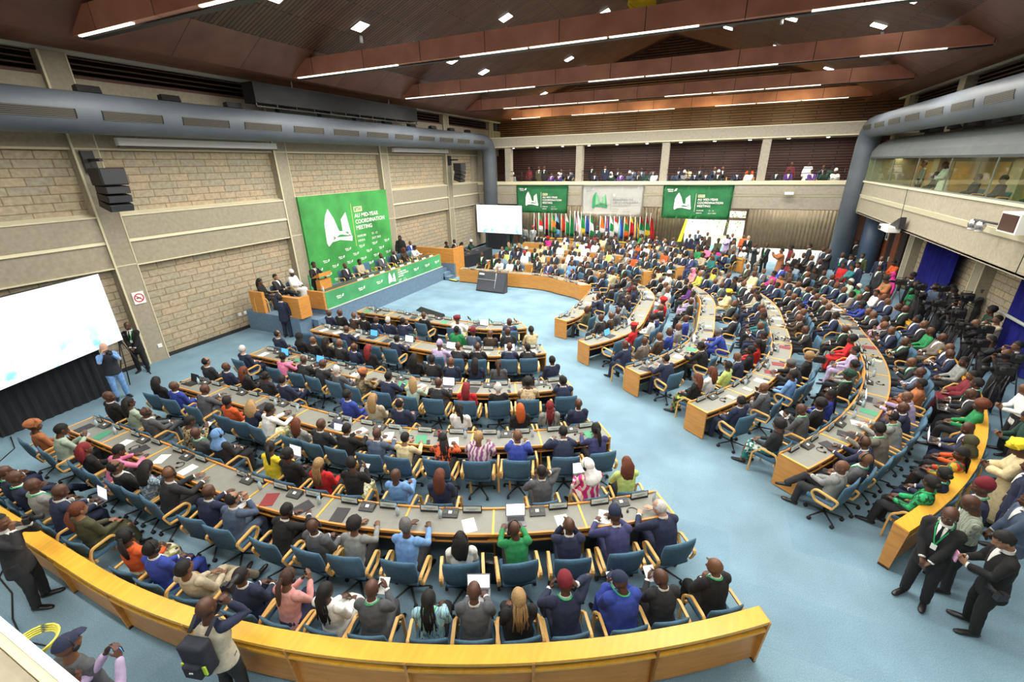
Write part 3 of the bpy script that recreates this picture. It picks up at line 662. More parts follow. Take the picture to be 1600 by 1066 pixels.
for (blk, row), (u0, u1) in UEND.items():
    r = ROWS[row]; n = max(1, round(ulen(r, u0, u1)/1.5)); ds = divide(r, u0, u1, n)
    for k in range(n):
        a, b = ds[k], ds[k+1]; us = path(r, a, b, .3); O = RP(r-.28, (a+b)/2)
        e = empty('desk', O)
        q = (n-1-k) if AISLE_FIRST[blk] < 0 else k
        tag(e, 'beech desk section with grey top, %s from aisle, %s row of %s block' % (ORD[q], RNAME[row], BNAME[blk]), 'desk', 'desk sections of the %s block' % BNAME[blk])
        obj('desktop', sweep(BM(), r-.54, r-.035, .715, .742, us, O), LINO, e)
        bm = BM(); sweep(bm, r-.035, r, .70, .75, us, O); sweep(bm, r-.30, r, .585, .605, us, O); sweep(bm, r-.575, r-.54, .70, .77, us, O)
        obj('wood_edge', bm, LWOOD, e)
        bm = BM(); m_ = path(r, a, b, 1.0); cnt = 0
        for f0, f1 in ((.06, .28), (.38, .62), (.72, .94)):
            ua, ub = a+(b-a)*f0, a+(b-a)*f1; sweep(bm, r-.16, r-.02, .61, .698, [ua, ub], O)
        obj('earpiece_box', bm, BINM, e)
        obj('front_panel', sweep(BM(), r-.585, r-.565, .05, .70, us, O), LWOOD, e)
        obj('knee_lining', sweep(BM(), r-.56, r-.55, .05, .70, us, O), NAVYP, e)
        def across(uu, w, za, zb, ra, rb, m, nm):
            c0, c1 = RP(ra, uu), RP(rb, uu); t = (c1-c0).normalized(); s = V((-t.y, t.x, 0))*w/2; bm = BM()
            prism(bm, [c0-s-O+V((0,0,za)), c1-s-O+V((0,0,za)), c1+s-O+V((0,0,za)), c0+s-O+V((0,0,za))], (0, 0, zb-za)); obj(nm, bm, m, e)
        across(b if k < n-1 else b, .035, .742, .752, r-.575, r+.0, YWOOD, 'divider_strip')
        if k == 0: across(a, .035, .742, .752, r-.575, r, YWOOD, 'divider_strip')
        across(b, .03, .02, .60 if k < n-1 else .74, r-.56, r-.15, LWOOD, 'side_panel')
        if k == 0: across(a, .035, .02, .74, r-.575, r-.02, LWOOD, 'side_panel')
        if k == n-1: across(b, .035, .02, .74, r-.575, r-.02, LWOOD, 'side_panel')
        DESKS.append((blk, row, q, r, a, b, e))
# outer barrier of honey wood behind the last row of seats
for blk, ro, u0, u1 in (('L', 14.3, -5.4, 38.6), ('R', 13.98, 51.5, 118), ('F', 14.1, 137, 187)):
    n = round(ulen(ro, u0, u1)/1.47); ds = divide(ro, u0, u1, n)
    for k in range(n):
        a, b = ds[k], ds[k+1]; us = path(ro, a, b, .25); O = RP(ro-.14, (a+b)/2); e = empty('barrier', O); q = (n-1-k) if blk == 'L' else k
        tag(e, 'honey coloured wooden barrier section, %s from aisle end, behind %s block seats' % (ORD[q], BNAME[blk]), 'barrier', 'curved barrier sections behind the %s block' % BNAME[blk])
        obj('lid', sweep(BM(), ro-.20, ro, .80, .88, us, O, 0, .85), YWOOD, e)
        obj('recess_strip', sweep(BM(), ro-.18, ro-.04, .72, .80, us, O), mat('grey_recess', (.16, .16, .15), .7), e)
        obj('rail', sweep(BM(), ro-.16, ro-.005, .66, .70, us, O), YWOOD, e)
        obj('panel', sweep(BM(), ro-.16, ro-.09, .06, .66, us, O), LWOOD, e)
        for uu in ([a, b] if k == 0 or k == n-1 else [b]):
            c0, c1 = RP(ro-.20, uu), RP(ro+.01, uu); c2 = RP(ro-.05, uu); t = (c1-c0).normalized(); s = V((-t.y, t.x, 0))*.018
            bm = BM(); prism(bm, [c0-s-O+V((0,0,.02)), c2-s-O+V((0,0,.02)), c1-s-O+V((0,0,.835)), c0-s-O+V((0,0,.87))], s*2); obj('fin', bm, LWOOD, e)
            bm = BM(); prism(bm, [c0-s-O, c2-s-O, c2+s-O, c0+s-O], (0, 0, .05)); obj('foot', bm, BLACK, e)

# ================================================================ CHAIRS
def back_cushion(w, z0, z1, y0, y1, th, curve=.03, n=7, rows=6):
    bm = BM(); fr = []; bk = []
    for j in range(rows+1):
        t = j/rows; z = z0+(z1-z0)*t; y = y0+(y1-y0)*t; a = []; b = []
        k = .86+.14*math.sin(PI*min(1, t*1.6)/1.0*.5) if t < .6 else 1.0 - .10*max(0, t-.8)*5*.3
        for i in range(n+1):
            x = (i/n-.5)*w*k; c = curve*(2*i/n-1)**2; pf = th*.5*(1-.55*abs(2*i/n-1)**4)*(1-.5*abs(2*t-1)**5)
            a.append(bm.verts.new((x, y+c+pf, z))); b.append(bm.verts.new((x, y+c-pf, z)))
        fr.append(a); bk.append(b)
    for j in range(rows):
        for i in range(n):
            bm.faces.new((fr[j][i+1], fr[j][i], fr[j+1][i], fr[j+1][i+1])); bm.faces.new((bk[j][i], bk[j][i+1], bk[j+1][i+1], bk[j+1][i]))
        bm.faces.new((fr[j][0], bk[j][0], bk[j+1][0], fr[j+1][0])); bm.faces.new((bk[j][n], fr[j][n], fr[j+1][n], bk[j+1][n]))
    for i in range(n):
        bm.faces.new((fr[0][i], fr[0][i+1], bk[0][i+1], bk[0][i])); bm.faces.new((fr[rows][i+1], fr[rows][i], bk[rows][i], bk[rows][i+1]))
    for f in bm.faces: f.smooth = True
    return bm
def flat_loop(bm, pts, w, t, closed=False):
    """bent wood band: width w across x, thickness t, following pts (all at one x)"""
    pts = [V(p) for p in pts]; n = len(pts); rings = []
    for i, p in enumerate(pts):
        d = (pts[(i+1) % n]-pts[i-1]) if closed else (pts[min(i+1, n-1)]-pts[max(i-1, 0)])
        d.normalize(); nn = V((0, -d.z, d.y))
        rings.append([bm.verts.new(p+V((sx*w/2, 0, 0))+nn*sn*t/2) for sx, sn in ((-1, -1), (1, -1), (1, 1), (-1, 1))])
    pr = list(zip(rings, rings[1:])) + ([(rings[-1], rings[0])] if closed else [])
    for a, b in pr:
        for j in range(4): bm.faces.new((a[j], a[(j+1) % 4], b[(j+1) % 4], b[j])).smooth = False
    if not closed: bm.faces.new(rings[0][::-1]); bm.faces.new(rings[-1])
def rnd(pts, r=.05, n=3):
    """round the corners of a polyline"""
    pts = [V(p) for p in pts]; out = [pts[0]]
    for a, b, c in zip(pts, pts[1:], pts[2:]):
        d0 = (a-b); d1 = (c-b); k = min(r, d0.length*.45, d1.length*.45); p0 = b+d0.normalized()*k; p1 = b+d1.normalized()*k
        for i in range(n+1):
            t = i/n; out.append(p0*(1-t)**2+b*2*t*(1-t)+p1*t*t)
    return out+[pts[-1]]
def make_swivel(detail=True):
    e = empty('office_chair')
    bm = bevel(bx(-.25, .25, -.22, .26, .42, .49), .03, 2); [setattr(f, 'smooth', True) for f in bm.faces]; obj('seat', bm, BLUEF, e)
    obj('backrest', back_cushion(.54, .50, .97, -.23, -.31, .07), BLUEF, e)
    for s in (-1, 1):
        bm = BM(); x = s*.31
        P_ = [(x, -.20, .47), (x, -.27, .66), (x, .10, .70), (x, .17, .62), (x, .08, .47), (x, -.20, .47)]
        flat_loop(bm, rnd(P_, .06), .045, .028); obj('armrest', bm, BENDW, e)
    if detail:
        bm = BM(); tube(bm, [(0, 0, .12), (0, 0, .42)], .028, 8); obj('gas_stem', bm, BLACK, e)
        bm = BM()
        for k in range(5):
            a = 2*PI*k/5+.3; c, s = math.cos(a), math.sin(a); loft(bm, [(0, 0, .13), (.30*c, .30*s, .085)], [(.022, .018), (.014, .012)], None, 6)
        b = obj('base', bm, BLACK, e)
        for k in range(5):
            a = 2*PI*k/5+.3; bm = BM(); loft(bm, [(.30*math.cos(a)-.022, .30*math.sin(a), .034), (.30*math.cos(a)+.022, .30*math.sin(a), .034)], [.034, .034], None, 10, False); obj('caster', bm, BLACK, b)
    return e
def make_arm_chair(detail=True):
    e = empty('arm_chair')
    bm = bevel(bx(-.24, .24, -.22, .24, .40, .46), .025, 2); obj('seat', bm, BLUEF, e)
    obj('backrest', back_cushion(.48, .50, .80, -.22, -.29, .06), BLUEF, e)
    for s in (-1, 1):
        bm = BM(); x = s*.285
        flat_loop(bm, rnd([(x, .25, 0), (x, .23, .50), (x, .14, .58), (x, .08, .66), (x, -.22, .64), (x, -.27, .50), (x, -.27, 0)], .05), .04, .028); obj('side_frame', bm, BENDW, e)
    bm = BM(); box(bm, -.27, .27, -.22, -.19, .36, .40); box(bm, -.27, .27, .19, .22, .36, .40); obj('seat_rail', bm, BENDW, e)
    return e
CHAIR = {'s': make_swivel(True), 'a': make_arm_chair()}
CHAIR_S2 = None
CHAIR_USED = {}
def put_chair(kind, x, y, rz, label, group, z=0, simple=False):
    key = kind+('0' if simple else '')
    if key not in CHAIR_USED:
        if key == 's0': o = make_swivel(False)
        elif key == 'a0': o = copy_tree(CHAIR['a'])
        else: o = CHAIR[kind]
        CHAIR_USED[key] = o
    else: o = copy_tree(CHAIR_USED[key])
    o.location = (x, y, z); o.rotation_euler = (0, 0, rz); tag(o, label, 'chair', group); return o

# ================================================================ PEOPLE
WS = bpy.data.scenes.new('workshop')                                # modifiers are applied here, it is removed at the end
def solid(bm, voxel, sm=2, amp=0.0, fs=9.0):
    """fuse overlapping closed shapes into one continuous skin"""
    me = bpy.data.meshes.new('t'); bm.normal_update(); bm.to_mesh(me); bm.free()
    o = bpy.data.objects.new('t', me); WS.collection.objects.link(o)
    r = o.modifiers.new('r', 'REMESH'); r.mode = 'VOXEL'; r.voxel_size = voxel; r.use_smooth_shade = True
    s = o.modifiers.new('s', 'SMOOTH'); s.factor = .5; s.iterations = sm
    WS.view_layers[0].update(); dg = WS.view_layers[0].depsgraph; out = bpy.data.meshes.new_from_object(o.evaluated_get(dg))
    bpy.data.objects.remove(o); bpy.data.meshes.remove(me)
    if amp:
        nr = [v.normal.copy() for v in out.vertices]; cs = [v.co.copy() for v in out.vertices]
        for v, p, nn in zip(out.vertices, cs, nr):
            v.co = p + nn*(amp*(noise.noise(p*fs)+.6*noise.noise(V((p.x*fs*2.3, p.y*fs*2.3, p.z*fs*1.2)))))
    for f in out.polygons: f.use_smooth = True
    return out
X_ = V((1, 0, 0))
def ik(a, c, l1, l2, pole):
    d = c-a; L = min(d.length, (l1+l2)*.995); dn = d.normalized(); c = a+dn*L
    k = (l1*l1-l2*l2+L*L)/(2*L); h = math.sqrt(max(0, l1*l1-k*k))
    p = (pole-dn*pole.dot(dn)).normalized(); return a+dn*k+p*h, c
# seated: lean, wrist targets (right x>0), elbow spread, curl, head pitch, feet ; standing likewise
PO = {
 'desk': dict(L=13, w=((.17, .50, .80), (-.15, .52, .80)), p=(.45, -.6, -.8), hp=14),
 'write': dict(L=22, w=((.10, .55, .80), (-.20, .50, .80)), p=(.8, -.3, -.5), hp=26),
 'face': dict(L=12, w=((.05, .33, 1.0), (-.05, .33, .99)), p=(.5, .3, -1), hp=4, up=1),
 'lap': dict(L=-4, w=((.10, .28, .66), (-.10, .28, .66)), p=(.45, -.9, -.2), hp=2, curl=.5),
 'cross': dict(L=-7, w=((.10, .30, .69), (.0, .33, .72)), p=(.5, -.8, -.2), hp=3, cross=1),
 'phone': dict(L=6, w=((.08, .34, .88), (-.07, .34, .84)), p=(.45, -.4, -1), hp=20, up=.5),
 'chin': dict(L=7, w=((.07, .24, 1.02), (-.02, .27, .72)), p=(.6, .3, -1), hp=8, up=1),
 'back': dict(L=-14, w=((.11, .22, .66), (-.11, .22, .66)), p=(.5, -.8, -.1), hp=-4, stretch=1),
 'fold': dict(L=-3, w=((-.10, .20, .84), (.10, .23, .80)), p=(1, .1, -.6), hp=4),
 'type': dict(L=5, w=((.12, .38, .70), (-.12, .38, .70)), p=(.45, -.6, -.6), hp=22, curl=.35),
 'ear': dict(L=8, w=((.15, .10, 1.14), (-.12, .40, .74)), p=(.7, .2, -.8), hp=10, up=1),
 'stand': dict(st=1, L=1, w=((.27, .05, .80), (-.27, .05, .80)), p=(.3, -1, 0), hp=2, curl=.4),
 'clasp': dict(st=1, L=1, w=((.05, .21, .93), (-.05, .21, .91)), p=(.6, -.75, -.2), hp=3, curl=.7),
 'sphone': dict(st=1, L=3, w=((.09, .40, 1.42), (-.09, .40, 1.42)), p=(.5, 0, -1), hp=-4, up=.7),
 'scam': dict(st=1, L=3, w=((.12, .20, 1.50), (-.06, .27, 1.45)), p=(.6, .1, -1), hp=0, up=.6, curl=.8),
 'sarm': dict(st=1, L=0, w=((.27, .40, 1.90), (-.27, .06, .80)), p=(.6, .2, -.6), hp=-12, up=1),
 'sfold': dict(st=1, L=0, w=((-.10, .20, 1.22), (.10, .23, 1.18)), p=(1, 0, -.6), hp=3),
 'slect': dict(st=1, L=4, w=((.22, .36, 1.08), (-.22, .36, 1.08)), p=(.8, -.6, -.3), hp=6),
 'sread': dict(st=1, L=4, w=((.06, .33, 1.12), (-.06, .33, 1.10)), p=(.5, -.5, -.7), hp=30, up=.4),
}
SK = {}
def skel(key):
    if key in SK: return SK[key]
    nm, yaw = key[:2]; q = PO[nm]; st = q.get('st', 0); L = math.radians(q['L'])
    pel = V((0, -.02, .95 if st else .545)); T = V((0, math.sin(L), math.cos(L))); F = V((0, math.cos(L), -math.sin(L)))
    s = dict(st=st, pel=pel, T=T, F=F, N=pel+T*(.52 if st else .50), q=q)
    s['S'] = {1: pel+T*.435+X_*.178, -1: pel+T*.435-X_*.178}
    Rh = Matrix.Rotation(math.radians(yaw), 3, 'Z') @ Matrix.Rotation(-math.radians(q['hp']), 3, 'X')
    s['H'] = s['N'] + T*.04 + Rh @ V((0, .025, .110)); s['Rh'] = Rh
    s['arm'] = {}
    for k, w_ in ((1, q['w'][0]), (-1, q['w'][1])):
        pp_ = V((q['p'][0]*k, q['p'][1], q['p'][2])); e_, c_ = ik(s['S'][k], V(w_), .285, .255, pp_); s['arm'][k] = (e_, c_)
    leg = {}
    for k in (1, -1):
        hip = pel+V((.095*k, .0, -.03))
        if st: kn, an = V((.11*k, .03, .50)), V((.125*k, -.01, .085))
        elif q.get('cross') and k == 1: kn, an = V((.06, .44, .64)), V((-.16, .66, .40))
        elif q.get('stretch'): kn, an = V((.12*k, .42, .50)), V((.11*k, .70, .10))
        else: kn, an = V((.115*k, .42, .50)), V((.12*k, .44-.04*k, .085))
        leg[k] = (hip, kn, an)
    s['leg'] = leg; SK[key] = s; return s
HS = 1.11                                                           # head size against the first drawing
def head_into(bm, H, R):
    P = lambda *a: H + R @ V(a)*HS
    B = lambda c, r, sg=14, rg_=10: ball(bm, P(*c), tuple(q*HS for q in r) if isinstance(r, tuple) else r*HS, sg, rg_, R)
    B((0, -.012, .022), (.077, .096, .098), 20, 14); B((0, .022, -.035), (.062, .07, .078)); B((0, .048, -.085), (.034, .034, .026))
    B((0, .068, .012), (.052, .022, .018)); B((.034, .056, -.03), (.024, .026, .026)); B((-.034, .056, -.03), (.024, .026, .026))
    loft(bm, [P(0, .082, .004), P(0, .098, -.022), P(0, .103, -.036)], [.010, .0133, .0177], None, 8)
    B((.014, .09, -.038), .010, 8, 6); B((-.014, .09, -.038), .010, 8, 6)
    B((0, .083, -.060), (.024, .012, .007), 10, 6); B((0, .081, -.071), (.020, .012, .007), 10, 6)
    for k in (1, -1): B((.079*k, -.008, -.012), (.008, .019, .030), 10, 8)
def hand_into(bm, W, d, nrm, k, curl):
    """palm, four separate fingers and a thumb; k=+1 right hand, thumb on the inner side"""
    d = d.normalized(); nrm = (nrm-d*nrm.dot(d)).normalized(); sd = d.cross(nrm)*(-1)
    if sd.dot(V((-k, 0, .3))) < 0: sd = -sd                           # thumb side points inwards / up
    loft(bm, [W-d*.01, W+d*.04, W+d*.085], [(.030, .020), (.040, .017), (.042, .014)], sd, 10)
    for i, (o_, ln) in enumerate(((.032, .068), (.011, .078), (-.011, .073), (-.032, .056))):
        p = W+d*(.088-.004*abs(i-1.3))+sd*o_; a = curl*.5; pts = [p-d*.01]; dd = d; spread = sd*(o_*1.6)
        for seg in (.42, .33, .25):
            a += curl*.55; dd = (d*math.cos(a)+nrm*math.sin(a)+spread*.5).normalized(); pts.append(pts[-1]+dd*ln*seg*1.15)
        loft(bm, pts, [.0095, .009, .008, .007], None, 8)
    b = W+d*.025+sd*.028; d1 = (d*.65+sd*.65+nrm*.35).normalized(); d2 = (d*.95+sd*.15+nrm*.35*(1+curl)).normalized()
    loft(bm, [b, b+d1*.042, b+d1*.042+d2*.034], [.013, .0115, .009], None, 8)
def palm_dir(s, k, W, E):
    q = s['q']; up = q.get('up', 0)
    if up: return V((-k*1.0, .1, .2)), ((W-E).normalized()*.5+V((-k*.25, .1, .9))*up)
    if s['st'] and q['w'][0][2] < .85: return V((-k, .1, 0)), V((0, .1, -1))
    return V((0, .1, -1)), (W-E).normalized()+V((-k*.35, .25, -.05))
CACHE = {}
def cached(f):
    def g(key, *a):
        kk = (f.__name__, key)+a
        if kk not in CACHE: CACHE[kk] = f(key, *a)
        return CACHE[kk]
    return g
@cached
def body_mesh(key):
    s = skel(key); bm = BM(); pel, T, N = s['pel'], s['T'], s['N']; R = s['Rh']
    loft(bm, [pel-T*.08, pel, pel+T*.14, pel+T*.30, pel+T*.41, pel+T*.48], [(.14, .10), (.145, .10), (.12, .085), (.145, .095), (.135, .075), (.07, .062)], X_, 18)
    loft(bm, [pel+T*.44, N+T*.03, s['H']+R @ V((0, -.015, -.05))], [.075, .058, .055], X_, 12)
    head_into(bm, s['H'], R)
    for k in (1, -1):
        S_, (E, W) = s['S'][k], s['arm'][k]; ball(bm, S_-X_*k*.02, .045); loft(bm, [S_, (S_+E)/2, E], [.040, .037, .032], None, 10)
        loft(bm, [E, E+(W-E)*.3, W], [.033, .034, .026], None, 10)
        n_, d_ = palm_dir(s, k, W, E); hand_into(bm, W+(W-E).normalized()*.01, d_, n_, k, s['q'].get('curl', .3))
        hip, kn, an = s['leg'][k]
        loft(bm, [hip, hip+(kn-hip)*.5, kn], [.074, .068, .052], None, 12); loft(bm, [kn, kn+(an-kn)*.3, an], [.056, .055, .038], None, 12)
        fd = foot_dir(s, k); loft(bm, [an-fd*.03-V((0, 0, .03)), an+fd*.08-V((0, 0, .045)), an+fd*.15-V((0, 0, .055))], [(.03, .035), (.036, .022), (.034, .014)], X_, 8)
    return solid(bm, (.0078, .0125, .022)[key[2] if key[2:] else 0], 2 if not key[2:] else 1)
def foot_dir(s, k):
    if s['q'].get('cross') and k == 1: return V((-.2, .95, -.3)).normalized()
    if s['q'].get('stretch'): return V((.15*k, .9, .25)).normalized()
    return V((.22*k, 1, 0)).normalized()
def torso_cloth(bm, s, g, hem, neck=(.076, .068)):
    pel, T = s['pel'], s['T']
    low = [pel-T*hem, pel-T*hem*.4] if s['st'] else [pel-T*.075, pel-T*.03]
    lr = [(.205+g, .155+g), (.195+g, .145+g)]
    loft(bm, low+[pel+T*.10, pel+T*.26, pel+T*.36, pel+T*.425, pel+T*.468, pel+T*.485], lr+[(.168+g, .128+g), (.192+g, .14+g), (.200+g, .128+g), (.168+g, .104+g), (.118, .086), neck], X_, 22)
@cached
def jacket_mesh(key, style):
    s = skel(key); bm = BM(); g = {'suit': 0, 'top': -.014, 'robe': .02}[style]; torso_cloth(bm, s, g, .24 if style == 'suit' else .17)
    for k in (1, -1):
        S_, (E, W) = s['S'][k], s['arm'][k]; u = (W-E).normalized()
        if style == 'robe': ball(bm, S_-X_*k*.02, .088, 16, 12); loft(bm, [S_, E, W-u*.05], [.085, .095, .085], None, 12)
        else: ball(bm, S_-X_*k*.02, .076+g*.5, 16, 12); loft(bm, [S_, S_+(E-S_)*.5, E, E+(W-E)*.5, W-u*.015], [.073+g*.6, .066+g*.6, .061+g*.5, .054+g*.4, .043], None, 12)
    if style == 'robe': skirt_into(bm, s, .03)
    return solid(bm, (.0125, .018, .03)[key[2] if key[2:] else 0], 3 if key[2:] != (2,) else 1, .0055 if style != 'robe' else .009, 9 if style != 'robe' else 6)
@cached
def vest_mesh(key):
    s = skel(key); bm = BM(); torso_cloth(bm, s, .006, .14); return solid(bm, .0125, 3, .005)
def skirt_into(bm, s, g=0.0):
    pel = s['pel']
    if s['st']: loft(bm, [pel+V((0, 0, .05)), pel-V((0, 0, .3)), V((0, 0, .22))], [(.18+g, .14+g), (.21+g, .17+g), (.23+g, .19+g)], X_, 20); return
    k1, k2 = s['leg'][1][1], s['leg'][-1][1]; m_ = (k1+k2)/2; a = (s['leg'][1][2]+s['leg'][-1][2])/2
    loft(bm, [pel-V((0, .03, .0)), m_+V((0, -.05, 0))], [(.19+g, .10+g), (.185+g, .085+g)], X_, 18)
    loft(bm, [m_+V((0, -.02, .02)), m_+(a-m_)*.5, a+V((0, 0, .08))], [(.18+g, .085+g), (.185+g, .09+g), (.19+g, .10+g)], X_, 18)
@cached
def trouser_mesh(key, style):
    s = skel(key); bm = BM(); pel = s['pel']; T = s['T']
    if style == 'skirt': loft(bm, [pel-T*.06, pel+T*.06], [(.175, .13), (.165, .125)], X_, 18); skirt_into(bm, s, 0)
    else:
        loft(bm, [pel-T*.07, pel, pel+T*.06], [(.175, .13), (.175, .13), (.16, .12)], X_, 18)
        for k in (1, -1):
            hip, kn, an = s['leg'][k]
            loft(bm, [hip, hip+(kn-hip)*.5, kn], [.105, .092, .075], None, 12); loft(bm, [kn, kn+(an-kn)*.5, an+(kn-an).normalized()*.0], [.074, .068, .060], None, 12)
    return solid(bm, (.0135, .02, .03)[key[2] if key[2:] else 0], 3 if key[2:] != (2,) else 1, .005, 9)
@cached
def shoe_mesh(key, k):
    s = skel(key); an = s['leg'][k][2]; fd = foot_dir(s, k); dn = V((0, 0, -1)); dn = (dn-fd*dn.dot(fd)).normalized(); sd = fd.cross(dn); bm = BM()
    loft(bm, [an-fd*.06+dn*.045, an-fd*.02+dn*.035, an+fd*.07+dn*.045, an+fd*.15+dn*.055, an+fd*.20+dn*.06], [(.034, .036), (.040, .045), (.043, .034), (.044, .026), (.03, .02)], sd, 12)
    me = bpy.data.meshes.new('shoe'); bm.to_mesh(me); bm.free(); return me
def bvh_of(me): return BVHTree.FromPolygons([v.co for v in me.vertices], [tuple(p.vertices) for p in me.polygons])
def cast_pt(bv, s, t, x, off, back=False):
    F = s['F']*(-1 if back else 1); o = s['N']+s['T']*t+X_*x+F*.6; h, n_, i_, d_ = bv.ray_cast(o, -F, 1.0)
    return (h if h else s['N']+s['T']*t+X_*x+F*.10)+F*off
@cached
def shirt_mesh(key):
    s = skel(key); bv = bvh_of(jacket_mesh(key, 'suit')); bm = BM()
    rows = []
    for i in range(8):
        f = i/7; t = -.015-.24*f; w_ = .056*(1-f)**.8+.002; rows.append([bm.verts.new(cast_pt(bv, s, t, w_*c, .006)) for c in (-1, -.5, 0, .5, 1)])
    for a, b in zip(rows, rows[1:]):
        for j in range(4): bm.faces.new((b[j], b[j+1], a[j+1], a[j])).smooth = True
    N, T = s['N'], s['T']; a0 = []; a1 = []
    for i in range(17):                                               # collar band round the neck
        a = 2*PI*i/16; c = N+X_*(.071*math.sin(a))+s['F']*(-.066*math.cos(a)+.004)
        a0.append(bm.verts.new(c*1.0+T*(-.035))); a1.append(bm.verts.new(c+T*(.020+.010*math.cos(a))))
    for i in range(16): bm.faces.new((a0[i], a0[i+1], a1[i+1], a1[i]))
    bmesh.ops.recalc_face_normals(bm, faces=bm.faces[:]); bmesh.ops.solidify(bm, geom=bm.faces[:], thickness=.006)
    for f in bm.faces: f.smooth = False
    me = bpy.data.meshes.new('shirt'); bm.to_mesh(me); bm.free(); return me
@cached
def cuff_mesh(key, k):
    s = skel(key); bm = BM()
    if k:
        E, W = s['arm'][k]; u = (W-E).normalized(); loft(bm, [W-u*.03, W+u*.006], [.040, .039], None, 12, False)
    me = bpy.data.meshes.new('cuffs'); bm.to_mesh(me); bm.free(); return me
@cached
def tie_mesh(key):
    s = skel(key); bv = bvh_of(jacket_mesh(key, 'suit')); bm = BM(); rows = []
    for t, w_ in ((-.02, .017), (-.045, .012), (-.10, .020), (-.20, .026), (-.25, .01)): rows.append([bm.verts.new(cast_pt(bv, s, t, w_*c, .022)) for c in (-1, 1)])
    for a, b in zip(rows, rows[1:]): bm.faces.new((b[0], b[1], a[1], a[0]))
    bmesh.ops.solidify(bm, geom=bm.faces[:], thickness=.005)
    me = bpy.data.meshes.new('tie'); bm.to_mesh(me); bm.free(); return me
@cached
def lanyard_mesh(key, style):
    s = skel(key); bv = bvh_of(jacket_mesh(key, style)); bm = BM(); N, T, F = s['N'], s['T'], s['F']
    for k in (1, -1):
        pts = [N+T*.012+X_*(k*.080)*math.sin(a)-F*(.084*math.cos(a)) for a in (0, PI*.17, PI*.34)] + [cast_pt(bv, s, t, k*x, .012) for t, x in ((-.035, .076), (-.09, .062), (-.16, .04), (-.25, .018), (-.31, .004))]
        for a, b in zip(pts, pts[1:]):
            d = (b-a).normalized(); sd = d.cross((a-(N-T*.1)).normalized()).normalized()*.0085; n2 = sd.cross(d).normalized()*.004
            vs = [bm.verts.new(p) for p in (a-sd, b-sd, b+sd, a+sd)]; bm.faces.new(vs); vs = [bm.verts.new(p+n2) for p in (a-sd, b-sd, b+sd, a+sd)]; bm.faces.new(vs)
    c = cast_pt(bv, s, -.35, 0, .016); ux = X_*.032; uy = T*.045
    prism(bm, [c-ux-uy, c+ux-uy, c+ux+uy, c-ux+uy], F*.004, 1)
    me = bpy.data.meshes.new('lanyard'); bm.to_mesh(me); bm.free(); return me
# ---- head-space pieces: origin at the head centre, face along +Y
def hl(y): 
    return -.075 if y < -.07 else -.075+(y+.07)/.07*.075 if y < 0 else .0+y/.06*.052 if y < .06 else .058
def shell(bm, r, c=(0, -.012, .022), cond=None, seg=22, rg_=16, n_amp=0, fs=20, th=.006):
    g = bmesh.ops.create_uvsphere(bm, u_segments=seg, v_segments=rg_, radius=1, matrix=Matrix.Translation(V(c)) @ Matrix.Diagonal((*r, 1)))
    vs = g['verts']; fs_ = set(f for v in vs for f in v.link_faces)
    cond = cond or (lambda p: p.z > hl(p.y))
    dele = [f for f in fs_ if not cond(f.calc_center_median())]
    bmesh.ops.delete(bm, geom=dele, context='FACES')
    for v in bm.verts:
        if n_amp: v.co += (v.co-V(c)).normalized()*n_amp*noise.noise(v.co*fs)
    for f in bm.faces: f.smooth = True
def fin(bm, nm, th=.006):
    me = bpy.data.meshes.new(nm); 
    for f in bm.faces: f.smooth = True
    bm.normal_update(); bm.to_mesh(me); bm.free(); return me
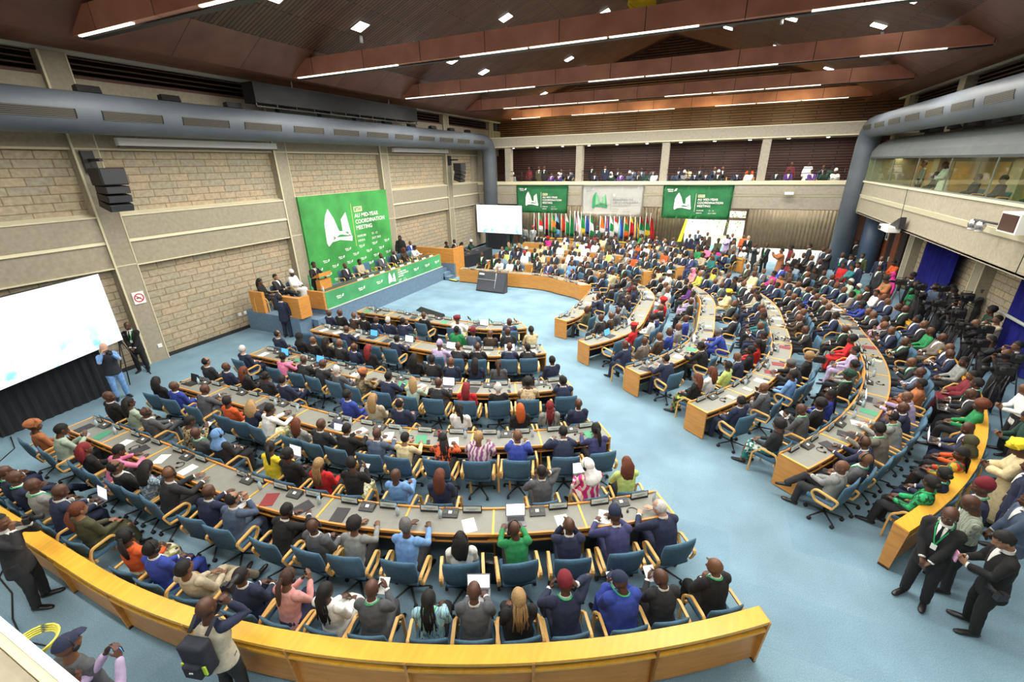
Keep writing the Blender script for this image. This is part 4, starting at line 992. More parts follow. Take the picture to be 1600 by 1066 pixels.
@cached
def hair_mesh(st):
    bm = BM(); rg = random.Random(hash(st) % 97 if False else sum(map(ord, st)))
    if st == 'short': shell(bm, (.081, .101, .103), n_amp=.004)
    elif st == 'thin': shell(bm, (.0795, .099, .100), cond=lambda p: p.z > hl(p.y) and (p.z < .06+.0 or p.y < -.03) and p.y < .06)
    elif st == 'afro': shell(bm, (.104, .118, .112), (0, -.024, .040), n_amp=.016, fs=30, cond=lambda p: p.z > hl(p.y)-.02 or p.y < -.02 and p.z > -.09)
    elif st in ('long', 'curly', 'braids', 'pony', 'bun'):
        shell(bm, (.084, .104, .106), n_amp=.004, cond=lambda p: p.z > hl(p.y)-.012)
        if st == 'long' or st == 'curly':
            a = 1.25 if st == 'curly' else 1
            loft(bm, [(0, -.06, .06), (0, -.085, -.03), (0, -.10, -.14), (0, -.105, -.27 if st == 'long' else -.24)], [(.075, .05), (.092*a, .05*a), (.095*a, .042*a), (.06*a, .022*a)], X_, 16)
            for v in bm.verts:
                if v.co.z < .0: v.co += V((noise.noise(v.co*22), noise.noise(v.co*19+V((3, 0, 0))), 0))*(.012 if st == 'long' else .03)
        elif st == 'braids':
            for i in range(26):
                x = (rg.random()-.5)*.15; l = rg.uniform(.26, .42); y0 = -.085+.3*x*x*8
                tube(bm, [(x*.8, y0+.02, .03), (x*1.05, y0-.03, -.06), (x*1.1+rg.uniform(-.01, .01), y0-.035, -.18), (x*1.0+rg.uniform(-.03, .03), y0-.03, -l)], rg.uniform(.006, .009), 5)
        elif st == 'pony': ball(bm, (0, -.115, .03), .028); loft(bm, [(0, -.12, .03), (0, -.15, -.04), (.01, -.145, -.15), (.015, -.13, -.27)], [.026, .034, .034, .016], None, 10)
        else: ball(bm, (0, -.11, .02), (.042, .038, .042), 14, 10)
    elif st == 'hijab':
        shell(bm, (.093, .110, .116), (0, -.012, .014), cond=lambda p: not (p.y > .045 and abs(p.x) < .056 and p.z < .075))
        loft(bm, [(0, -.02, -.03), (0, -.02, -.09), (0, -.03, -.15), (0, -.03, -.23)], [(.09, .088), (.082, .088), (.125, .115), (.165, .135)], X_, 20)
        for v in bm.verts:
            if v.co.z < -.02: v.co += V((0, 1, 0))*.01*noise.noise(v.co*18)
    elif st == 'turban':
        shell(bm, (.115, .130, .088), (0, -.02, .072), n_amp=0, cond=lambda p: p.z > .0 or p.y < 0 and p.z > -.02)
        for v in bm.verts: v.co *= 1+.05*math.sin(v.co.x*60+v.co.z*70)+.05*noise.noise(v.co*14)
        for i in range(5):
            a = -.6+.3*i; loft(bm, [(-.11, -.01+.01*i, .03+.022*i), (0, .105-.018*i, .055+.022*i), (.11, -.02+.01*i, .03+.026*i)], [.018, .024, .018], None, 8)
    elif st == 'kufi': loft(bm, [(0, -.012, .035), (0, -.016, .09), (0, -.02, .125)], [(.087, .105), (.086, .103), (.072, .088)], X_, 22)
    elif st == 'cap':
        shell(bm, (.088, .106, .108), cond=lambda p: p.z > .035); loft(bm, [(0, .07, .05), (0, .12, .042), (0, .155, .032)], [(.07, .008), (.066, .006), (.04, .005)], X_, 12)
    elif st == 'beret': ball(bm, (.012, -.012, .095), (.118, .122, .034), 20, 10); loft(bm, [(0, -.01, .05), (0, -.01, .09)], [(.086, .103), (.09, .107)], X_, 20)
    elif st == 'peaked': ball(bm, (0, -.01, .118), (.115, .12, .026), 20, 8); loft(bm, [(0, -.01, .05), (0, -.01, .11)], [(.086, .103), (.092, .11)], X_, 20); loft(bm, [(0, .08, .06), (0, .135, .035)], [(.07, .006), (.045, .005)], X_, 12)
    return fin(bm, st)
@cached
def phones_mesh(_):
    bm = BM(); tube(bm, [(.092*math.sin(a), -.01, .012+.112*math.cos(a)) for a in [(-95+190*i/14)*PI/180 for i in range(15)]], .0065, 6)
    for k in (1, -1): ball(bm, (.094*k, -.008, -.010), (.016, .030, .034), 12, 8)
    return fin(bm, 'headphones')
@cached
def eyes_mesh(_):
    bm = BM()
    for k in (1, -1): ball(bm, (.030*k, .0785, -.004), (.0115, .0085, .0052), 12, 8); ball(bm, (.030*k, .0858, -.004), (.0056, .0028, .0052), 10, 6, mi=1)
    return fin(bm, 'eyes')
@cached
def brows_mesh(_):
    bm = BM()
    for k in (1, -1): loft(bm, [(.014*k, .0925, .014), (.032*k, .0905, .019), (.050*k, .078, .014)], [.0035, .0042, .0028], None, 6)
    return fin(bm, 'eyebrows')
@cached
def mouth_mesh(_):
    bm = BM(); loft(bm, [(-.024, .087, -.066), (0, .0965, -.063), (.024, .087, -.066)], [(.003, .003), (.005, .005), (.003, .003)], None, 8)
    loft(bm, [(-.020, .087, -.069), (0, .0955, -.0715), (.020, .087, -.069)], [(.003, .003), (.0055, .005), (.003, .003)], None, 8); return fin(bm, 'lips')
@cached
def glasses_mesh(_):
    bm = BM()
    for k in (1, -1):
        tube(bm, [(.032*k+.021*math.cos(a), .098, -.004+.016*math.sin(a)) for a in [2*PI*i/14 for i in range(15)]], .0022, 5)
        tube(bm, [(.054*k, .096, 0), (.082*k, .01, -.002)], .002, 5)
    tube(bm, [(-.011, .099, 0), (.011, .099, 0)], .0022, 5); return fin(bm, 'glasses')
# ---- colours: one material per kind of surface, tinted by each object's own colour so that all copies share their mesh
def tint_mat(name, rough, vary=.16, scale=14, bump=.1):
    m = mat(name, (.5, .5, .5), rough, vary=0); nt = m.node_tree; b = nt.nodes['Principled BSDF']
    oi = nt.nodes.new('ShaderNodeObjectInfo'); tc = nt.nodes.new('ShaderNodeTexCoord'); n = nt.nodes.new('ShaderNodeTexNoise'); n.inputs['Scale'].default_value = scale; n.inputs['Detail'].default_value = 4
    nt.links.new(tc.outputs['Object'], n.inputs['Vector']); r = nt.nodes.new('ShaderNodeMapRange'); r.inputs['From Min'].default_value = .3; r.inputs['From Max'].default_value = .7
    r.inputs['To Min'].default_value = 1-vary; r.inputs['To Max'].default_value = 1+vary; nt.links.new(n.outputs['Fac'], r.inputs[0])
    mx = nt.nodes.new('ShaderNodeVectorMath'); mx.operation = 'SCALE'; nt.links.new(oi.outputs['Color'], mx.inputs[0]); nt.links.new(r.outputs[0], mx.inputs['Scale']); nt.links.new(mx.outputs[0], b.inputs['Base Color'])
    bp = nt.nodes.new('ShaderNodeBump'); bp.inputs['Strength'].default_value = bump; bp.inputs['Distance'].default_value = .01; nt.links.new(n.outputs['Fac'], bp.inputs['Height']); nt.links.new(bp.outputs[0], b.inputs['Normal'])
    return m
CLOTHM = tint_mat('woven_cloth', .9); SKINM = tint_mat('skin', .48, .05, 20, .03); HAIRM = tint_mat('hair_strands', .75, .25, 60, .3)
SKIN = {'d': (SKINM, (.085, .036, .020)), 'm': (SKINM, (.15, .068, .036)), 'l': (SKINM, (.30, .15, .085)), 'p': (SKINM, (.52, .30, .21))}
LIPS = mat('lip_colour', (.16, .05, .045), .5); EYEW = mat('eye_white', (.42, .40, .36), .35); PUP = mat('dark_iris', (.01, .006, .004), .2)
HCOL = {'k': (.006, .005, .005), 'n': (.05, .022, .012), 'r': (.12, .03, .012), 'o': (.45, .08, .01), 'e': (.20, .012, .018), 'b': (.34, .21, .09), 'g': (.12, .12, .12), 'w': (.55, .55, .53)}
HM = {k: (HAIRM, c) for k, c in HCOL.items()}
HNAME = dict(k='black', n='dark brown', r='auburn', o='copper', e='wine red', b='blonde', g='grey', w='white')
CL = dict(bk=((.010, .010, .011), 'black'), nv=((.016, .024, .058), 'navy'), dk=((.022, .023, .027), 'charcoal'), gr=((.085, .09, .10), 'grey'), lg=((.24, .25, .24), 'light grey'), br=((.055, .034, .022), 'brown'),
 rb=((.028, .055, .30), 'royal blue'), bg=((.07, .10, .16), 'slate blue'), sk=((.16, .32, .62), 'sky blue'), wh=((.80, .80, .77), 'white'), be=((.42, .36, .25), 'beige'), cr=((.62, .52, .30), 'cream'), ol=((.06, .065, .03), 'olive'),
 og=((.62, .10, .022), 'orange'), rd=((.50, .015, .018), 'red'), pk=((.72, .20, .35), 'pink'), sp=((.62, .30, .28), 'dusty pink'), yl=((.80, .62, .03), 'yellow'), gn=((.02, .23, .075), 'green'), lm=((.52, .66, .20), 'lime'), mt=((.36, .45, .36), 'mint'),
 pu=((.11, .04, .22), 'purple'), lv=((.42, .34, .52), 'lilac'), mg=((.60, .03, .26), 'magenta'), mr=((.16, .012, .022), 'maroon'), tl=((.02, .16, .18), 'teal'), ru=((.36, .13, .05), 'rust'), dg=((.012, .05, .035), 'dark green'), tp=((.15, .13, .105), 'taupe'), mi=((.045, .05, .14), 'indigo'))
def pattern_mat(name, c1, c2, c3, kind='voronoi', scale=9):
    m = bpy.data.materials.new(name); m.use_nodes = True; nt = m.node_tree; b = _pr(m, c1, .85); m.diffuse_color = (*c1, 1)
    tc = nt.nodes.new('ShaderNodeTexCoord'); r = nt.nodes.new('ShaderNodeValToRGB'); r.color_ramp.interpolation = 'CONSTANT'
    if kind == 'voronoi':
        n = nt.nodes.new('ShaderNodeTexVoronoi'); n.inputs['Scale'].default_value = scale; nt.links.new(tc.outputs['Object'], n.inputs['Vector'])
        sp = nt.nodes.new('ShaderNodeSeparateColor'); nt.links.new(n.outputs['Color'], sp.inputs[0]); nt.links.new(sp.outputs[0], r.inputs[0])
    elif kind == 'wave':
        n = nt.nodes.new('ShaderNodeTexWave'); n.inputs['Scale'].default_value = scale; n.inputs['Distortion'].default_value = 9; n.inputs['Detail'].default_value = 2; nt.links.new(tc.outputs['Object'], n.inputs['Vector']); nt.links.new(n.outputs['Fac'], r.inputs[0])
    elif kind == 'check':
        n = nt.nodes.new('ShaderNodeTexBrick'); n.inputs['Scale'].default_value = scale; n.offset = 0; n.inputs['Mortar Size'].default_value = .06; n.inputs['Brick Width'].default_value = .5; n.inputs['Row Height'].default_value = .5
        n.inputs['Color1'].default_value = (0, 0, 0, 1); n.inputs['Color2'].default_value = (.5, .5, .5, 1); n.inputs['Mortar'].default_value = (1, 1, 1, 1)
        mp = nt.nodes.new('ShaderNodeMapping'); mp.inputs['Rotation'].default_value = (PI/2, 0, 0); nt.links.new(tc.outputs['Object'], mp.inputs[0]); nt.links.new(mp.outputs[0], n.inputs['Vector']); nt.links.new(n.outputs['Color'], r.inputs[0])
    e = r.color_ramp.elements; e[0].color = (*c1, 1); e[1].position = .66; e[1].color = (*c3, 1); x = e.new(.36); x.color = (*c2, 1)
    nt.links.new(r.outputs[0], b.inputs['Base Color']); return m
PT = dict(k1=(pattern_mat('kente_print', (.55, .30, .02), (.50, .05, .02), (.03, .14, .06), scale=14), 'colourful kente print'),
 k2=(pattern_mat('orange_green_print', (.70, .10, .01), (.66, .32, .02), (.05, .28, .05), scale=12), 'orange and green print'),
 k3=(pattern_mat('leopard_print', (.40, .32, .18), (.02, .018, .012), (.32, .24, .12), scale=40), 'leopard print'),
 k4=(pattern_mat('green_leaf_print', (.02, .30, .10), (.01, .09, .03), (.03, .42, .16), scale=22), 'green leaf print'),
 k5=(pattern_mat('marbled_print', (.25, .55, .62), (.62, .72, .45), (.16, .30, .55), 'wave', 5), 'marbled blue print'),
 k6=(pattern_mat('orange_dot_print', (.66, .09, .02), (.62, .10, .03), (.03, .02, .02), scale=24), 'orange printed'),
 k7=(pattern_mat('purple_gold_print', (.20, .05, .22), (.42, .28, .10), (.50, .44, .50), 'wave', 4), 'purple and gold'),
 k8=(pattern_mat('blue_dotted_print', (.22, .30, .36), (.50, .56, .58), (.14, .20, .26), scale=40), 'blue grey dotted'),
 k9=(pattern_mat('tan_plaid', (.50, .36, .20), (.22, .10, .07), (.62, .52, .34), 'check', 16), 'tan checked'),
 p1=(pattern_mat('camouflage_print', (.14, .10, .05), (.26, .20, .12), (.07, .06, .03), scale=18), 'brown camouflage'),
 p2=(pattern_mat('grey_green_print', (.24, .28, .22), (.10, .14, .12), (.36, .38, .30), 'wave', 6), 'grey green patterned'),
 p3=(pattern_mat('magenta_white_print', (.55, .02, .22), (.62, .10, .08), (.75, .66, .62), 'wave', 3), 'magenta and red print'),
 p4=(pattern_mat('yellow_black_print', (.48, .50, .08), (.02, .03, .02), (.12, .17, .05), scale=14), 'yellow and black print'),
 p5=(pattern_mat('teal_white_print', (.02, .16, .14), (.02, .20, .17), (.62, .68, .64), scale=18), 'teal and white print'),
 p6=(pattern_mat('pale_floral_print', (.66, .64, .42), (.34, .36, .12), (.76, .74, .58), scale=26), 'yellow floral print'),
 p7=(pattern_mat('gold_red_print', (.42, .22, .06), (.35, .03, .02), (.20, .10, .03), scale=30), 'gold and red print'),
 p8=(pattern_mat('blue_red_robe', (.22, .28, .36), (.40, .44, .50), (.46, .06, .08), 'wave', 3), 'grey blue robe with red stripes'))
def cloth(code):
    if code in PT: return PT[code]
    c, n = CL[code]; return (CLOTHM, c), n
WSH = mat('shirt_white', (.78, .78, .76), .8); GLAN = mat('lanyard_green', (.02, .38, .12), .7); SHOE = mat('black_shoe_leather', (.012, .011, .012), .3); SHOEB = mat('brown_shoe_leather', (.10, .035, .02), .35)
TIES = {'r': mat('tie_red', (.30, .015, .02), .7), 'b': mat('tie_blue', (.02, .03, .16), .7), 'k': mat('tie_black', (.015, .015, .02), .7)}
MESHV = {}
def inst(me, name, parent, mats, M=None):
    """one more object on a shared mesh; mats is a material, a (tinted material, colour) pair or a list of materials"""
    col = None
    if isinstance(mats, tuple): mats, col = mats
    mats = mats if isinstance(mats, list) else [mats]; kk = (me.name,)+tuple(m.name for m in mats)
    if kk not in MESHV:
        m2 = me if not len(me.materials) and not any(k[0] == me.name for k in MESHV) else me.copy()
        for i, m_ in enumerate(mats):
            if i < len(m2.materials): m2.materials[i] = m_
            else: m2.materials.append(m_)
        MESHV[kk] = m2
    o = bpy.data.objects.new(name, MESHV[kk]); C.objects.link(o)
    if col: o.color = (*col, 1)
    if parent: o.parent = parent
    if M is not None: o.matrix_local = M
    return o
HST = {'x': ('', 'shaved head'), 's': ('short', 'short %s hair'), 'n': ('thin', 'balding %s hair'), 'a': ('afro', '%s afro'), 'l': ('long', 'long %s hair'), 'c': ('curly', 'curly %s hair'),
       'b': ('braids', '%s braids'), 'p': ('pony', '%s ponytail'), 'u': ('bun', '%s bun'), 'h': ('hijab', '%s headscarf'), 't': ('turban', '%s headwrap'), 'k': ('kufi', '%s skullcap'),
       'v': ('cap', '%s cap'), 'B': ('beret', '%s beret'), 'P': ('peaked', '%s peaked cap')}
CUT = 21.75
CROWD = []; CROWDCH = []
def far_off(x, y, z): return math.hypot(math.hypot(x, y), EYE-z) > CUT and not (x < -13.5 and z > .5 and y < 22) and not (x > -17 and y > 23.5 and 7 < x) 
def add_crowd(lst, me, M, col): lst.append((me, M, col))
def person(x, y, z, rz, pose, top, hair='sk', skin='d', ex='', low=None, scale=1.0):
    """top: first letter s suit / t plain top / r robe, then colour code; hair: style letter + colour; ex: h headphones, l lanyard, r/b/k tie, g glasses, E eyes, F full face, <,> head turned, m mirrored"""
    yaw = 32 if '<' in ex else -32 if '>' in ex else 0; key = (pose, yaw) if math.hypot(x, y) < 15 else (pose, yaw, 2 if far_off(x, y, z) else 1); s = skel(key)
    kind, col = top[0], top[1:]; cm, cn = cloth(col); st = {'s': 'suit', 't': 'top', 'r': 'robe'}[kind]
    hs, hc = hair[0], hair[1:]; nm, ph = HST[hs]; M = Matrix.Translation(s['H']) @ s['Rh'].to_4x4() @ Matrix.Scale(HS, 4)
    if key[2:] == (2,):                                               # beyond the nearest three hundred: part of the distant crowd
        W4 = Matrix.Translation((x, y, z)) @ Matrix.Rotation(rz, 4, 'Z') @ Matrix.Scale(scale, 4)
        flat = lambda c: c[0][1] if isinstance(c[0], tuple) else tuple(c[0].diffuse_color[:3])
        add_crowd(CROWD, body_mesh(key), W4, SKIN[skin][1]); add_crowd(CROWD, jacket_mesh(key, st), W4, flat(cloth(col)))
        if kind != 'r': add_crowd(CROWD, trouser_mesh(key, 'skirt' if (low or '').startswith('!') else 'plain'), W4, flat(cloth((low or (col if kind == 's' else 'dk')).lstrip('!'))))
        if kind == 's': add_crowd(CROWD, shirt_mesh(key), W4, (.78, .78, .76))
        if 'l' in ex: add_crowd(CROWD, lanyard_mesh(key, st), W4, (.02, .38, .12))
        if nm: add_crowd(CROWD, hair_mesh(nm), W4 @ M, HCOL[hc] if hs in 'snalcbpu' else flat(cloth(hc)))
        for k in (1, -1): add_crowd(CROWD, shoe_mesh(key, k), W4, (.012, .011, .012))
        return None
    p = inst(body_mesh(key), 'person', None, SKIN[skin]); p.location = (x, y, z); p.rotation_euler = (0, 0, rz); p.scale = ((-scale if 'm' in ex else scale), scale, scale)
    inst(jacket_mesh(key, st), {'suit': 'jacket', 'top': 'top', 'robe': 'robe'}[st], p, cm)
    lowc = low or (col if kind == 's' else 'dk')
    if kind != 'r':
        sk = lowc.startswith('!'); inst(trouser_mesh(key, 'skirt' if sk else 'plain'), 'skirt' if sk else 'trousers', p, cloth(lowc.lstrip('!'))[0])
    if kind == 's':
        inst(shirt_mesh(key), 'shirt', p, WSH); [inst(cuff_mesh(key, k), 'cuff', p, WSH) for k in (1, -1)]
        for t in 'rbk':
            if t in ex: inst(tie_mesh(key), 'tie', p, TIES[t])
    for k in (1, -1): inst(shoe_mesh(key, k), 'shoe', p, SHOEB if col in ('bg',) else SHOE)
    if nm:
        hm = HM[hc] if hs in 'snalcbpu' else cloth(hc)[0]; inst(hair_mesh(nm), {'h': 'headscarf', 't': 'headwrap', 'k': 'skullcap', 'v': 'cap', 'B': 'beret', 'P': 'peaked_cap'}.get(hs, 'hair'), p, hm, M)
    if 'V' in ex: inst(vest_mesh(key), 'vest', p, (CLOTHM, (.50, .47, .36)))
    if 'U' in ex: inst(vest_mesh(key), 'vest', p, (CLOTHM, (.02, .024, .03)))
    if 'h' in ex: inst(phones_mesh(0), 'headphones', p, BLACK, M)
    if 'g' in ex: inst(glasses_mesh(0), 'glasses', p, BLACK, M)
    if 'E' in ex or 'F' in ex: inst(eyes_mesh(0), 'eyes', p, [EYEW, PUP], M)
    if 'F' in ex: inst(brows_mesh(0), 'eyebrows', p, HM['k'], M); inst(mouth_mesh(0), 'lips', p, LIPS, M)
    if 'l' in ex: inst(lanyard_mesh(key, st), 'lanyard', p, [GLAN, WHITE])
    colour = HNAME.get(hc, cloth(hc)[1] if hc in CL or hc in PT else '')
    p['_desc'] = 'person in %s%s, %s' % (cn, {'s': ' suit', 't': ' top', 'r': ' robe'}[kind] if 'print' not in cn and 'robe' not in cn else '', ph % colour if '%s' in ph else ph)
    return p

_tag = tag
def tag(o, *a, **k): return _tag(o, *a, **k) if o is not None else None
_chair = put_chair
def put_chair(kind, x, y, rz, label, group, z=0, simple=False):
    if not far_off(x, y, z): return _chair(kind, x, y, rz, label, group, z, simple)
    W4 = Matrix.Translation((x, y, z)) @ Matrix.Rotation(rz, 4, 'Z'); bpy.context.view_layer.update() if False else None
    for c in CHAIR[kind].children: add_crowd(CROWDCH, c.data, W4, (.055, .13, .205) if c.name.split('.')[0] in ('seat', 'backrest') else (.012, .012, .014) if c.name.split('.')[0] in ('base', 'gas_stem') else (.72, .43, .13))
def merge_crowd(lst, name, label, cat):
    """one mesh out of many, each keeping its own colour in a colour attribute"""
    import numpy as np
    if not lst: return
    nv = sum(len(m.vertices) for m, _, _ in lst); co = np.empty((nv, 3), np.float32); cl = np.ones((nv, 4), np.float32); lv = []; ls = []; vo = 0; lo = 0; buf = {}
    for me, M, col in lst:
        if me.name not in buf:
            n = len(me.vertices); a = np.empty(n*3, np.float32); me.vertices.foreach_get('co', a); l = np.empty(len(me.loops), np.int32); me.loops.foreach_get('vertex_index', l); s_ = np.empty(len(me.polygons), np.int32); me.polygons.foreach_get('loop_start', s_); buf[me.name] = (a.reshape(-1, 3), l, s_)
        a, l, s_ = buf[me.name]; n = len(a); Mn = np.array(M, np.float32); co[vo:vo+n] = a @ Mn[:3, :3].T + Mn[:3, 3]; cl[vo:vo+n, :3] = col; lv.append(l+vo); ls.append(s_+lo); vo += n; lo += len(l)
    lv = np.concatenate(lv); ls = np.concatenate(ls); me = bpy.data.meshes.new(name); me.vertices.add(nv); me.vertices.foreach_set('co', co.ravel()); me.loops.add(len(lv)); me.loops.foreach_set('vertex_index', lv); me.polygons.add(len(ls)); me.polygons.foreach_set('loop_start', ls)
    me.polygons.foreach_set('use_smooth', np.ones(len(ls), bool)); me.update(calc_edges=True); at = me.color_attributes.new('own_colour', 'FLOAT_COLOR', 'POINT'); at.data.foreach_set('color', cl.ravel())
    m = mat('many_coloured_cloth', (.5, .5, .5), .85); nt = m.node_tree
    if not any(n.type == 'ATTRIBUTE' for n in nt.nodes): a_ = nt.nodes.new('ShaderNodeAttribute'); a_.attribute_name = 'own_colour'; nt.links.new(a_.outputs['Color'], nt.nodes['Principled BSDF'].inputs['Base Color'])
    return _tag(obj(name, me, m), label, cat, None, 'stuff')

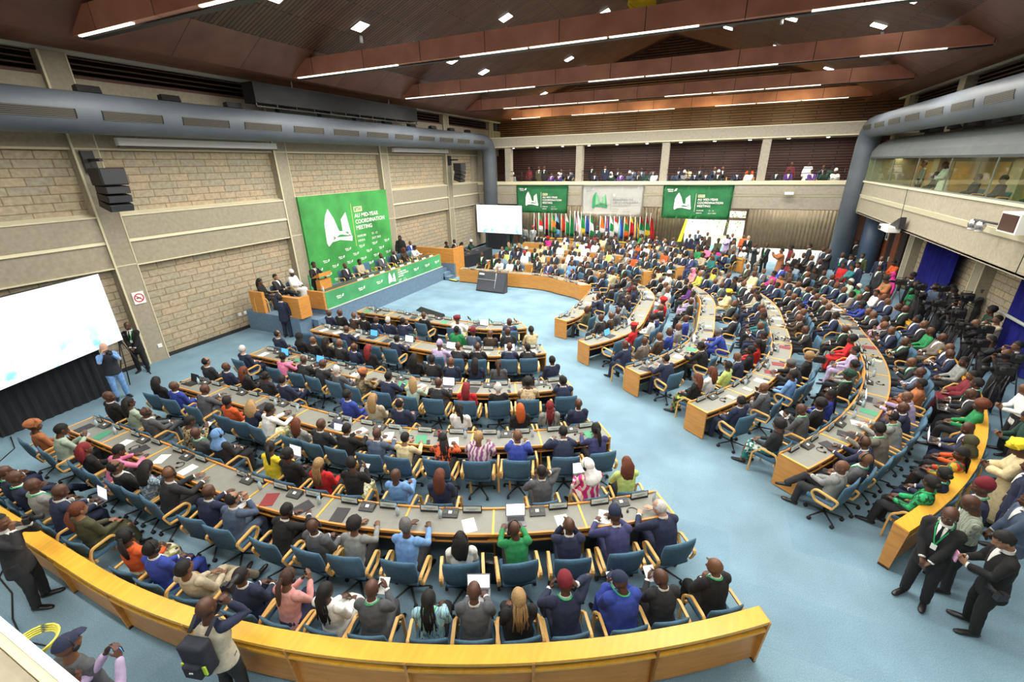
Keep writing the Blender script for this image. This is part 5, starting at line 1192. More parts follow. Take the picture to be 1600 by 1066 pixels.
# ================================================================ WHO SITS AND STANDS WHERE
# block, row, kind of seat, x, y, order from the aisle, looks
SEATED = """
2 0 0 0.78 27.73 0 phone:snv:xk:d:E
2 0 0 0.26 28.15 1 lap:ttl:sk:m
2 0 0 -0.67 28.81 2 lap:tgn:sk:d
2 0 0 -1.41 29.29 3 fold:sbk:sk:d:E
2 0 0 -2.12 29.70 4 lap:sdk:xk:m
2 0 0 -2.62 29.96 5 lap:sgr:sk:l
2 0 0 -3.27 30.27 6 fold:rcr:xk:d:E
2 0 0 -4.28 30.65 7 lap:sgr:xk:d
2 0 0 -5.25 30.93 8 lap:sdk:xk:m
2 0 0 -6.14 31.12 9 cross:snv:xk:m:E
2 0 0 -7.03 31.24 10 cross:rcr:xk:d:E
2 0 0 -7.93 31.29 11 cross:sbk:sk:d:E
2 0 0 -9.80 31.30 12 lap:snv:xk:d
2 0 0 -11.49 31.30 13 lap:sbk:sk:d
2 0 0 -12.05 31.30 14 lap:sbk:sk:d
2 0 1 1.23 28.62 0 lap:sbk:xk:d:l
2 0 1 0.38 29.26 1 lap:tmg:sk:d
2 0 1 -0.15 29.63 2 lap:tpk:sk:d
2 0 1 -0.77 30.03 3 lap:sbk:xk:m:E
2 0 1 -1.63 30.54 4 lap:sbk:xk:d
2 0 1 -2.84 31.14 5 lap:snv:xk:l
2 0 1 -3.44 31.38 6 phone:sbk:xk:m:E
2 0 1 -4.29 31.67 7 phone:sbk:nk:l:E
2 0 1 -5.02 31.87 8 lap:sgr:xk:d
2 0 1 -6.43 32.14 9 lap:sbk:sk:d
2 0 1 -6.99 32.21 10 lap:sdk:sk:d
2 0 1 -7.82 32.26 11 lap:tmr:sk:d
2 0 1 -8.64 32.27 12 lap:sdk:xk:d
2 0 1 -9.20 32.27 13 lap:sdk:sk:d
2 1 0 -0.89 26.14 0 lap:smi:xk:d
2 1 0 -1.34 26.48 1 lap:snv:sk:m
2 1 0 -1.80 26.80 2 lap:sdk:xk:m
2 1 0 -2.39 27.19 3 lap:tog:sk:m
2 1 0 -3.07 27.60 4 cross:snv:xk:d:E
2 1 0 -3.87 28.01 5 cross:sdk:xk:d:E
2 1 0 -4.66 28.35 6 lap:rwh:kwh:d
2 1 0 -5.27 28.55 7 cross:snv:xk:m:E
2 1 0 -7.00 28.92 8 lap:rwh:xk:d:E
2 1 0 -7.90 28.99 9 lap:rwh:sk:d
2 1 0 -9.19 29.00 10 lap:rcr:kwh:d
2 1 1 0.16 26.52 0 lap:tp5:lr:m
2 1 1 -0.34 26.93 1 lap:tbe:uk:d
2 1 1 -0.94 27.39 2 fold:sbk:xk:m:E
2 1 1 -1.59 27.83 3 lap:tcr:sk:m
2 1 1 -2.20 28.21 4 fold:sbk:sk:d:E
2 1 1 -3.23 28.78 5 lap:sgr:sk:m
2 1 1 -3.74 29.02 6 lap:rwh:kwh:d
2 1 1 -4.26 29.23 7 lap:tog:sk:l
2 1 1 -4.91 29.46 8 fold:sbk:xk:m:E
2 1 1 -5.77 29.69 9 lap:sbk:sk:d
2 1 1 -6.32 29.80 10 lap:tol:lk:m
2 1 1 -7.14 29.91 11 lap:sbk:sk:m
2 1 1 -7.70 29.95 12 lap:tmr:sk:m
2 1 1 -8.58 29.97 13 lap:slg:xk:d
2 1 1 -9.42 29.97 14 lap:rwh:kwh:d:E
2 1 1 -10.14 29.97 15 lap:sdk:sk:d
2 1 1 -10.70 29.97 16 lap:tmg:trd:d
2 2 0 -2.25 24.34 0 lap:sbk:nw:l:E
2 2 0 -3.16 24.98 1 lap:sdk:xk:l:E
2 2 0 -3.85 25.41 2 lap:tog:ar:m
2 2 0 -4.33 25.69 3 lap:slg:nk:l
2 2 0 -5.49 26.22 4 lap:tlm:sk:m:E
2 2 0 -6.17 26.44 5 lap:sgr:xk:d
2 2 0 -7.92 26.71 6 lap:sdk:xk:d
2 2 0 -9.54 26.72 7 cross:sbk:nk:l:E
2 2 0 -10.10 26.72 8 cross:tcr:uk:d:E
2 2 0 -11.59 26.72 9 lap:tbk:lb:p
2 2 0 -12.34 26.72 10 lap:tgn:lb:p
2 2 1 -1.93 25.30 0 lap:sdk:nk:l:E
2 2 1 -2.87 25.95 1 lap:sdk:xk:d
2 2 1 -3.35 26.24 2 lap:sdg:xk:d
2 2 1 -3.99 26.61 3 lap:srb:xk:d
2 2 1 -4.53 26.88 4 lap:sdk:nk:l
2 2 1 -5.79 27.34 5 lap:sdk:xk:d
2 2 1 -6.34 27.48 6 lap:sgr:xk:m
2 2 1 -7.30 27.63 7 lap:rwh:kwh:d
2 2 1 -7.86 27.68 8 lap:rcr:kyl:d:E
2 2 1 -9.02 27.69 9 lap:rwh:kwh:d:E
2 2 1 -9.58 27.69 10 lap:sbk:sk:d
2 2 1 -10.13 27.69 11 lap:tcr:sk:d
2 2 1 -12.12 27.69 12 lap:sbr:sk:m
2 3 0 -3.94 22.68 0 lap:sdk:xk:m:lE
2 3 0 -4.74 23.19 1 lap:snv:sk:l:E
2 3 0 -5.63 23.70 2 lap:sdk:nk:l:E
2 3 0 -6.25 23.97 3 phone:sbk:nk:l:E
2 3 0 -7.11 24.23 4 phone:snv:xk:m:E
2 3 0 -8.30 24.35 5 cross:sdk:xk:d:E
2 3 0 -9.12 24.35 6 phone:rcr:xk:d:E
2 3 0 -10.19 24.35 7 lap:rwh:krd:d
2 3 0 -11.42 24.35 8 lap:tlm:sk:m
2 3 1 -3.47 23.51 0 lap:snv:nk:l:lE
2 3 1 -3.93 23.82 1 lap:snv:nk:l:E
2 3 1 -4.45 24.14 2 lap:sdk:nk:l:E
2 3 1 -4.93 24.42 3 lap:sgr:sw:p:E
2 3 1 -5.45 24.69 4 lap:snv:nk:p:E
2 3 1 -5.96 24.90 5 lap:sdk:nk:l:E
2 3 1 -6.49 25.07 6 lap:sbe:xk:d:E
2 3 1 -7.04 25.20 7 lap:rwh:xk:d
2 3 1 -7.59 25.28 8 lap:rwh:xk:d:E
2 3 1 -9.91 25.32 9 lap:sbk:sk:d:lE
2 3 1 -10.47 25.32 10 lap:rwh:kwh:d:E
2 3 1 -11.03 25.32 11 lap:snv:sk:m
2 3 1 -11.59 25.32 12 lap:snv:xk:m
2 3 1 -12.15 25.32 13 lap:snv:nk:l:E
2 4 0 -4.54 20.33 0 fold:snv:xk:m:E
2 4 0 -5.24 20.87 1 cross:sbk:sk:d:E
2 4 0 -6.04 21.29 2 write:snv:nk:l
2 4 0 -7.27 21.87 3 desk:sdk:xk:d:E
2 4 0 -7.82 22.00 4 lap:smi:xk:d:E
2 4 0 -9.56 22.03 5 desk:sdk:xk:m:E
2 4 0 -10.12 22.03 6 lap:twh:sk:d:E
2 4 0 -10.68 22.03 7 desk:twh:uk:m
2 4 1 -3.60 20.67 0 cross:sbk:sk:d:E
2 4 1 -4.25 21.29 1 cross:rcr:xk:d:E
2 4 1 -4.77 21.66 2 lap:sbk:sk:l:lE
2 4 1 -5.75 22.22 3 lap:sdk:xk:m:E
2 4 1 -6.24 22.50 4 lap:sdk:nk:m:E
2 4 1 -6.75 22.72 5 lap:rsk:xk:m:E
2 4 1 -7.29 22.88 6 lap:sbe:xk:d:E
2 4 1 -8.83 23.00 7 lap:sdk:xk:d:E
2 4 1 -10.13 23.00 8 lap:sdg:sk:d:lE
2 4 1 -11.01 23.00 9 lap:tk8:sk:m
2 4 1 -11.57 23.00 10 lap:sbk:xk:d:lE
2 4 1 -12.39 23.00 11 lap:sbk:xk:d:lE
2 5 1 2.53 29.12 0 lap:rwh:kwh:d:E
2 5 1 1.84 29.70 1 fold:rwh:kwh:d:E
2 5 1 1.12 30.24 2 cross:sbk:xk:m:E
2 5 1 0.38 30.75 3 phone:sgr:xk:d:E
2 5 1 -0.38 31.23 4 fold:sbk:sk:d:E
2 5 1 -1.15 31.68 5 lap:snv:xk:d:E
2 5 1 -2.43 32.30 6 lap:snv:xk:d
2 5 1 -3.05 32.55 7 lap:sbk:sk:d
2 5 1 -3.58 32.73 8 lap:snv:xk:m
2 5 1 -4.11 32.90 9 lap:sbk:sk:d
2 5 1 -4.65 33.05 10 lap:tgn:sk:d
2 5 1 -5.51 33.24 11 lap:sbk:xk:d
0 0 0 -12.72 3.10 17 lap:tru:tru:d::ru
0 0 0 -11.88 3.10 16 phone:tmt:sk:d
0 0 0 -10.70 3.10 15 lap:tbk:ce:m::!p6
0 0 0 -10.14 3.10 14 write:tpk:sk:d
0 0 0 -9.38 3.10 13 back:sbk:nk:m:g
0 0 0 -8.82 3.10 12 phone:tk8:lk:d
0 0 0 -8.26 3.10 11 desk:sdk:xk:m:h
0 0 0 -7.19 3.11 10 desk:snv:xk:d
0 0 0 -6.58 3.14 9 face:sbg:nk:l
0 0 0 -5.63 3.25 8 write:sbk:sk:d:h
0 0 0 -4.89 3.39 7 lap:sgr:xk:d:h
0 0 0 -4.34 3.52 6 desk:tlg:ak:m
0 0 0 -3.54 3.76 5 desk:tsk:sg:d
0 0 0 -2.75 4.06 4 lap:twh:ck:m:h
0 0 0 -2.00 4.40 3 desk:tgn:xk:d:h
0 0 0 -1.30 4.77 2 face:snv:xk:d
0 0 0 -0.64 5.17 1 write:smi:knv:d:h
0 0 0 0.02 5.63 0 write:snv:nw:p
0 0 1 -11.95 2.13 19 lap:snv:xk:d
0 0 1 -11.20 2.13 18 lap:snv:xk:d:l
0 0 1 -10.64 2.13 17 cross:snv:xk:d:lr
0 0 1 -10.08 2.13 16 lap:slg:xk:d:l
0 0 1 -9.52 2.13 15 type:snv:xk:d:b
0 0 1 -8.63 2.13 14 lap:tol:pr:l:g:!ol
0 0 1 -7.29 2.13 13 lap:tog:pk:d:h:!p6
0 0 1 -6.73 2.16 12 lap:srb:sk:d:h
0 0 1 -5.95 2.23 11 back:tbe:sk:m::be
0 0 1 -5.11 2.36 10 lap:snv:sk:d
0 0 1 -4.51 2.48 9 phone:tsp:pn:m:h:nv
0 0 1 -3.89 2.64 8 lap:twh:bk:d::!wh
0 0 1 -3.35 2.80 7 phone:sgr:xk:d:l
0 0 1 -2.62 3.07 6 lap:tk5:bk:d:l
0 0 1 -2.10 3.28 5 type:sgr:xk:d
0 0 1 -1.59 3.51 4 lap:tbk:bb:m
0 0 1 -1.05 3.80 3 ear:snv:kmr:d:l
0 0 1 -0.40 4.17 2 phone:rrb:vnv:d:l
0 0 1 0.07 4.48 1 phone:sdk:xk:d
0 0 1 0.70 4.93 0 chin:sbk:xk:m:l
0 1 0 -12.52 5.40 15 lap:tbk:lk:m
0 1 0 -11.80 5.40 14 lap:srb:xk:d
0 1 0 -10.87 5.40 13 desk:sgr:xk:d
0 1 0 -9.76 5.40 12 lap:tog:sk:d
0 1 0 -9.17 5.40 11 desk:tnv:cb:d::!p6
0 1 0 -8.61 5.40 10 desk:twh:sk:d::!p6
0 1 0 -7.55 5.40 9 lap:slg:lr:l:g<
0 1 0 -6.99 5.42 8 type:sdk:xk:d
0 1 0 -6.38 5.47 7 desk:sbk:sk:m
0 1 0 -5.66 5.58 6 desk:sbg:xk:d
0 1 0 -5.06 5.71 5 desk:tcr:sk:l
0 1 0 -4.31 5.93 4 write:tk6:bk:d
0 1 0 -3.61 6.19 3 desk:rk7:sb:m
0 1 0 -2.91 6.51 2 desk:srb:xk:m
0 1 0 -2.09 6.97 1 write:snv:nk:m
0 1 0 -1.51 7.36 0 desk:tmi:pk:d
0 1 1 -12.64 4.43 14 lap:sbk:xk:d:m
0 1 1 -11.81 4.43 13 lap:tmt:lk:d
0 1 1 -11.14 4.43 12 cross:sgr:xk:d:h
0 1 1 -9.80 4.43 11 phone:tk3:sk:d
0 1 1 -9.24 4.43 10 back:sgr:xk:d:l
0 1 1 -8.68 4.43 9 lap:sdk:hsk:m:h
0 1 1 -7.26 4.44 8 write:tyl:pk:d
0 1 1 -6.70 4.47 7 lap:tbk:uk:d
0 1 1 -6.01 4.54 6 lap:trd:bb:d
0 1 1 -5.37 4.65 5 phone:tbk:sk:d::!p6
0 1 1 -4.51 4.86 4 cross:tsk:xk:d::sk
0 1 1 -3.76 5.10 3 lap:tnv:lr:d
0 1 1 -2.13 5.83 2 ear:sgr:nk:d
0 1 1 -1.38 6.27 1 type:tp3:hwh:d:h:!p3
0 1 1 -0.81 6.67 0 face:tlm:cr:m
0 2 0 -12.38 7.68 12 lap:snv:sw:p
0 2 0 -10.89 7.68 11 desk:tpk:uk:d
0 2 0 -10.04 7.68 10 desk:sdk:xk:d
0 2 0 -9.37 7.68 9 desk:sdk:xk:d
0 2 0 -8.62 7.68 8 cross:sgr:sw:p
0 2 0 -7.95 7.68 7 desk:tp1:tru:d
0 2 0 -7.09 7.70 6 desk:snv:sk:d
0 2 0 -6.36 7.78 5 desk:tmt:lb:p
0 2 0 -5.70 7.91 4 desk:sdk:xk:d
0 2 0 -4.95 8.12 3 lap:trd:le:m
0 2 0 -4.24 8.40 2 lap:sbk:sw:p
0 2 0 -3.59 8.73 1 desk:tk9:ak:d
0 2 0 -2.82 9.22 0 face:snv:sk:d
0 2 1 -12.60 6.71 11 lap:sdk:nk:l
0 2 1 -11.74 6.71 10 lap:snv:xk:d
0 2 1 -11.02 6.71 9 lap:tbk:lr:m
0 2 1 -10.19 6.71 8 lap:tdk:uk:d:h
0 2 1 -9.49 6.71 7 cross:snv:sk:l
0 2 1 -7.37 6.71 6 lap:srb:sk:d
0 2 1 -6.64 6.76 5 lap:tbe:lb:l
0 2 1 -5.95 6.86 4 cross:snv:nk:l
0 2 1 -4.61 7.21 3 lap:twh:pk:d
0 2 1 -3.38 7.74 2 lap:tbk:lo:l
0 2 1 -2.80 8.07 1 lap:tlg:be:d:h
0 2 1 -2.25 8.44 0 lap:snv:xk:d
0 3 0 -10.75 10.05 6 desk:snv:xk:d
0 3 0 -8.67 10.05 5 desk:snv:sk:d
0 3 0 -7.06 10.08 4 desk:rlv:klv:d
0 3 0 -6.44 10.17 3 desk:sdk:xk:d
0 3 0 -5.85 10.32 2 desk:sbk:xk:d
0 3 0 -4.98 10.68 1 desk:snv:xk:d
0 3 0 -4.49 10.95 0 face:sdk:sk:d
0 3 1 -12.64 9.08 12 lap:snv:nk:l
0 3 1 -11.61 9.08 11 lap:tbk:hbk:d
0 3 1 -11.04 9.08 10 lap:sbk:xk:m
0 3 1 -10.48 9.08 9 lap:tbk:lk:m
0 3 1 -9.92 9.08 8 lap:sdk:xk:m
0 3 1 -9.36 9.08 7 lap:snv:xk:d
0 3 1 -8.80 9.08 6 lap:tbk:le:d
0 3 1 -7.18 9.09 5 lap:tbk:ck:d
0 3 1 -6.63 9.15 4 lap:sdk:sk:d
0 3 1 -6.08 9.25 3 lap:snv:xk:m
0 3 1 -5.43 9.44 2 cross:tnv:lk:d
0 3 1 -4.84 9.67 1 lap:tgr:pn:d
0 3 1 -3.57 10.41 0 lap:snv:sk:d
0 4 0 -9.12 12.37 2 lap:sbk:xk:d
0 4 0 -7.79 12.37 1 desk:rwh:tmr:d
0 4 0 -5.92 12.80 0 lap:smi:xk:d
0 4 1 -12.73 11.40 11 lap:snv:xk:d
0 4 1 -12.17 11.40 10 lap:sbk:xk:d
0 4 1 -11.61 11.40 9 chin:sbr:xk:m
0 4 1 -11.05 11.40 8 lap:sbk:sk:d
0 4 1 -10.49 11.40 7 lap:snv:xk:d
0 4 1 -9.94 11.40 6 lap:snv:sw:m:g
0 4 1 -9.38 11.40 5 chin:snv:nk:d
0 4 1 -7.18 11.42 4 lap:rgn:sk:d
0 4 1 -6.63 11.51 3 lap:sbg:kmr:d
0 4 1 -6.09 11.66 2 lap:sbr:xw:m
0 4 1 -5.58 11.89 1 lap:sdk:xk:d
0 4 1 -4.91 12.30 0 face:tcr:uk:d
1 0 0 2.59 8.09 0 cross:slg:xk:m:gE:dk
1 0 0 2.94 8.52 1 back:sgr:xk:m:hlE:gr
1 0 0 3.31 9.03 2 desk:snv:xk:d:hrE
1 0 0 3.65 9.54 3 desk:stp:sk:d:l
1 0 0 4.05 10.22 4 desk:slg:nk:l:hlE
1 0 0 4.40 10.90 5 face:snv:xk:d:E
1 0 0 4.66 11.49 6 desk:slv:xk:m
1 0 0 5.01 12.44 7 lap:rru:sk:d:E
1 0 0 5.19 13.07 8 fold:sbg:xk:d:E
1 0 0 5.37 13.86 9 phone:sdk:xk:m:lE
1 0 0 5.54 15.39 10 fold:sbk:xk:d:lE
1 0 0 5.55 16.27 11 phone:snv:xk:m:E
1 0 0 5.55 16.83 12 face:sdk:xk:m:E
1 0 0 5.55 17.39 13 lap:rp8:sk:d:E
1 0 0 5.55 17.95 14 desk:sdk:xk:m:E
1 0 0 5.55 18.51 15 desk:sdk:xk:m:lE
1 0 0 5.52 19.25 16 desk:trb:ak:d:E
1 0 0 5.43 20.10 17 lap:snv:xk:m:bE
1 0 0 5.33 20.65 18 lap:stp:sk:d:E
1 0 0 5.18 21.25 19 lap:snv:xk:m:lE
1 0 0 5.02 21.78 20 lap:snv:xk:m
1 0 0 4.77 22.46 21 lap:snv:xk:m:lE
1 0 0 4.23 23.62 22 cross:sbk:xk:m:E
1 0 0 3.68 24.53 23 lap:tbr:sk:m
1 0 0 3.36 25.00 24 lap:srb:sk:d
1 0 1 3.81 8.07 0 lap:tk4:uk:d:l
1 0 1 4.14 8.52 1 lap:snv:uk:d:l
1 0 1 4.64 9.30 2 lap:tk1:bk:d:E:!dk
1 0 1 4.98 9.90 3 lap:tog:hol:d:E
1 0 1 5.24 10.40 4 type:snv:xk:d:E:nv
1 0 1 5.72 11.52 5 lap:tgn:ar:d:E
1 0 1 5.95 12.20 6 write:sdk:xk:d:E
1 0 1 6.11 12.74 7 lap:sbk:sk:d:lE
1 0 1 6.24 13.28 8 lap:rmr:sk:m:E
1 0 1 6.41 14.26 9 lap:tlg:sk:d:E
1 0 1 6.47 14.81 10 phone:snv:xk:d:rE:nv
1 0 1 6.51 15.37 11 lap:snv:xk:m
1 0 1 6.52 16.17 12 back:stp:xk:d:E
1 0 1 6.52 16.73 13 lap:tgn:xk:d:E
1 0 1 6.52 17.29 14 lap:sbk:xk:m:E
1 0 1 6.52 17.85 15 lap:snv:sk:d:E
1 0 1 6.51 18.93 16 lap:sbk:xk:d:lE
1 0 1 6.48 19.49 17 lap:tbg:xk:d:E
1 0 1 6.42 20.04 18 write:snv:xk:m
1 0 1 6.32 20.59 19 lap:snv:xk:m:E
1 0 1 6.21 21.14 20 lap:twh:sk:m:E
1 0 1 6.06 21.68 21 lap:sbk:sk:m:E
1 0 1 5.89 22.21 22 lap:tgn:sw:d
1 0 1 5.70 22.74 23 lap:tmt:sw:m:E
1 0 1 5.48 23.25 24 lap:sdk:xk:d
1 0 1 5.24 23.76 25 lap:sdk:xk:d:E
1 0 1 4.98 24.25 26 lap:sbk:xk:d
1 0 1 4.70 24.73 27 lap:tbk:sk:d
1 0 1 4.40 25.21 28 back:sdk:xk:d:l
1 0 1 4.07 25.66 29 lap:tk8:sk:d
1 0 1 3.74 26.11 30 lap:tmr:sw:m
1 1 0 1.06 9.84 0 lap:snv:nk:m:g
1 1 0 1.69 10.74 1 chin:sgr:xk:m
1 1 0 2.29 11.80 2 lap:tsk:sk:d:E
1 1 0 2.63 12.59 3 write:sdk:sg:d
1 1 0 2.82 13.15 4 lap:tbk:ub:l
1 1 0 3.24 15.49 5 desk:sdk:xk:d:E
1 1 0 3.25 16.89 6 desk:sbr:xk:m:E
1 1 0 3.25 17.45 7 lap:sbr:xk:m:E
1 1 0 3.25 18.01 8 lap:sdk:sk:m:E
1 1 0 3.25 18.55 9 lap:sdk:sk:d:E
1 1 0 3.20 19.44 10 lap:sdk:xk:m:E
1 1 0 3.09 20.10 11 cross:sbk:xk:m:E
1 1 0 2.80 21.18 12 lap:snv:sk:d
1 1 0 2.61 21.71 13 lap:snv:xk:l
1 1 0 2.02 22.89 14 lap:rcr:xk:d:E
1 1 1 1.74 9.14 0 lap:tdk:ak:m:E:!p5
1 1 1 2.36 9.99 1 phone:sgr:xk:d:lr
1 1 1 2.66 10.46 2 lap:sbk:ak:d
1 1 1 2.94 10.95 3 lap:trb:bk:d
1 1 1 3.55 12.29 4 lap:sbk:tdg:d:l
1 1 1 3.81 13.05 5 lap:tlg:uk:m
1 1 1 4.08 14.21 6 lap:slv:sk:m:E:lv
1 1 1 4.19 15.13 7 lap:trd:ak:d::!rd
1 1 1 4.22 16.06 8 lap:sbk:xk:d:lE
1 1 1 4.22 17.49 9 lap:snv:sk:d:E
1 1 1 4.22 18.60 10 lap:sdk:xk:m:rE
1 1 1 4.19 19.25 11 lap:sbk:xk:m:lrE
1 1 1 4.13 19.80 12 chin:sdk:xk:m:E
1 1 1 4.03 20.35 13 lap:srb:sk:d
1 1 1 3.90 20.90 14 lap:snv:xk:d:lE
1 1 1 3.64 21.70 15 lap:snv:xk:m:lE
1 1 1 3.38 22.35 16 lap:sdk:xk:d
1 1 1 3.13 22.86 17 lap:tru:sk:l
1 1 1 2.86 23.35 18 lap:tmg:sk:m
1 1 1 2.49 23.94 19 lap:sgr:xk:m
1 1 1 2.17 24.40 20 lap:sgr:xk:m
1 1 1 1.83 24.84 21 lap:sbr:xk:m:l
1 2 0 -0.57 11.46 0 desk:snv:nk:l
1 2 0 0.28 12.88 1 desk:sbk:sk:d
1 2 0 0.80 14.39 2 write:srb:sg:m
1 2 0 0.97 15.92 3 back:sdk:sk:m:E
1 2 0 0.97 17.77 4 back:sdk:xk:m:lE
1 2 0 0.91 19.39 5 lap:rcr:tyl:d
1 2 0 0.66 20.45 6 lap:sgr:xk:d:l
1 2 0 0.38 21.16 7 lap:snv:xk:m
1 2 0 0.00 21.86 8 lap:snv:sk:d
1 2 0 -0.30 22.33 9 lap:tp4:xk:l
1 2 0 -0.64 22.78 10 lap:tsp:hpk:m
1 2 1 0.12 10.77 0 lap:tbk:lr:l::!p4
1 2 1 0.44 11.22 1 lap:twh:lr:m
1 2 1 0.82 11.82 2 lap:tlm:sk:d
1 2 1 1.18 12.52 3 phone:snv:xk:m
1 2 1 1.41 13.06 4 lap:tbk:uk:d:E
1 2 1 1.62 13.67 5 lap:trd:lk:d:E
1 2 1 1.83 14.57 6 lap:sbk:sk:d:E
1 2 1 1.92 15.38 7 desk:snv:xk:m
1 2 1 1.94 16.38 8 lap:ttl:sk:d:E
1 2 1 1.94 16.94 9 lap:tbk:cr:d
1 2 1 1.94 17.60 10 lap:snv:xk:d:E
1 2 1 1.94 18.72 11 lap:snv:sk:d:lE
1 2 1 1.90 19.30 12 lap:tbe:sk:m
1 2 1 1.81 19.85 13 lap:sdk:xk:d
1 2 1 1.68 20.39 14 lap:sdk:hwh:d
1 2 1 1.51 20.93 15 lap:sdk:xk:m:l
1 2 1 1.18 21.71 16 lap:tbk:sk:m
1 2 1 0.92 22.20 17 lap:snv:xk:m
1 2 1 0.62 22.68 18 lap:tbe:hbe:m
1 2 1 0.30 23.13 19 lap:tp4:sk:d
1 2 1 -0.24 23.78 20 lap:sgr:xk:d:E
1 3 0 -1.95 13.68 0 lap:trd:Brd:d
1 3 0 -1.53 14.80 1 lap:twh:ak:d
1 3 0 -1.43 15.35 2 lap:smi:sk:m
1 3 0 -1.40 16.39 3 lap:sdk:xk:m
1 3 0 -1.40 16.95 4 lap:rrd:trd:d
1 3 0 -1.42 18.92 5 lap:rwh:xk:m
1 3 0 -1.60 19.78 6 lap:rlg:xg:m
1 3 0 -1.87 20.43 7 fold:sbk:xk:d
1 3 0 -2.28 21.10 8 lap:sbk:sk:m
1 3 1 -1.83 12.10 0 ear:snv:xk:d
1 3 1 -1.45 12.64 1 lap:stp:xk:d
1 3 1 -1.08 13.28 2 lap:sbr:xk:m
1 3 1 -0.84 13.79 3 lap:srb:xk:d
1 3 1 -0.62 14.45 4 lap:slg:xk:m
1 3 1 -0.46 15.32 5 lap:srb:xk:d
1 3 1 -0.43 17.52 6 lap:sdk:xk:d:lE
1 3 1 -0.43 18.52 7 lap:slv:sk:d:E
1 3 1 -0.59 19.77 8 lap:tpu:sk:m:E
1 3 1 -0.79 20.37 9 fold:sbk:sk:d:E
1 3 1 -1.14 21.09 10 lap:sdk:xk:d
1 3 1 -1.67 21.87 11 lap:rwh:kwh:d
1 3 1 -2.10 22.36 12 phone:tcr:uk:d:E
1 4 0 -3.85 15.08 0 lap:tol:xk:d
1 4 0 -3.72 16.89 1 face:snv:sk:m
1 4 0 -3.72 18.60 2 lap:sdk:sg:m
1 4 1 -3.15 14.30 0 lap:sdk:xk:d
1 4 1 -2.93 14.81 1 lap:sbr:xk:m
1 4 1 -2.79 15.35 2 lap:sgr:xk:d
1 4 1 -2.75 16.55 3 lap:tk8:lk:d
1 4 1 -2.75 17.24 4 lap:snv:xk:d:E
1 4 1 -2.75 18.48 5 lap:tnv:xk:d
1 4 1 -2.81 19.10 6 lap:snv:sk:m
1 4 1 -2.96 19.63 7 fold:tmr:sk:m
1 4 1 -3.21 20.13 8 lap:sgr:sk:l:b
"""
STANDING = """
-8.72 1.33 45 scam:sdk:sk:m
-4.63 1.66 105 scam:tnv:xk:d:V
-15.26 5.61 -10 scam:tsk:xl:p:U:sk
-16.75 6.95 -45 clasp:sbk:xk:d:lkE
-14.79 11.05 110 sarm:snv:sk:d:m
3.51 6.67 233 clasp:sbk:xk:d:lkF
4.06 6.42 175 sread:sbk:sk:l
5.14 8.49 160 stand:snv:sk:d
4.68 7.47 175 clasp:sbg:sk:d
3.98 7.09 170 sread:tp2:xk:d
4.19 7.55 165 stand:snv:kmr:d:l
5.30 9.04 160 sread:rcr:tyl:d
-14.59 32.24 250 stand:sdg:Pdg:d
-13.41 32.18 270 stand:tlg:ak:d
-12.65 32.01 280 stand:slg:krd:d
-11.54 33.90 270 stand:sdg:Pdg:d
-10.22 34.26 255 sread:sbk:sk:m
-7.91 33.00 270 stand:sdg:Pdg:d
-7.09 32.52 270 sfold:sbk:sk:d
-1.34 31.36 250 stand:snv:nk:m
-0.92 33.31 265 sfold:snv:xk:d
-0.57 30.47 250 clasp:sdk:sk:d
-0.29 32.56 265 stand:sbr:xk:d
0.40 29.98 260 clasp:tol:sk:d
0.91 31.75 255 sfold:slv:sk:d
1.22 32.42 260 stand:sbk:xk:m
1.24 29.50 215 stand:stp:xk:m
1.89 32.33 250 stand:tog:sk:m
2.11 31.57 255 stand:sbk:xk:p:b
2.35 28.68 190 sphone:sdk:xk:d
2.94 28.87 235 clasp:sbk:xk:d:lE
3.55 27.39 190 sphone:rru:sk:m
4.10 28.59 190 stand:tmr:uk:d
5.09 29.34 180 stand:sdk:sk:m
5.61 28.46 200 stand:snv:xk:d
5.74 27.91 210 sfold:sbk:xk:d
7.24 31.64 60 stand:stp:xk:d
7.72 31.52 200 stand:sbk:sk:d
3.91 26.19 240 stand:sbk:xk:m:E
4.39 26.34 235 sfold:sbk:xk:d:E
4.66 25.74 200 sfold:sdk:xk:m:E
4.86 24.83 225 stand:sbk:xk:d:E
5.71 24.36 220 stand:trd:sk:d
6.17 26.94 225 stand:snv:xk:d:lE
6.43 26.50 225 stand:snv:sk:m:rE
5.94 23.92 200 sfold:ttl:sk:m
6.30 24.57 220 stand:snv:sk:m:rE
7.02 27.05 230 stand:sol:sk:d:l
7.68 26.59 240 stand:snv:xk:m:rE
8.00 25.75 200 sread:tog:sk:m
6.99 24.10 200 stand:sdk:sk:d
6.73 21.87 195 sread:rru:uk:m:l
7.08 22.72 200 stand:tmg:hmg:d
7.75 22.72 190 scam:sbk:kbk:d
7.49 21.41 200 stand:tgn:sk:m:lE
7.55 20.89 195 scam:sbk:sk:d
7.97 21.15 205 stand:tbg:sk:m:E
8.46 21.12 190 scam:sbk:sk:d
8.02 18.97 185 scam:sbk:sk:d
9.15 20.83 185 scam:tdk:vgr:m:l
8.42 20.62 180 sread:tbk:sk:d
8.42 18.22 180 stand:tdg:ak:d
8.18 17.20 185 scam:tbe:sk:m
7.40 16.47 180 scam:tbk:xk:m
7.17 15.00 185 scam:tdk:sk:m
7.59 14.74 180 scam:sbk:sk:m
7.08 13.99 190 scam:tbk:xk:d
7.42 17.64 185 scam:tbk:sk:d
7.39 18.73 190 scam:tdk:sk:d
6.57 11.83 180 sread:twh:xk:m
6.02 10.42 175 sread:tdg:sk:m
"""

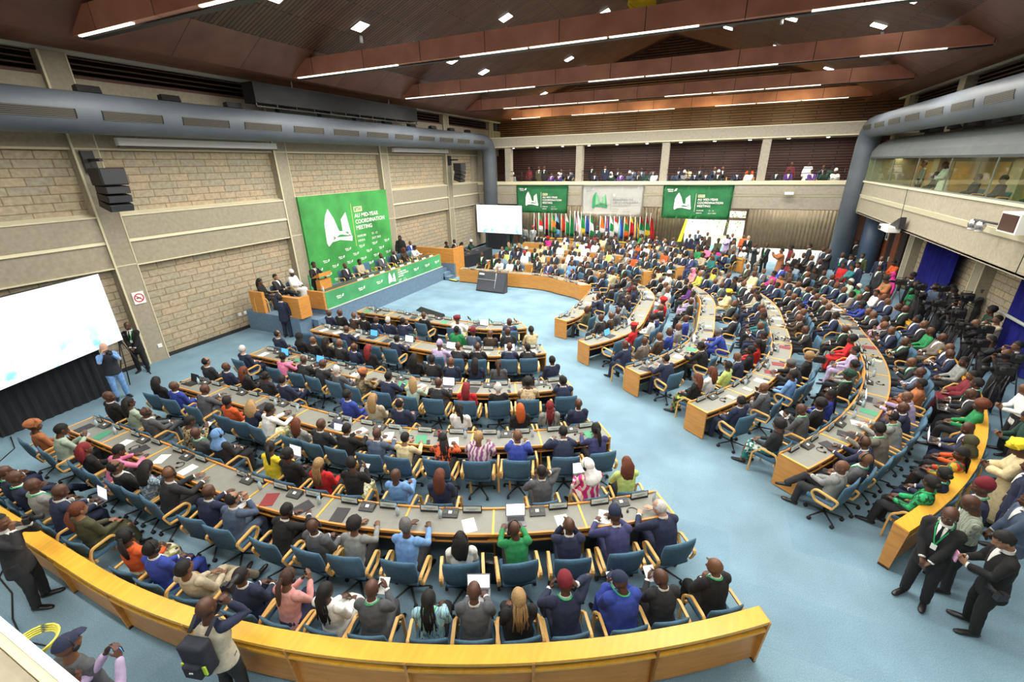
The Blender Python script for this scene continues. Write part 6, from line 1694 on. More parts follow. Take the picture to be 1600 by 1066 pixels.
def row_phrase(code, q):
    """where a seat is, in words one can find in the picture"""
    b, r, k = code[0], code[1], code[2]
    if r == 'Z': return '%s from aisle, chairs before the curtain' % ORD[q]
    if r == 'A' and k == 'a': return '%s from aisle, along %s block barrier' % (ORD[q], BNAME[b])
    return '%s from aisle, %s %s row, %s block' % (ORD[q], RNAME[r], 'desk' if k == 'd' else 'adviser', BNAME[b])
def fit(desc, where):
    words = (desc+', '+where).split()
    return ' '.join(words) if len(words) <= 16 else ' '.join((desc.split(',')[0]+', '+where).split())
SEATS = {}
rs = random.Random(11)
for ln in SEATED.strip().split('\n'):
    bn, rn, kn, x, y, q, look = ln.split(); code = 'LRF'[int(bn)] + 'ABCDEZ'[int(rn)] + 'da'[int(kn)]; x, y, q = float(x), float(y), int(q); f = look.split(':')+['']*6
    pose, top, hair, skin, ex, low = f[:6]; r, u = RU(x, y)
    if code[0] in 'RF' and code[2] == 'a' and u > 118: pass
    o_ = outward(r, u); rz = math.atan2(-o_.y, -o_.x)-PI/2
    if '<' not in ex and '>' not in ex and rs.random() < .34: ex += '<' if code[0] == 'L' else '>' if code[0] == 'F' else rs.choice('<>')
    kind = 's' if code[2] == 'd' else 'a'
    if pose in ('desk', 'write', 'face') and kind == 'a': pose = {'desk': 'phone', 'write': 'type', 'face': 'chin'}[pose]
    twist = rs.uniform(-.14, .14)
    p = person(x, y, 0, rz+twist, pose, top, hair or 'xk', skin or 'd', ex, low or None, rs.uniform(.96, 1.04))
    p and tag(p, fit(p['_desc'], row_phrase(code, q)), 'person'); SEATS[(code, q)] = (x, y, rz, pose)
    far = code[0] != 'L' and not (code[0] == 'R' and y < 15)
    put_chair(kind, x, y, rz+twist, 'blue %s chair, %s' % ('swivel' if kind == 's' else 'bentwood arm', row_phrase(code, q)), 'blue chairs of the %s block' % BNAME[code[0]], simple=far)
# empty chairs
for i, (kind, x, y, rz, lab) in enumerate((('a', -3.62, 6.45, .42, 'empty blue arm chair behind fourth desk row of left block, left of pair'), ('a', -2.95, 6.85, .50, 'empty blue arm chair behind fourth desk row of left block, right of pair'),
        ('s', -12.35, 10.1, .25, 'empty blue swivel chair at left end of second desk row, left block'), ('s', -11.55, 10.05, 0, 'empty blue swivel chair beside the left end of second desk row'),
        ('s', -9.3, 10.05, 0, 'empty blue swivel chair near middle of second desk row, left block'),
        ('s', -2.45, 13.15, 1.1, 'empty blue swivel chair at near end of second desk row, right block'), ('s', -1.95, 13.75, 1.2, 'empty blue swivel chair, next along second desk row of right block'), ('s', -1.62, 14.45, 1.35, 'empty blue swivel chair third along second desk row of right block'),
        ('s', 2.55, 12.2, 1.1, 'empty blue swivel chair turned away at fourth desk row, right block'))):
    put_chair(kind, x, y, rz, lab, 'empty blue chairs')

# standing people
for i, ln in enumerate(STANDING.strip().split('\n')):
    x, y, a, look = ln.split(); x, y = float(x), float(y); f = look.split(':')+['']*6; pose, top, hair, skin, ex, low = f[:6]
    p = person(x, y, 0, math.radians(int(a))-PI/2, pose, top, hair or 'xk', skin or 'd', ex, low or None, 1.0)
    where = ('standing outside the left block barrier, left one' if i == 0 else 'standing with backpack behind the left block barrier' if i == 1 else 'standing by the large screen in jeans' if i == 2 else 'standing at the pillar behind a tripod' if i == 3 else
             'standing with raised arm before the podium steps' if i == 4 else 'standing hands clasped by right barrier end' if i == 5 else 'standing with phone near right picture edge' if i == 6 else
             'standing, %s along the right barrier end' % ORD[i-6] if i < 12 else 'standing, %s from the far screen' % ORD[i-12] if i < 19 else 'standing before the daylight window, %s from left' % ORD[i-19] if i < 30 else
             'standing near the curtain, %s from window' % ORD[i-30] if i < 50 else 'standing among press by right wall, %s from doors' % ORD[i-50])
    p and tag(p, fit(p['_desc'], where), 'person')

# podium people: six at the desk, the speaker, guests and aides
def sit(x, y, z, rz, pose, top, hair, skin, ex, lab, kind='s', low=None):
    p = person(x, y, z, rz, pose, top, hair, skin, ex, low); tag(p, lab, 'person')
    put_chair(kind, x, y, rz, 'blue chair under the ' + lab.replace('person in ', '').split(' seated')[0] + ' wearer' + (' on the podium' if kind == 's' else ' beside podium'), 'podium chairs', z)
EAST = -PI/2
for y, pose, top, hair, ex, lab in ((15.05, 'lap', 'sdk', 'xk', 'E', 'person in charcoal suit seated leftmost at the green podium desk'), (16.0, 'lap', 'tbe', 'sk', 'E', 'person in beige top seated second at the green podium desk'),
        (17.55, 'lap', 'sgr', 'xg', 'E', 'person in grey suit seated third at the green podium desk'), (18.55, 'lap', 'sbk', 'sg', 'E', 'person in black suit seated fourth at the green podium desk'),
        (19.3, 'chin', 'tbr', 'lr', 'E', 'person in brown top resting chin seated at the green podium desk'), (20.2, 'desk', 'twh', 'sk', '', 'person in white top seated rightmost at the green podium desk')):
    sit(-15.25, y, .8, EAST, pose, top, hair, 'd', ex, lab)
put_chair('s', -15.35, 16.75, EAST, 'empty high blue chair in the middle of the podium desk', 'podium chairs', .8)
p = person(-15.25, 13.25, .8, EAST, 'slect', 'sbk', 'sk', 'd', 'Ek'); tag(p, 'person in black suit standing at the lectern left of podium desk', 'person')
sit(-16.4, 11.55, .8, EAST+.5, 'lap', 'tbk', 'lk', 'm', 'E', 'person in black top with long hair seated beside the podium', 'a')
sit(-16.45, 12.35, .8, EAST+.3, 'cross', 'sdk', 'sk', 'l', 'E', 'person in charcoal suit with crossed legs seated beside the podium', 'a')
sit(-16.4, 13.1, .8, EAST+.2, 'lap', 'rwh', 'kwh', 'd', 'E', 'person in white robe and skullcap seated beside the podium', 'a')
p = person(-16.3, 20.5, .8, -2.6, 'stand', 'rbk', 'hbk', 'd', ''); tag(p, 'person in long black robe and headscarf standing right of backdrop', 'person')
sit(-16.2, 21.3, .8, -2.0, 'lap', 'srb', 'xk', 'm', '', 'person in royal blue suit seated right of the green backdrop', 'a')
sit(-16.7, 26.0, 0, EAST, 'lap', 'tbk', 'uk', 'd', '', 'person in black top seated behind screen right of podium, left', 'a')
sit(-16.6, 26.9, 0, EAST, 'lap', 'sgr', 'sk', 'd', '', 'person in grey suit seated behind screen right of podium, right', 'a')
sit(-15.6, 25.2, 0, EAST-.3, 'lap', 'tmr', 'lk', 'm', '', 'person in maroon top seated left at the black draped table', 'a')
sit(-15.7, 26.2, 0, EAST, 'type', 'tbk', 'lk', 'm', '', 'person in black top seated middle at the black draped table', 'a')
sit(-15.6, 27.2, 0, EAST, 'desk', 'tdg', 'kwh', 'd', '', 'person in dark green top and white cap at black draped table', 'a')

# people of the far gallery, seated near the rail and along the wall
GB = [(817, 260), (833, 259), (842, 260), (869, 261), (882, 260), (917, 258), (938, 257), (959, 258), (980, 256), (993, 256), (1010, 259), (1025, 258), (1050, 256), (1066, 256), (1081, 255), (1104, 255), (1116, 255), (1160, 254), (1175, 254)]
BACK = [(-14.05, 'mr', 1), (-13.2, 'ol', 1), (-12.75, 'bk', 1), (-11.35, 'dk', 0), (-10.65, 'bg', 0), (-8.95, 'bk', 1), (-7.95, 'nv', 1), (-6.95, 'bk', 0), (-5.9, 'bg', 0), (-5.3, 'bg', 0), (-4.5, 'gr', 0), (-3.8, 'dk', 0), (-2.75, 'nv', 0), (-2.1, 'cr', 0), (-1.4, 'dk', 0), (-.45, 'nv', 0), (.05, 'bk', 0), (1.7, 'og', 0), (2.3, 'bg', 0), (4.0, 'mr', 1), (4.95, 'wh', 1), (5.75, 'dk', 0), (6.2, 'dg', 0)]
for i, (x, c, st) in enumerate(BACK):
    y = 34.7; rz = PI+rs.uniform(-.3, .3)
    pose = 'stand' if st else rs.choice(['lap', 'fold', 'phone', 'chin']); top = ('r' if c == 'wh' else 't' if c in ('mr', 'cr', 'og', 'wh', 'dg') else 's')+c
    p = person(x, y, 4.25 if st else 4.45, rz, pose, top, rs.choice(['xk', 'sk', 'sk', 'nk']), rs.choice('ddm'), 'E'); p and tag(p, fit(p['_desc'], '%s from left, back row of far gallery' % ORD[i]), 'person')
    if not st: put_chair('a', x, y, rz, 'dark blue chair, %s from left, back row of far gallery' % ORD[i], 'far gallery chairs', 4.45, True)
FRONT = [-14.75, -11.6, -10.95, -10.2, -8.3, -7.1, -6.45, -5.85, -5.25, -4.75, -4.15, -3.5, -2.85, -2.25, -1.6, -.9, -.2, .9, 1.6, 3.1, 3.75, 5.0, 5.6, 6.15]
struct('floor_gallery_step', bx(-17.2, 9, 33.9, 36, 4.25, 4.45), CONC2)
for i, x in enumerate(FRONT):
    rz = PI+rs.uniform(-.3, .3); c = rs.choice(['sbk', 'sdk', 'snv', 'tlg', 'sgr', 'tbg', 'rwh', 'tdg', 'spu', 'snv'])
    p = person(x, 33.05, 4.25, rz, rs.choice(['lap', 'fold', 'phone', 'cross']), c, rs.choice(['xk', 'sk', 'hwh', 'lk', 'kwh', 'sk']), rs.choice('ddm'), 'E'); p and tag(p, fit(p['_desc'], '%s from left, front row of far gallery' % ORD[i]), 'person')
    put_chair('a', x, 33.05, rz, 'dark blue chair, %s from left, front row of far gallery' % ORD[i], 'far gallery chairs', 4.25, True)
# two onlookers below the near gallery rim, one with a raised phone
p = person(-5.56, .82, 0, .3, 'stand', 'tgr', 'vnv', 'm', 'h'); tag(p, 'person in navy cap below the near gallery rim, bottom left', 'person')
p = person(-5.12, .62, 0, .25, 'sphone', 'tlv', 'sk', 'd', ''); tag(p, 'person in lilac shirt raising a phone below near gallery rim', 'person')
# two people behind the gallery glass
p = person(8.2, 24.2, 4.25, PI/2, 'sread', 'rwh', 'xk', 'd', ''); tag(p, 'person in white robe standing behind the right gallery glass', 'person')
p = person(8.3, 27.0, 4.25, PI/2, 'stand', 'tlg', 'sk', 'm', ''); tag(p, 'person in light grey top standing behind the right gallery glass', 'person')
for i, y in enumerate((16.5, 18.2, 20.3, 22.0, 25.6)):
    p = person(8.35, y, 4.25, PI/2, 'lap', 'tbk', 'sk', 'd', ''); tag(p, 'person in black top seated behind gallery glass, %s from the near end' % ORD[i], 'person')
    put_chair('a', 8.35, y, PI/2, 'blue chair behind gallery glass, %s from the near end' % ORD[i], 'gallery box chairs', 4.25, True)

# ================================================================ THINGS ON THE DESKS
GREYC = mat('console_dark_grey', (.045, .048, .045), .5); CONS2 = mat('console_speaker_mesh', (.09, .095, .085), .6); PLATEW = mat('name_card_white', (.66, .72, .68), .5); INK = mat('pale_grey_print', (.30, .34, .34), .7)
LAPG = mat('laptop_grey', (.20, .20, .21), .4, .5); LAPK = mat('laptop_black', (.015, .015, .017), .45); SCRW = mat('lit_laptop_screen', (.8, .85, .9), .4, emis=(.85, .92, 1), strength=.9); SCRB = mat('blue_laptop_screen', (.05, .2, .6), .4, emis=(.10, .42, .9), strength=.9)
CAPB = mat('bottle_cap_blue', (.1, .25, .55), .5)
def proto_name_plate():
    e = empty('name_plate'); bm = BM(); prism(bm, [(-.16, -.035, 0), (-.16, .035, 0), (-.16, .02, .03), (-.16, -.02, .03)], (.32, 0, 0)); prism(bm, [(-.165, -.02, .02), (-.165, -.008, .02), (-.165, .002, .13), (-.165, -.008, .13)], (.33, 0, 0)); obj('holder', bm, BLACK, e)
    bm = BM(); prism(bm, [(-.15, -.022, .035), (-.15, -.0165, .035), (-.15, -.007, .12), (-.15, -.0135, .12)], (.30, 0, 0)); prism(bm, [(-.15, .0, .035), (-.15, -.0075, .035), (-.15, .0035, .12), (-.15, .009, .12)], (.30, 0, 0)); c = obj('card', bm, PLATEW, e)
    bm = BM(); box(bm, -.10, .10, -.0215, -.0185, .072, .086); box(bm, -.05, .05, -.0235, -.0205, .052, .062); obj('print', bm, INK, c); return e
def proto_console():
    e = empty('microphone_console'); bm = BM(); prism(bm, [(-.13, -.08, 0), (-.13, .08, 0), (-.13, .08, .075), (-.13, -.08, .02)], (.26, 0, 0)); obj('housing', bm, GREYC, e)
    u = V((0, .16, .055)).normalized(); n = V((0, -u.z, u.y)); 
    for k in (-1, 1):
        bm = BM(); c = V((.085*k, 0, .0475)); vs = [c+X_*(.032*math.cos(a))+u*(.032*math.sin(a)) for a in [2*PI*i/14 for i in range(14)]]; prism(bm, vs, n*.004); obj('speaker', bm, CONS2, e)
    bm = BM(); c = V((0, .005, .049)); prism(bm, [c-X_*.03-u*.025, c+X_*.03-u*.025, c+X_*.03+u*.025, c-X_*.03+u*.025], n*.005); obj('label_card', bm, WHITE, e)
    bm = BM(); tube(bm, [(-.09, .06, .06), (-.10, .05, .16), (-.08, -.02, .22)], .004, 5); loft(bm, [(-.08, -.02, .22), (-.075, -.05, .235)], [.009, .009], None, 8); obj('gooseneck', bm, BLACK, e); return e
def proto_laptop(light, scr):
    e = empty('laptop'); m_ = LAPG if light else LAPK; bm = BM(); box(bm, -.165, .165, -.115, .115, 0, .014); b = obj('base', bm, m_, e)
    bm = BM(); box(bm, -.14, .14, -.01, .095, .014, .017); obj('keyboard', bm, LAPK if light else GREYC, e)
    bm = BM(); prism(bm, [(-.165, .115, .012), (-.165, .123, .012), (-.165, .175, .225), (-.165, .167, .227)], (.33, 0, 0)); s = obj('lid', bm, m_, e)
    bm = BM(); prism(bm, [(-.152, .1165, .022), (-.152, .1185, .022), (-.152, .1655, .216), (-.152, .1635, .216)], (.304, 0, 0)); obj('screen', bm, scr, s); return e
def proto_bottle():
    e = empty('water_bottle'); bm = BM(); loft(bm, [(0, 0, 0), (0, 0, .13), (0, 0, .165), (0, 0, .185)], [.031, .031, .014, .013], None, 12, False); obj('body', bm, GLASSY, e)
    bm = BM(); loft(bm, [(0, 0, .185), (0, 0, .205)], [.015, .015], None, 10, False); obj('cap', bm, CAPB, e); return e
def proto_headset():
    e = empty('headset'); bm = BM(); tube(bm, [(.085*math.cos(a), .085*math.sin(a), .012) for a in [(-20+220*i/12)*PI/180 for i in range(13)]], .006, 6); obj('band', bm, BLACK, e)
    for k in (1, -1): bm = BM(); ball(bm, (.083*k, -.03, .02), (.022, .03, .02), 10, 6); obj('ear_pad', bm, BLACK, e)
    return e
def proto_sheet(w=.21, d=.297, m_=WHITE, nm='paper_sheet', t=.003):
    return obj(nm, bx(-w/2, w/2, -d/2, d/2, 0, t), m_)
PROT = {'plate': proto_name_plate(), 'cons': proto_console(), 'lapw': proto_laptop(True, SCRW), 'lapb': proto_laptop(False, SCRB), 'lapk': proto_laptop(False, LAPK), 'bottle': proto_bottle(), 'head': proto_headset(),
        'paper': proto_sheet(), 'note': proto_sheet(.15, .21, mat('cream_notebook', (.62, .56, .38), .7), 'notebook', .014), 'redf': proto_sheet(.24, .32, mat('dark_red_folder', (.22, .02, .025), .6), 'folder', .008), 'blkf': proto_sheet(.24, .32, mat('black_folder', (.03, .03, .035), .6), 'folder', .012),
        'grnf': proto_sheet(.24, .32, mat('green_folder', (.06, .30, .16), .6), 'folder', .006), 'phone': obj('phone', bevel(bx(-.038, .038, -.08, .08, 0, .01), .003, 1), BLACK)}
def place(key, x, y, z, rz, label, cat, group=None):
    o = copy_tree(PROT[key]); o.location = (x, y, z); o.rotation_euler = (0, 0, rz); return tag(o, label, cat, group)
CATS = {'paper': ('white paper sheet', 'paper', 'paper sheets on the desks'), 'note': ('cream notebook', 'notebook', 'notebooks on the desks'), 'redf': ('dark red folder', 'folder', 'folders on the desks'), 'blkf': ('black folder', 'folder', 'folders on the desks'), 'grnf': ('green folder', 'folder', 'folders on the desks'),
        'phone': ('black phone', 'phone', 'phones on the desks'), 'lapw': ('grey laptop with lit white screen', 'laptop', 'laptops on the desks'), 'lapb': ('black laptop with blue screen', 'laptop', 'laptops on the desks'), 'lapk': ('black laptop with dark screen', 'laptop', 'laptops on the desks'), 'bottle': ('clear water bottle', 'bottle', 'water bottles on the desks'), 'head': ('black headset', 'headset', 'headsets on the desks')}
LAPS = [(-12.84, 6.1, 'lapk'), (-4.64, 5.0, 'note'), (-10.3, 10.8, 'lapb'), (-11.62, 8.4, 'lapb'), (-10.29, 8.4, 'lapb'), (-6.08, 8.4, 'lapw'), (-2.26, 5.35, 'lapw'), (-6.9, 13.2, 'lapw'), (-6.73, 10.9, 'lapw'), (-5.43, 11.2, 'lapw'), (-4.01, 9.4, 'lapk'), (-.03, 14.3, 'lapw'), (-1.1, 16.2, 'lapw'), (-1.35, 12.6, 'lapw'), (-3.0, 13.7, 'lapb'), (-2.5, 15.4, 'lapw'), (3.85, 12.1, 'lapw'), (-8.5, 10.9, 'lapw')]
ri = random.Random(21)
for blk, row, q, r, a, b, e in DESKS:
    if blk == 'F' and row in 'AB': continue
    for si, f in enumerate((.25, .75)):
        u = a+(b-a)*f; o_ = outward(r, u); rz = math.atan2(-o_.y, -o_.x)-PI/2; side = ['left', 'right'][si] if True else ''
        where = '%s seat of %s section, %s row, %s block' % (side, ORD[q], RNAME[row], BNAME[blk])
        p = RP(r-.50, u); place('plate', p.x, p.y, .742, rz, 'white name plate, '+where, 'name plate', 'name plates on the desks')
        lap = [t for t in LAPS if math.hypot(t[0]-RP(r-.2, u).x, t[1]-RP(r-.2, u).y) < .45]
        used = False
        if lap:
            k = lap[0][2]; LAPS.remove(lap[0]); p = RP(r-.27, u); place(k, p.x, p.y, .742, rz, '%s, %s' % (CATS[k][0] if len((CATS[k][0]+where).split()) < 15 else CATS[k][0].split(' with')[0], where), CATS[k][1], CATS[k][2]); used = True
        if not used and ri.random() < (.62 if blk != 'F' else .3):
            k = ri.choice(['paper', 'paper', 'paper', 'paper', 'note', 'redf', 'blkf', 'blkf', 'grnf']); p = RP(r-.20, u+ri.uniform(-.1, .1)); place(k, p.x, p.y, .742, rz+ri.uniform(-.5, .5), '%s, %s' % (CATS[k][0], where), CATS[k][1], CATS[k][2])
        if blk == 'F': continue
        du = .22 if u <= 0 else math.degrees(.22/r)
        if ri.random() < .4: p = RP(r-.36, u+du); place('bottle', p.x, p.y, .742, 0, 'clear water bottle, '+where, 'bottle', CATS['bottle'][2])
        if ri.random() < .3: p = RP(r-.22, u-du*1.2); place('head', p.x, p.y, .742, rz+ri.uniform(-1, 1), 'black headset, '+where, 'headset', CATS['head'][2])
        if ri.random() < .25: p = RP(r-.13, u+du*.9); place('phone', p.x, p.y, .742, rz+ri.uniform(-.6, .6), 'black phone, '+where, 'phone', CATS['phone'][2])
    u = (a+b)/2; p = RP(r-.43, u); o_ = outward(r, u); rz = math.atan2(-o_.y, -o_.x)-PI/2
    place('cons', p.x, p.y, .742, rz, 'dark grey microphone console, %s section, %s row, %s block' % (ORD[q], RNAME[row], BNAME[blk]), 'microphone', 'microphone consoles on the desks')
for o in PROT.values():
    for ch in list(o.children_recursive): bpy.data.objects.remove(ch)
    bpy.data.objects.remove(o)
# navy hat, red bottle, orange handbag, black bags
e = empty('hat', (-7.23, 6.1, .745)); tag(e, 'navy felt hat with wide brim lying on fourth desk row', 'hat'); HATM = mat('navy_felt', (.05, .055, .10), .95)
bm = BM(); loft(bm, [(0, 0, 0), (0, 0, .008)], [(.17, .14), (.165, .135)], X_, 24); obj('brim', bm, HATM, e); bm = BM(); loft(bm, [(0, 0, .005), (0, 0, .07), (0, 0, .11)], [(.095, .08), (.085, .07), (.055, .035)], X_, 20); obj('crown', bm, HATM, e)
e = empty('flask', (-4.75, 6.55, .745)); tag(e, 'red drinking flask standing on fourth desk row', 'bottle'); bm = BM(); loft(bm, [(0, 0, 0), (0, 0, .17)], [.035, .033], None, 14); obj('body', bm, mat('flask_red', (.55, .06, .06), .4), e); bm = BM(); loft(bm, [(0, 0, .18), (0, 0, .21)], [.03, .03], None, 14); obj('cap', bm, mat('flask_cap', (.3, .03, .03), .4), e)
def bag(x, y, z, w, d, h, m_, label, strap=True, nm='handbag', rz=0):
    e = empty(nm, (x, y, z), rz); tag(e, label, 'bag'); bm = bevel(bx(-w/2, w/2, -d/2, d/2, 0, h), min(w, d)*.25, 3)
    for v in bm.verts: v.co.x *= 1-.18*v.co.z/h; v.co.y *= 1-.3*v.co.z/h
    for f in bm.faces: f.smooth = True
    obj('body', bm, m_, e)
    if strap: bm = BM(); tube(bm, [(-w*.3, 0, h*.9), (-w*.22, 0, h*1.35), (w*.22, 0, h*1.35), (w*.3, 0, h*.9)], .01, 6); obj('handle', bm, m_, e)
bag(-10.6, 4.12, 0, .34, .2, .26, mat('tan_leather', (.42, .15, .03), .5), 'orange tan leather handbag on the floor behind fourth desk row', rz=.4)
bag(-2.5, 4.45, 0, .3, .2, .42, mat('glossy_black_leather', (.01, .01, .012), .25), 'glossy black bag on the floor between outermost row chairs', rz=.3)
bag(-3.9, 6.2, .47, .3, .2, .2, BLACK, 'black bag lying on an empty arm chair', False)
bag(3.3, 14.0, .745, .3, .2, .2, BLACK, 'black handbag on the outermost desk of the right block', True)
# table flags
FC = {'r': (.55, .02, .03), 'g': (.01, .28, .08), 'y': (.80, .60, .02), 'b': (.02, .09, .42), 'w': (.8, .8, .8), 'k': (.01, .01, .01), 'l': (.25, .55, .78), 'o': (.80, .20, .02), 'n': (.02, .03, .16), 'm': (.35, .04, .04)}
FM = {k: mat('flag_cloth_'+k, v, .8) for k, v in FC.items()}
CN_ = dict(r='red', g='green', y='yellow', b='blue', w='white', k='black', l='light blue', o='orange', n='navy', m='maroon')
def table_flag(x, y, cols, where):
    e = empty('table_flag', (x, y, .745)); tag(e, 'small %s table flag, %s' % ('-'.join(CN_[c] for c in cols), where), 'flag', 'small flags on the desks')
    bm = BM(); loft(bm, [(0, 0, 0), (0, 0, .012)], [.035, .03], None, 12); tube(bm, [(0, 0, 0), (0, 0, .30)], .004, 6); obj('pole', bm, mat('brass', (.5, .35, .1), .35, .9), e)
    bm = BM(); n = len(cols)
    for i in range(n):
        t0, t1 = i/n, (i+1)/n; P_ = lambda t, s: (.01+.13*t+.02*s, .02*math.sin(t*7), .29-.10*s-.09*t)
        f = [P_(t0, 0), P_(t1, 0), P_(t1, 1), P_(t0, 1)]; prism(bm, f, (0, .004, 0), i)
    obj('cloth', bm, [FM[c] for c in cols], e)
for rw, u, c, wh in (('E', -.25, 'krg', 'innermost row of left block, leftmost'), ('E', 13, 'gwg', 'innermost row of left block, middle'), ('E', 33, 'gyr', 'innermost row of left block, near aisle'), ('D', -2.45, 'bwb', 'second row of left block, left one'), ('D', -.95, 'gyr', 'second row of left block, right one'),
        ('E', 183.4, 'wrg', 'innermost row of far block, leftmost'), ('E', 168, 'lwr', 'innermost row of far block, middle'), ('E', 138, 'rwk', 'innermost row of far block, rightmost')):
    p = RP(ROWS[rw]-.42, u); table_flag(p.x, p.y, c, wh)
# flags on the podium desk
for i, (y, c) in enumerate(((16.75, 'yyk'), (17.2, 'ygy'), (18.4, 'gyk'), (19.0, 'yog'))):
    e = empty('table_flag', (-14.15, y, 1.46)); tag(e, 'small %s flag on podium desk, %s from left' % ('-'.join(CN_[k] for k in c), ORD[i]), 'flag', 'small flags on the podium desk')
    bm = BM(); tube(bm, [(0, 0, 0), (0, 0, .32)], .005, 6); obj('pole', bm, MATS['brass'], e)
    bm = BM()
    for j in range(3): prism(bm, [(0, .05*j, .31-.04*j), (0, .05*(j+1), .31-.04*(j+1)), (0, .05*(j+1), .19-.04*(j+1)), (0, .05*j, .19-.04*j)], (.004, 0, 0), j)
    obj('cloth', bm, [FM[k] for k in c], e)
for i, y in enumerate((14.6, 15.35, 16.1, 16.9, 17.6, 18.2, 18.85, 19.5, 20.2)):
    bm = BM(); box(bm, -14.1, -14.0, y-.17, y+.17, 1.46, 1.5); prism(bm, [(-14.04, y-.16, 1.49), (-14.0, y-.16, 1.49), (-14.07, y-.16, 1.6), (-14.09, y-.16, 1.6)], (0, .32, 0), 1)
    tag(obj('name_plate', bm, [BLACK, PLATEW]), 'white name plate on podium desk, %s from left' % ORD[i], 'name plate', 'name plates on the podium desk')
for i, y in enumerate((15.5, 17.4, 18.7, 19.9)):
    bm = BM(); prism(bm, [(-14.45, y-.18, 1.46), (-14.2, y-.18, 1.46), (-14.2, y-.18, 1.52), (-14.45, y-.18, 1.49)], (0, .36, 0)); tag(obj('microphone_console', bm, GREYC), 'grey microphone console on podium desk, %s from left' % ORD[i], 'microphone', 'microphone consoles on the podium desk')
# lectern at the left end of the podium desk
e = empty('lectern', (-14.75, 13.2, .8)); tag(e, 'small orange timber lectern before the standing speaker', 'lectern')
obj('column', bx(-.12, .12, -.3, .3, 0, 1.05), LWOOD, e); bm = BM(); prism(bm, [(-.25, -.33, 1.12), (.17, -.33, 1.2), (.17, -.33, 1.36), (.15, -.33, 1.36), (-.27, -.33, 1.15)], (0, .66, 0)); obj('top', bm, LWOOD, e)
e = empty('green_sign', (-16.3, 14.3, .8)); tag(e, 'low green printed side sign beside the speaker', 'sign'); bm = BM(); box(bm, -.03, .03, -.5, .5, 0, .95); obj('board', bm, GREEN2, e); bm = BM(); building_logo(bm, (.035, -.35, .35), (0, 1, 0), (0, 0, 1), .4); small_mark(bm, (.035, .1, .5), (0, 1, 0), (0, 0, 1), .1); obj('print', bm, LM, e)
bm = BM(); loft(bm, [(-14.35, 12.75, 1.46), (-14.35, 12.75, 1.62), (-14.35, 12.75, 1.68)], [.035, .035, .015], None, 12); tag(obj('water_bottle', bm, GLASSY), 'clear water bottle at the left end of podium desk', 'bottle')

# ================================================================ SCREENS, SPEAKERS, RIGS
def led_material(name, seed):
    m = bpy.data.materials.new(name); m.use_nodes = True; nt = m.node_tree; b = _pr(m, (.02, .02, .02), .5); tc = nt.nodes.new('ShaderNodeTexCoord')
    n = nt.nodes.new('ShaderNodeTexNoise'); n.inputs['Scale'].default_value = 2.4; n.inputs['Detail'].default_value = 6; nt.links.new(tc.outputs['Object'], n.inputs['Vector'])
    sp = nt.nodes.new('ShaderNodeSeparateXYZ'); nt.links.new(tc.outputs['Object'], sp.inputs[0])
    lo = nt.nodes.new('ShaderNodeMapRange'); lo.inputs['From Min'].default_value = 1.1; lo.inputs['From Max'].default_value = .2; nt.links.new(sp.outputs['Z'], lo.inputs[0])
    r = nt.nodes.new('ShaderNodeValToRGB'); e = r.color_ramp.elements; e[0].position = .50; e[0].color = (0, 0, 0, 1); e[1].position = .66; e[1].color = (1, 1, 1, 1); nt.links.new(n.outputs['Fac'], r.inputs[0])
    k = math_node(nt, 'MULTIPLY', r.outputs[0], lo.outputs[0]); mx = nt.nodes.new('ShaderNodeMixRGB'); mx.inputs[1].default_value = (.93, .96, 1, 1); mx.inputs[2].default_value = (.25, .68, .85, 1); nt.links.new(k, mx.inputs[0])
    nt.links.new(mx.outputs[0], b.inputs['Emission Color']); b.inputs['Emission Strength'].default_value = 1.0; return m
LEDM = led_material('lit_video_wall', 1)
def led_screen(x0, y0, x1, y1, z0, z1, label):
    a = V((x0, y0, z0)); d = V((x1-x0, y1-y0, 0)); L = d.length; e = empty('video_screen', a, math.atan2(d.y, d.x)); tag(e, label, 'screen')
    obj('cabinet', bx(0, L, .01, .12, 0, z1-z0), BLACK, e); obj('display', bx(.01, L-.01, -.005, .008, .01, z1-z0-.01), LEDM, e); return e
led_screen(-14.45, 2.35, -15.9, 6.37, 1.48, 3.52, 'very bright white video screen at the left picture edge')
led_screen(-17.05, 31.15, -13.1, 30.9, 1.25, 3.35, 'bright white video screen in the far left corner')
def drape_box(x0, y0, x1, y1, dx, dy, h, label):
    bm = BM(); n = 40; a = V((x0, y0, 0)); d = V((x1-x0, y1-y0, 0)); nn = V((dx, dy, 0)); pts = []
    for i in range(n+1): t = i/n; pts.append(a+d*t+V((-d.y, d.x, 0)).normalized()*.02*math.sin(i*1.9))
    pts += [a+d+nn, a+nn]; prism(bm, pts[::-1], (0, 0, h)); tag(obj('draped_plinth', bm, BLACKCL), label, 'plinth')
drape_box(-15.72, 3.2, -15.98, 5.75, -1.0, -.1, 1.47, 'black draped plinth under the big left video screen')
drape_box(-16.1, 31.05, -14.4, 31.0, 0, .5, 1.24, 'black draped plinth under the far corner video screen')
def roll(y0, y1, z, label):
    e = empty('projection_screen', (-16.95, y0, z)); tag(e, label, 'screen'); bm = BM(); box(bm, -.08, .08, 0, y1-y0, -.10, .12); obj('case', bm, WHITE, e); bm = BM(); box(bm, -.04, .10, .02, y1-y0-.02, -.13, -.10); obj('slot', bm, BLACK, e)
    for t in (.1, .9): obj('bracket', bx(-.25, -.02, (y1-y0)*t, (y1-y0)*t+.06, .12, .16), PALE, e)
roll(8.4, 14.0, 7.05, 'long white rolled projection screen case under the left duct'); roll(21.6, 27.3, 7.05, 'shorter looking white projection screen case near the far corner')
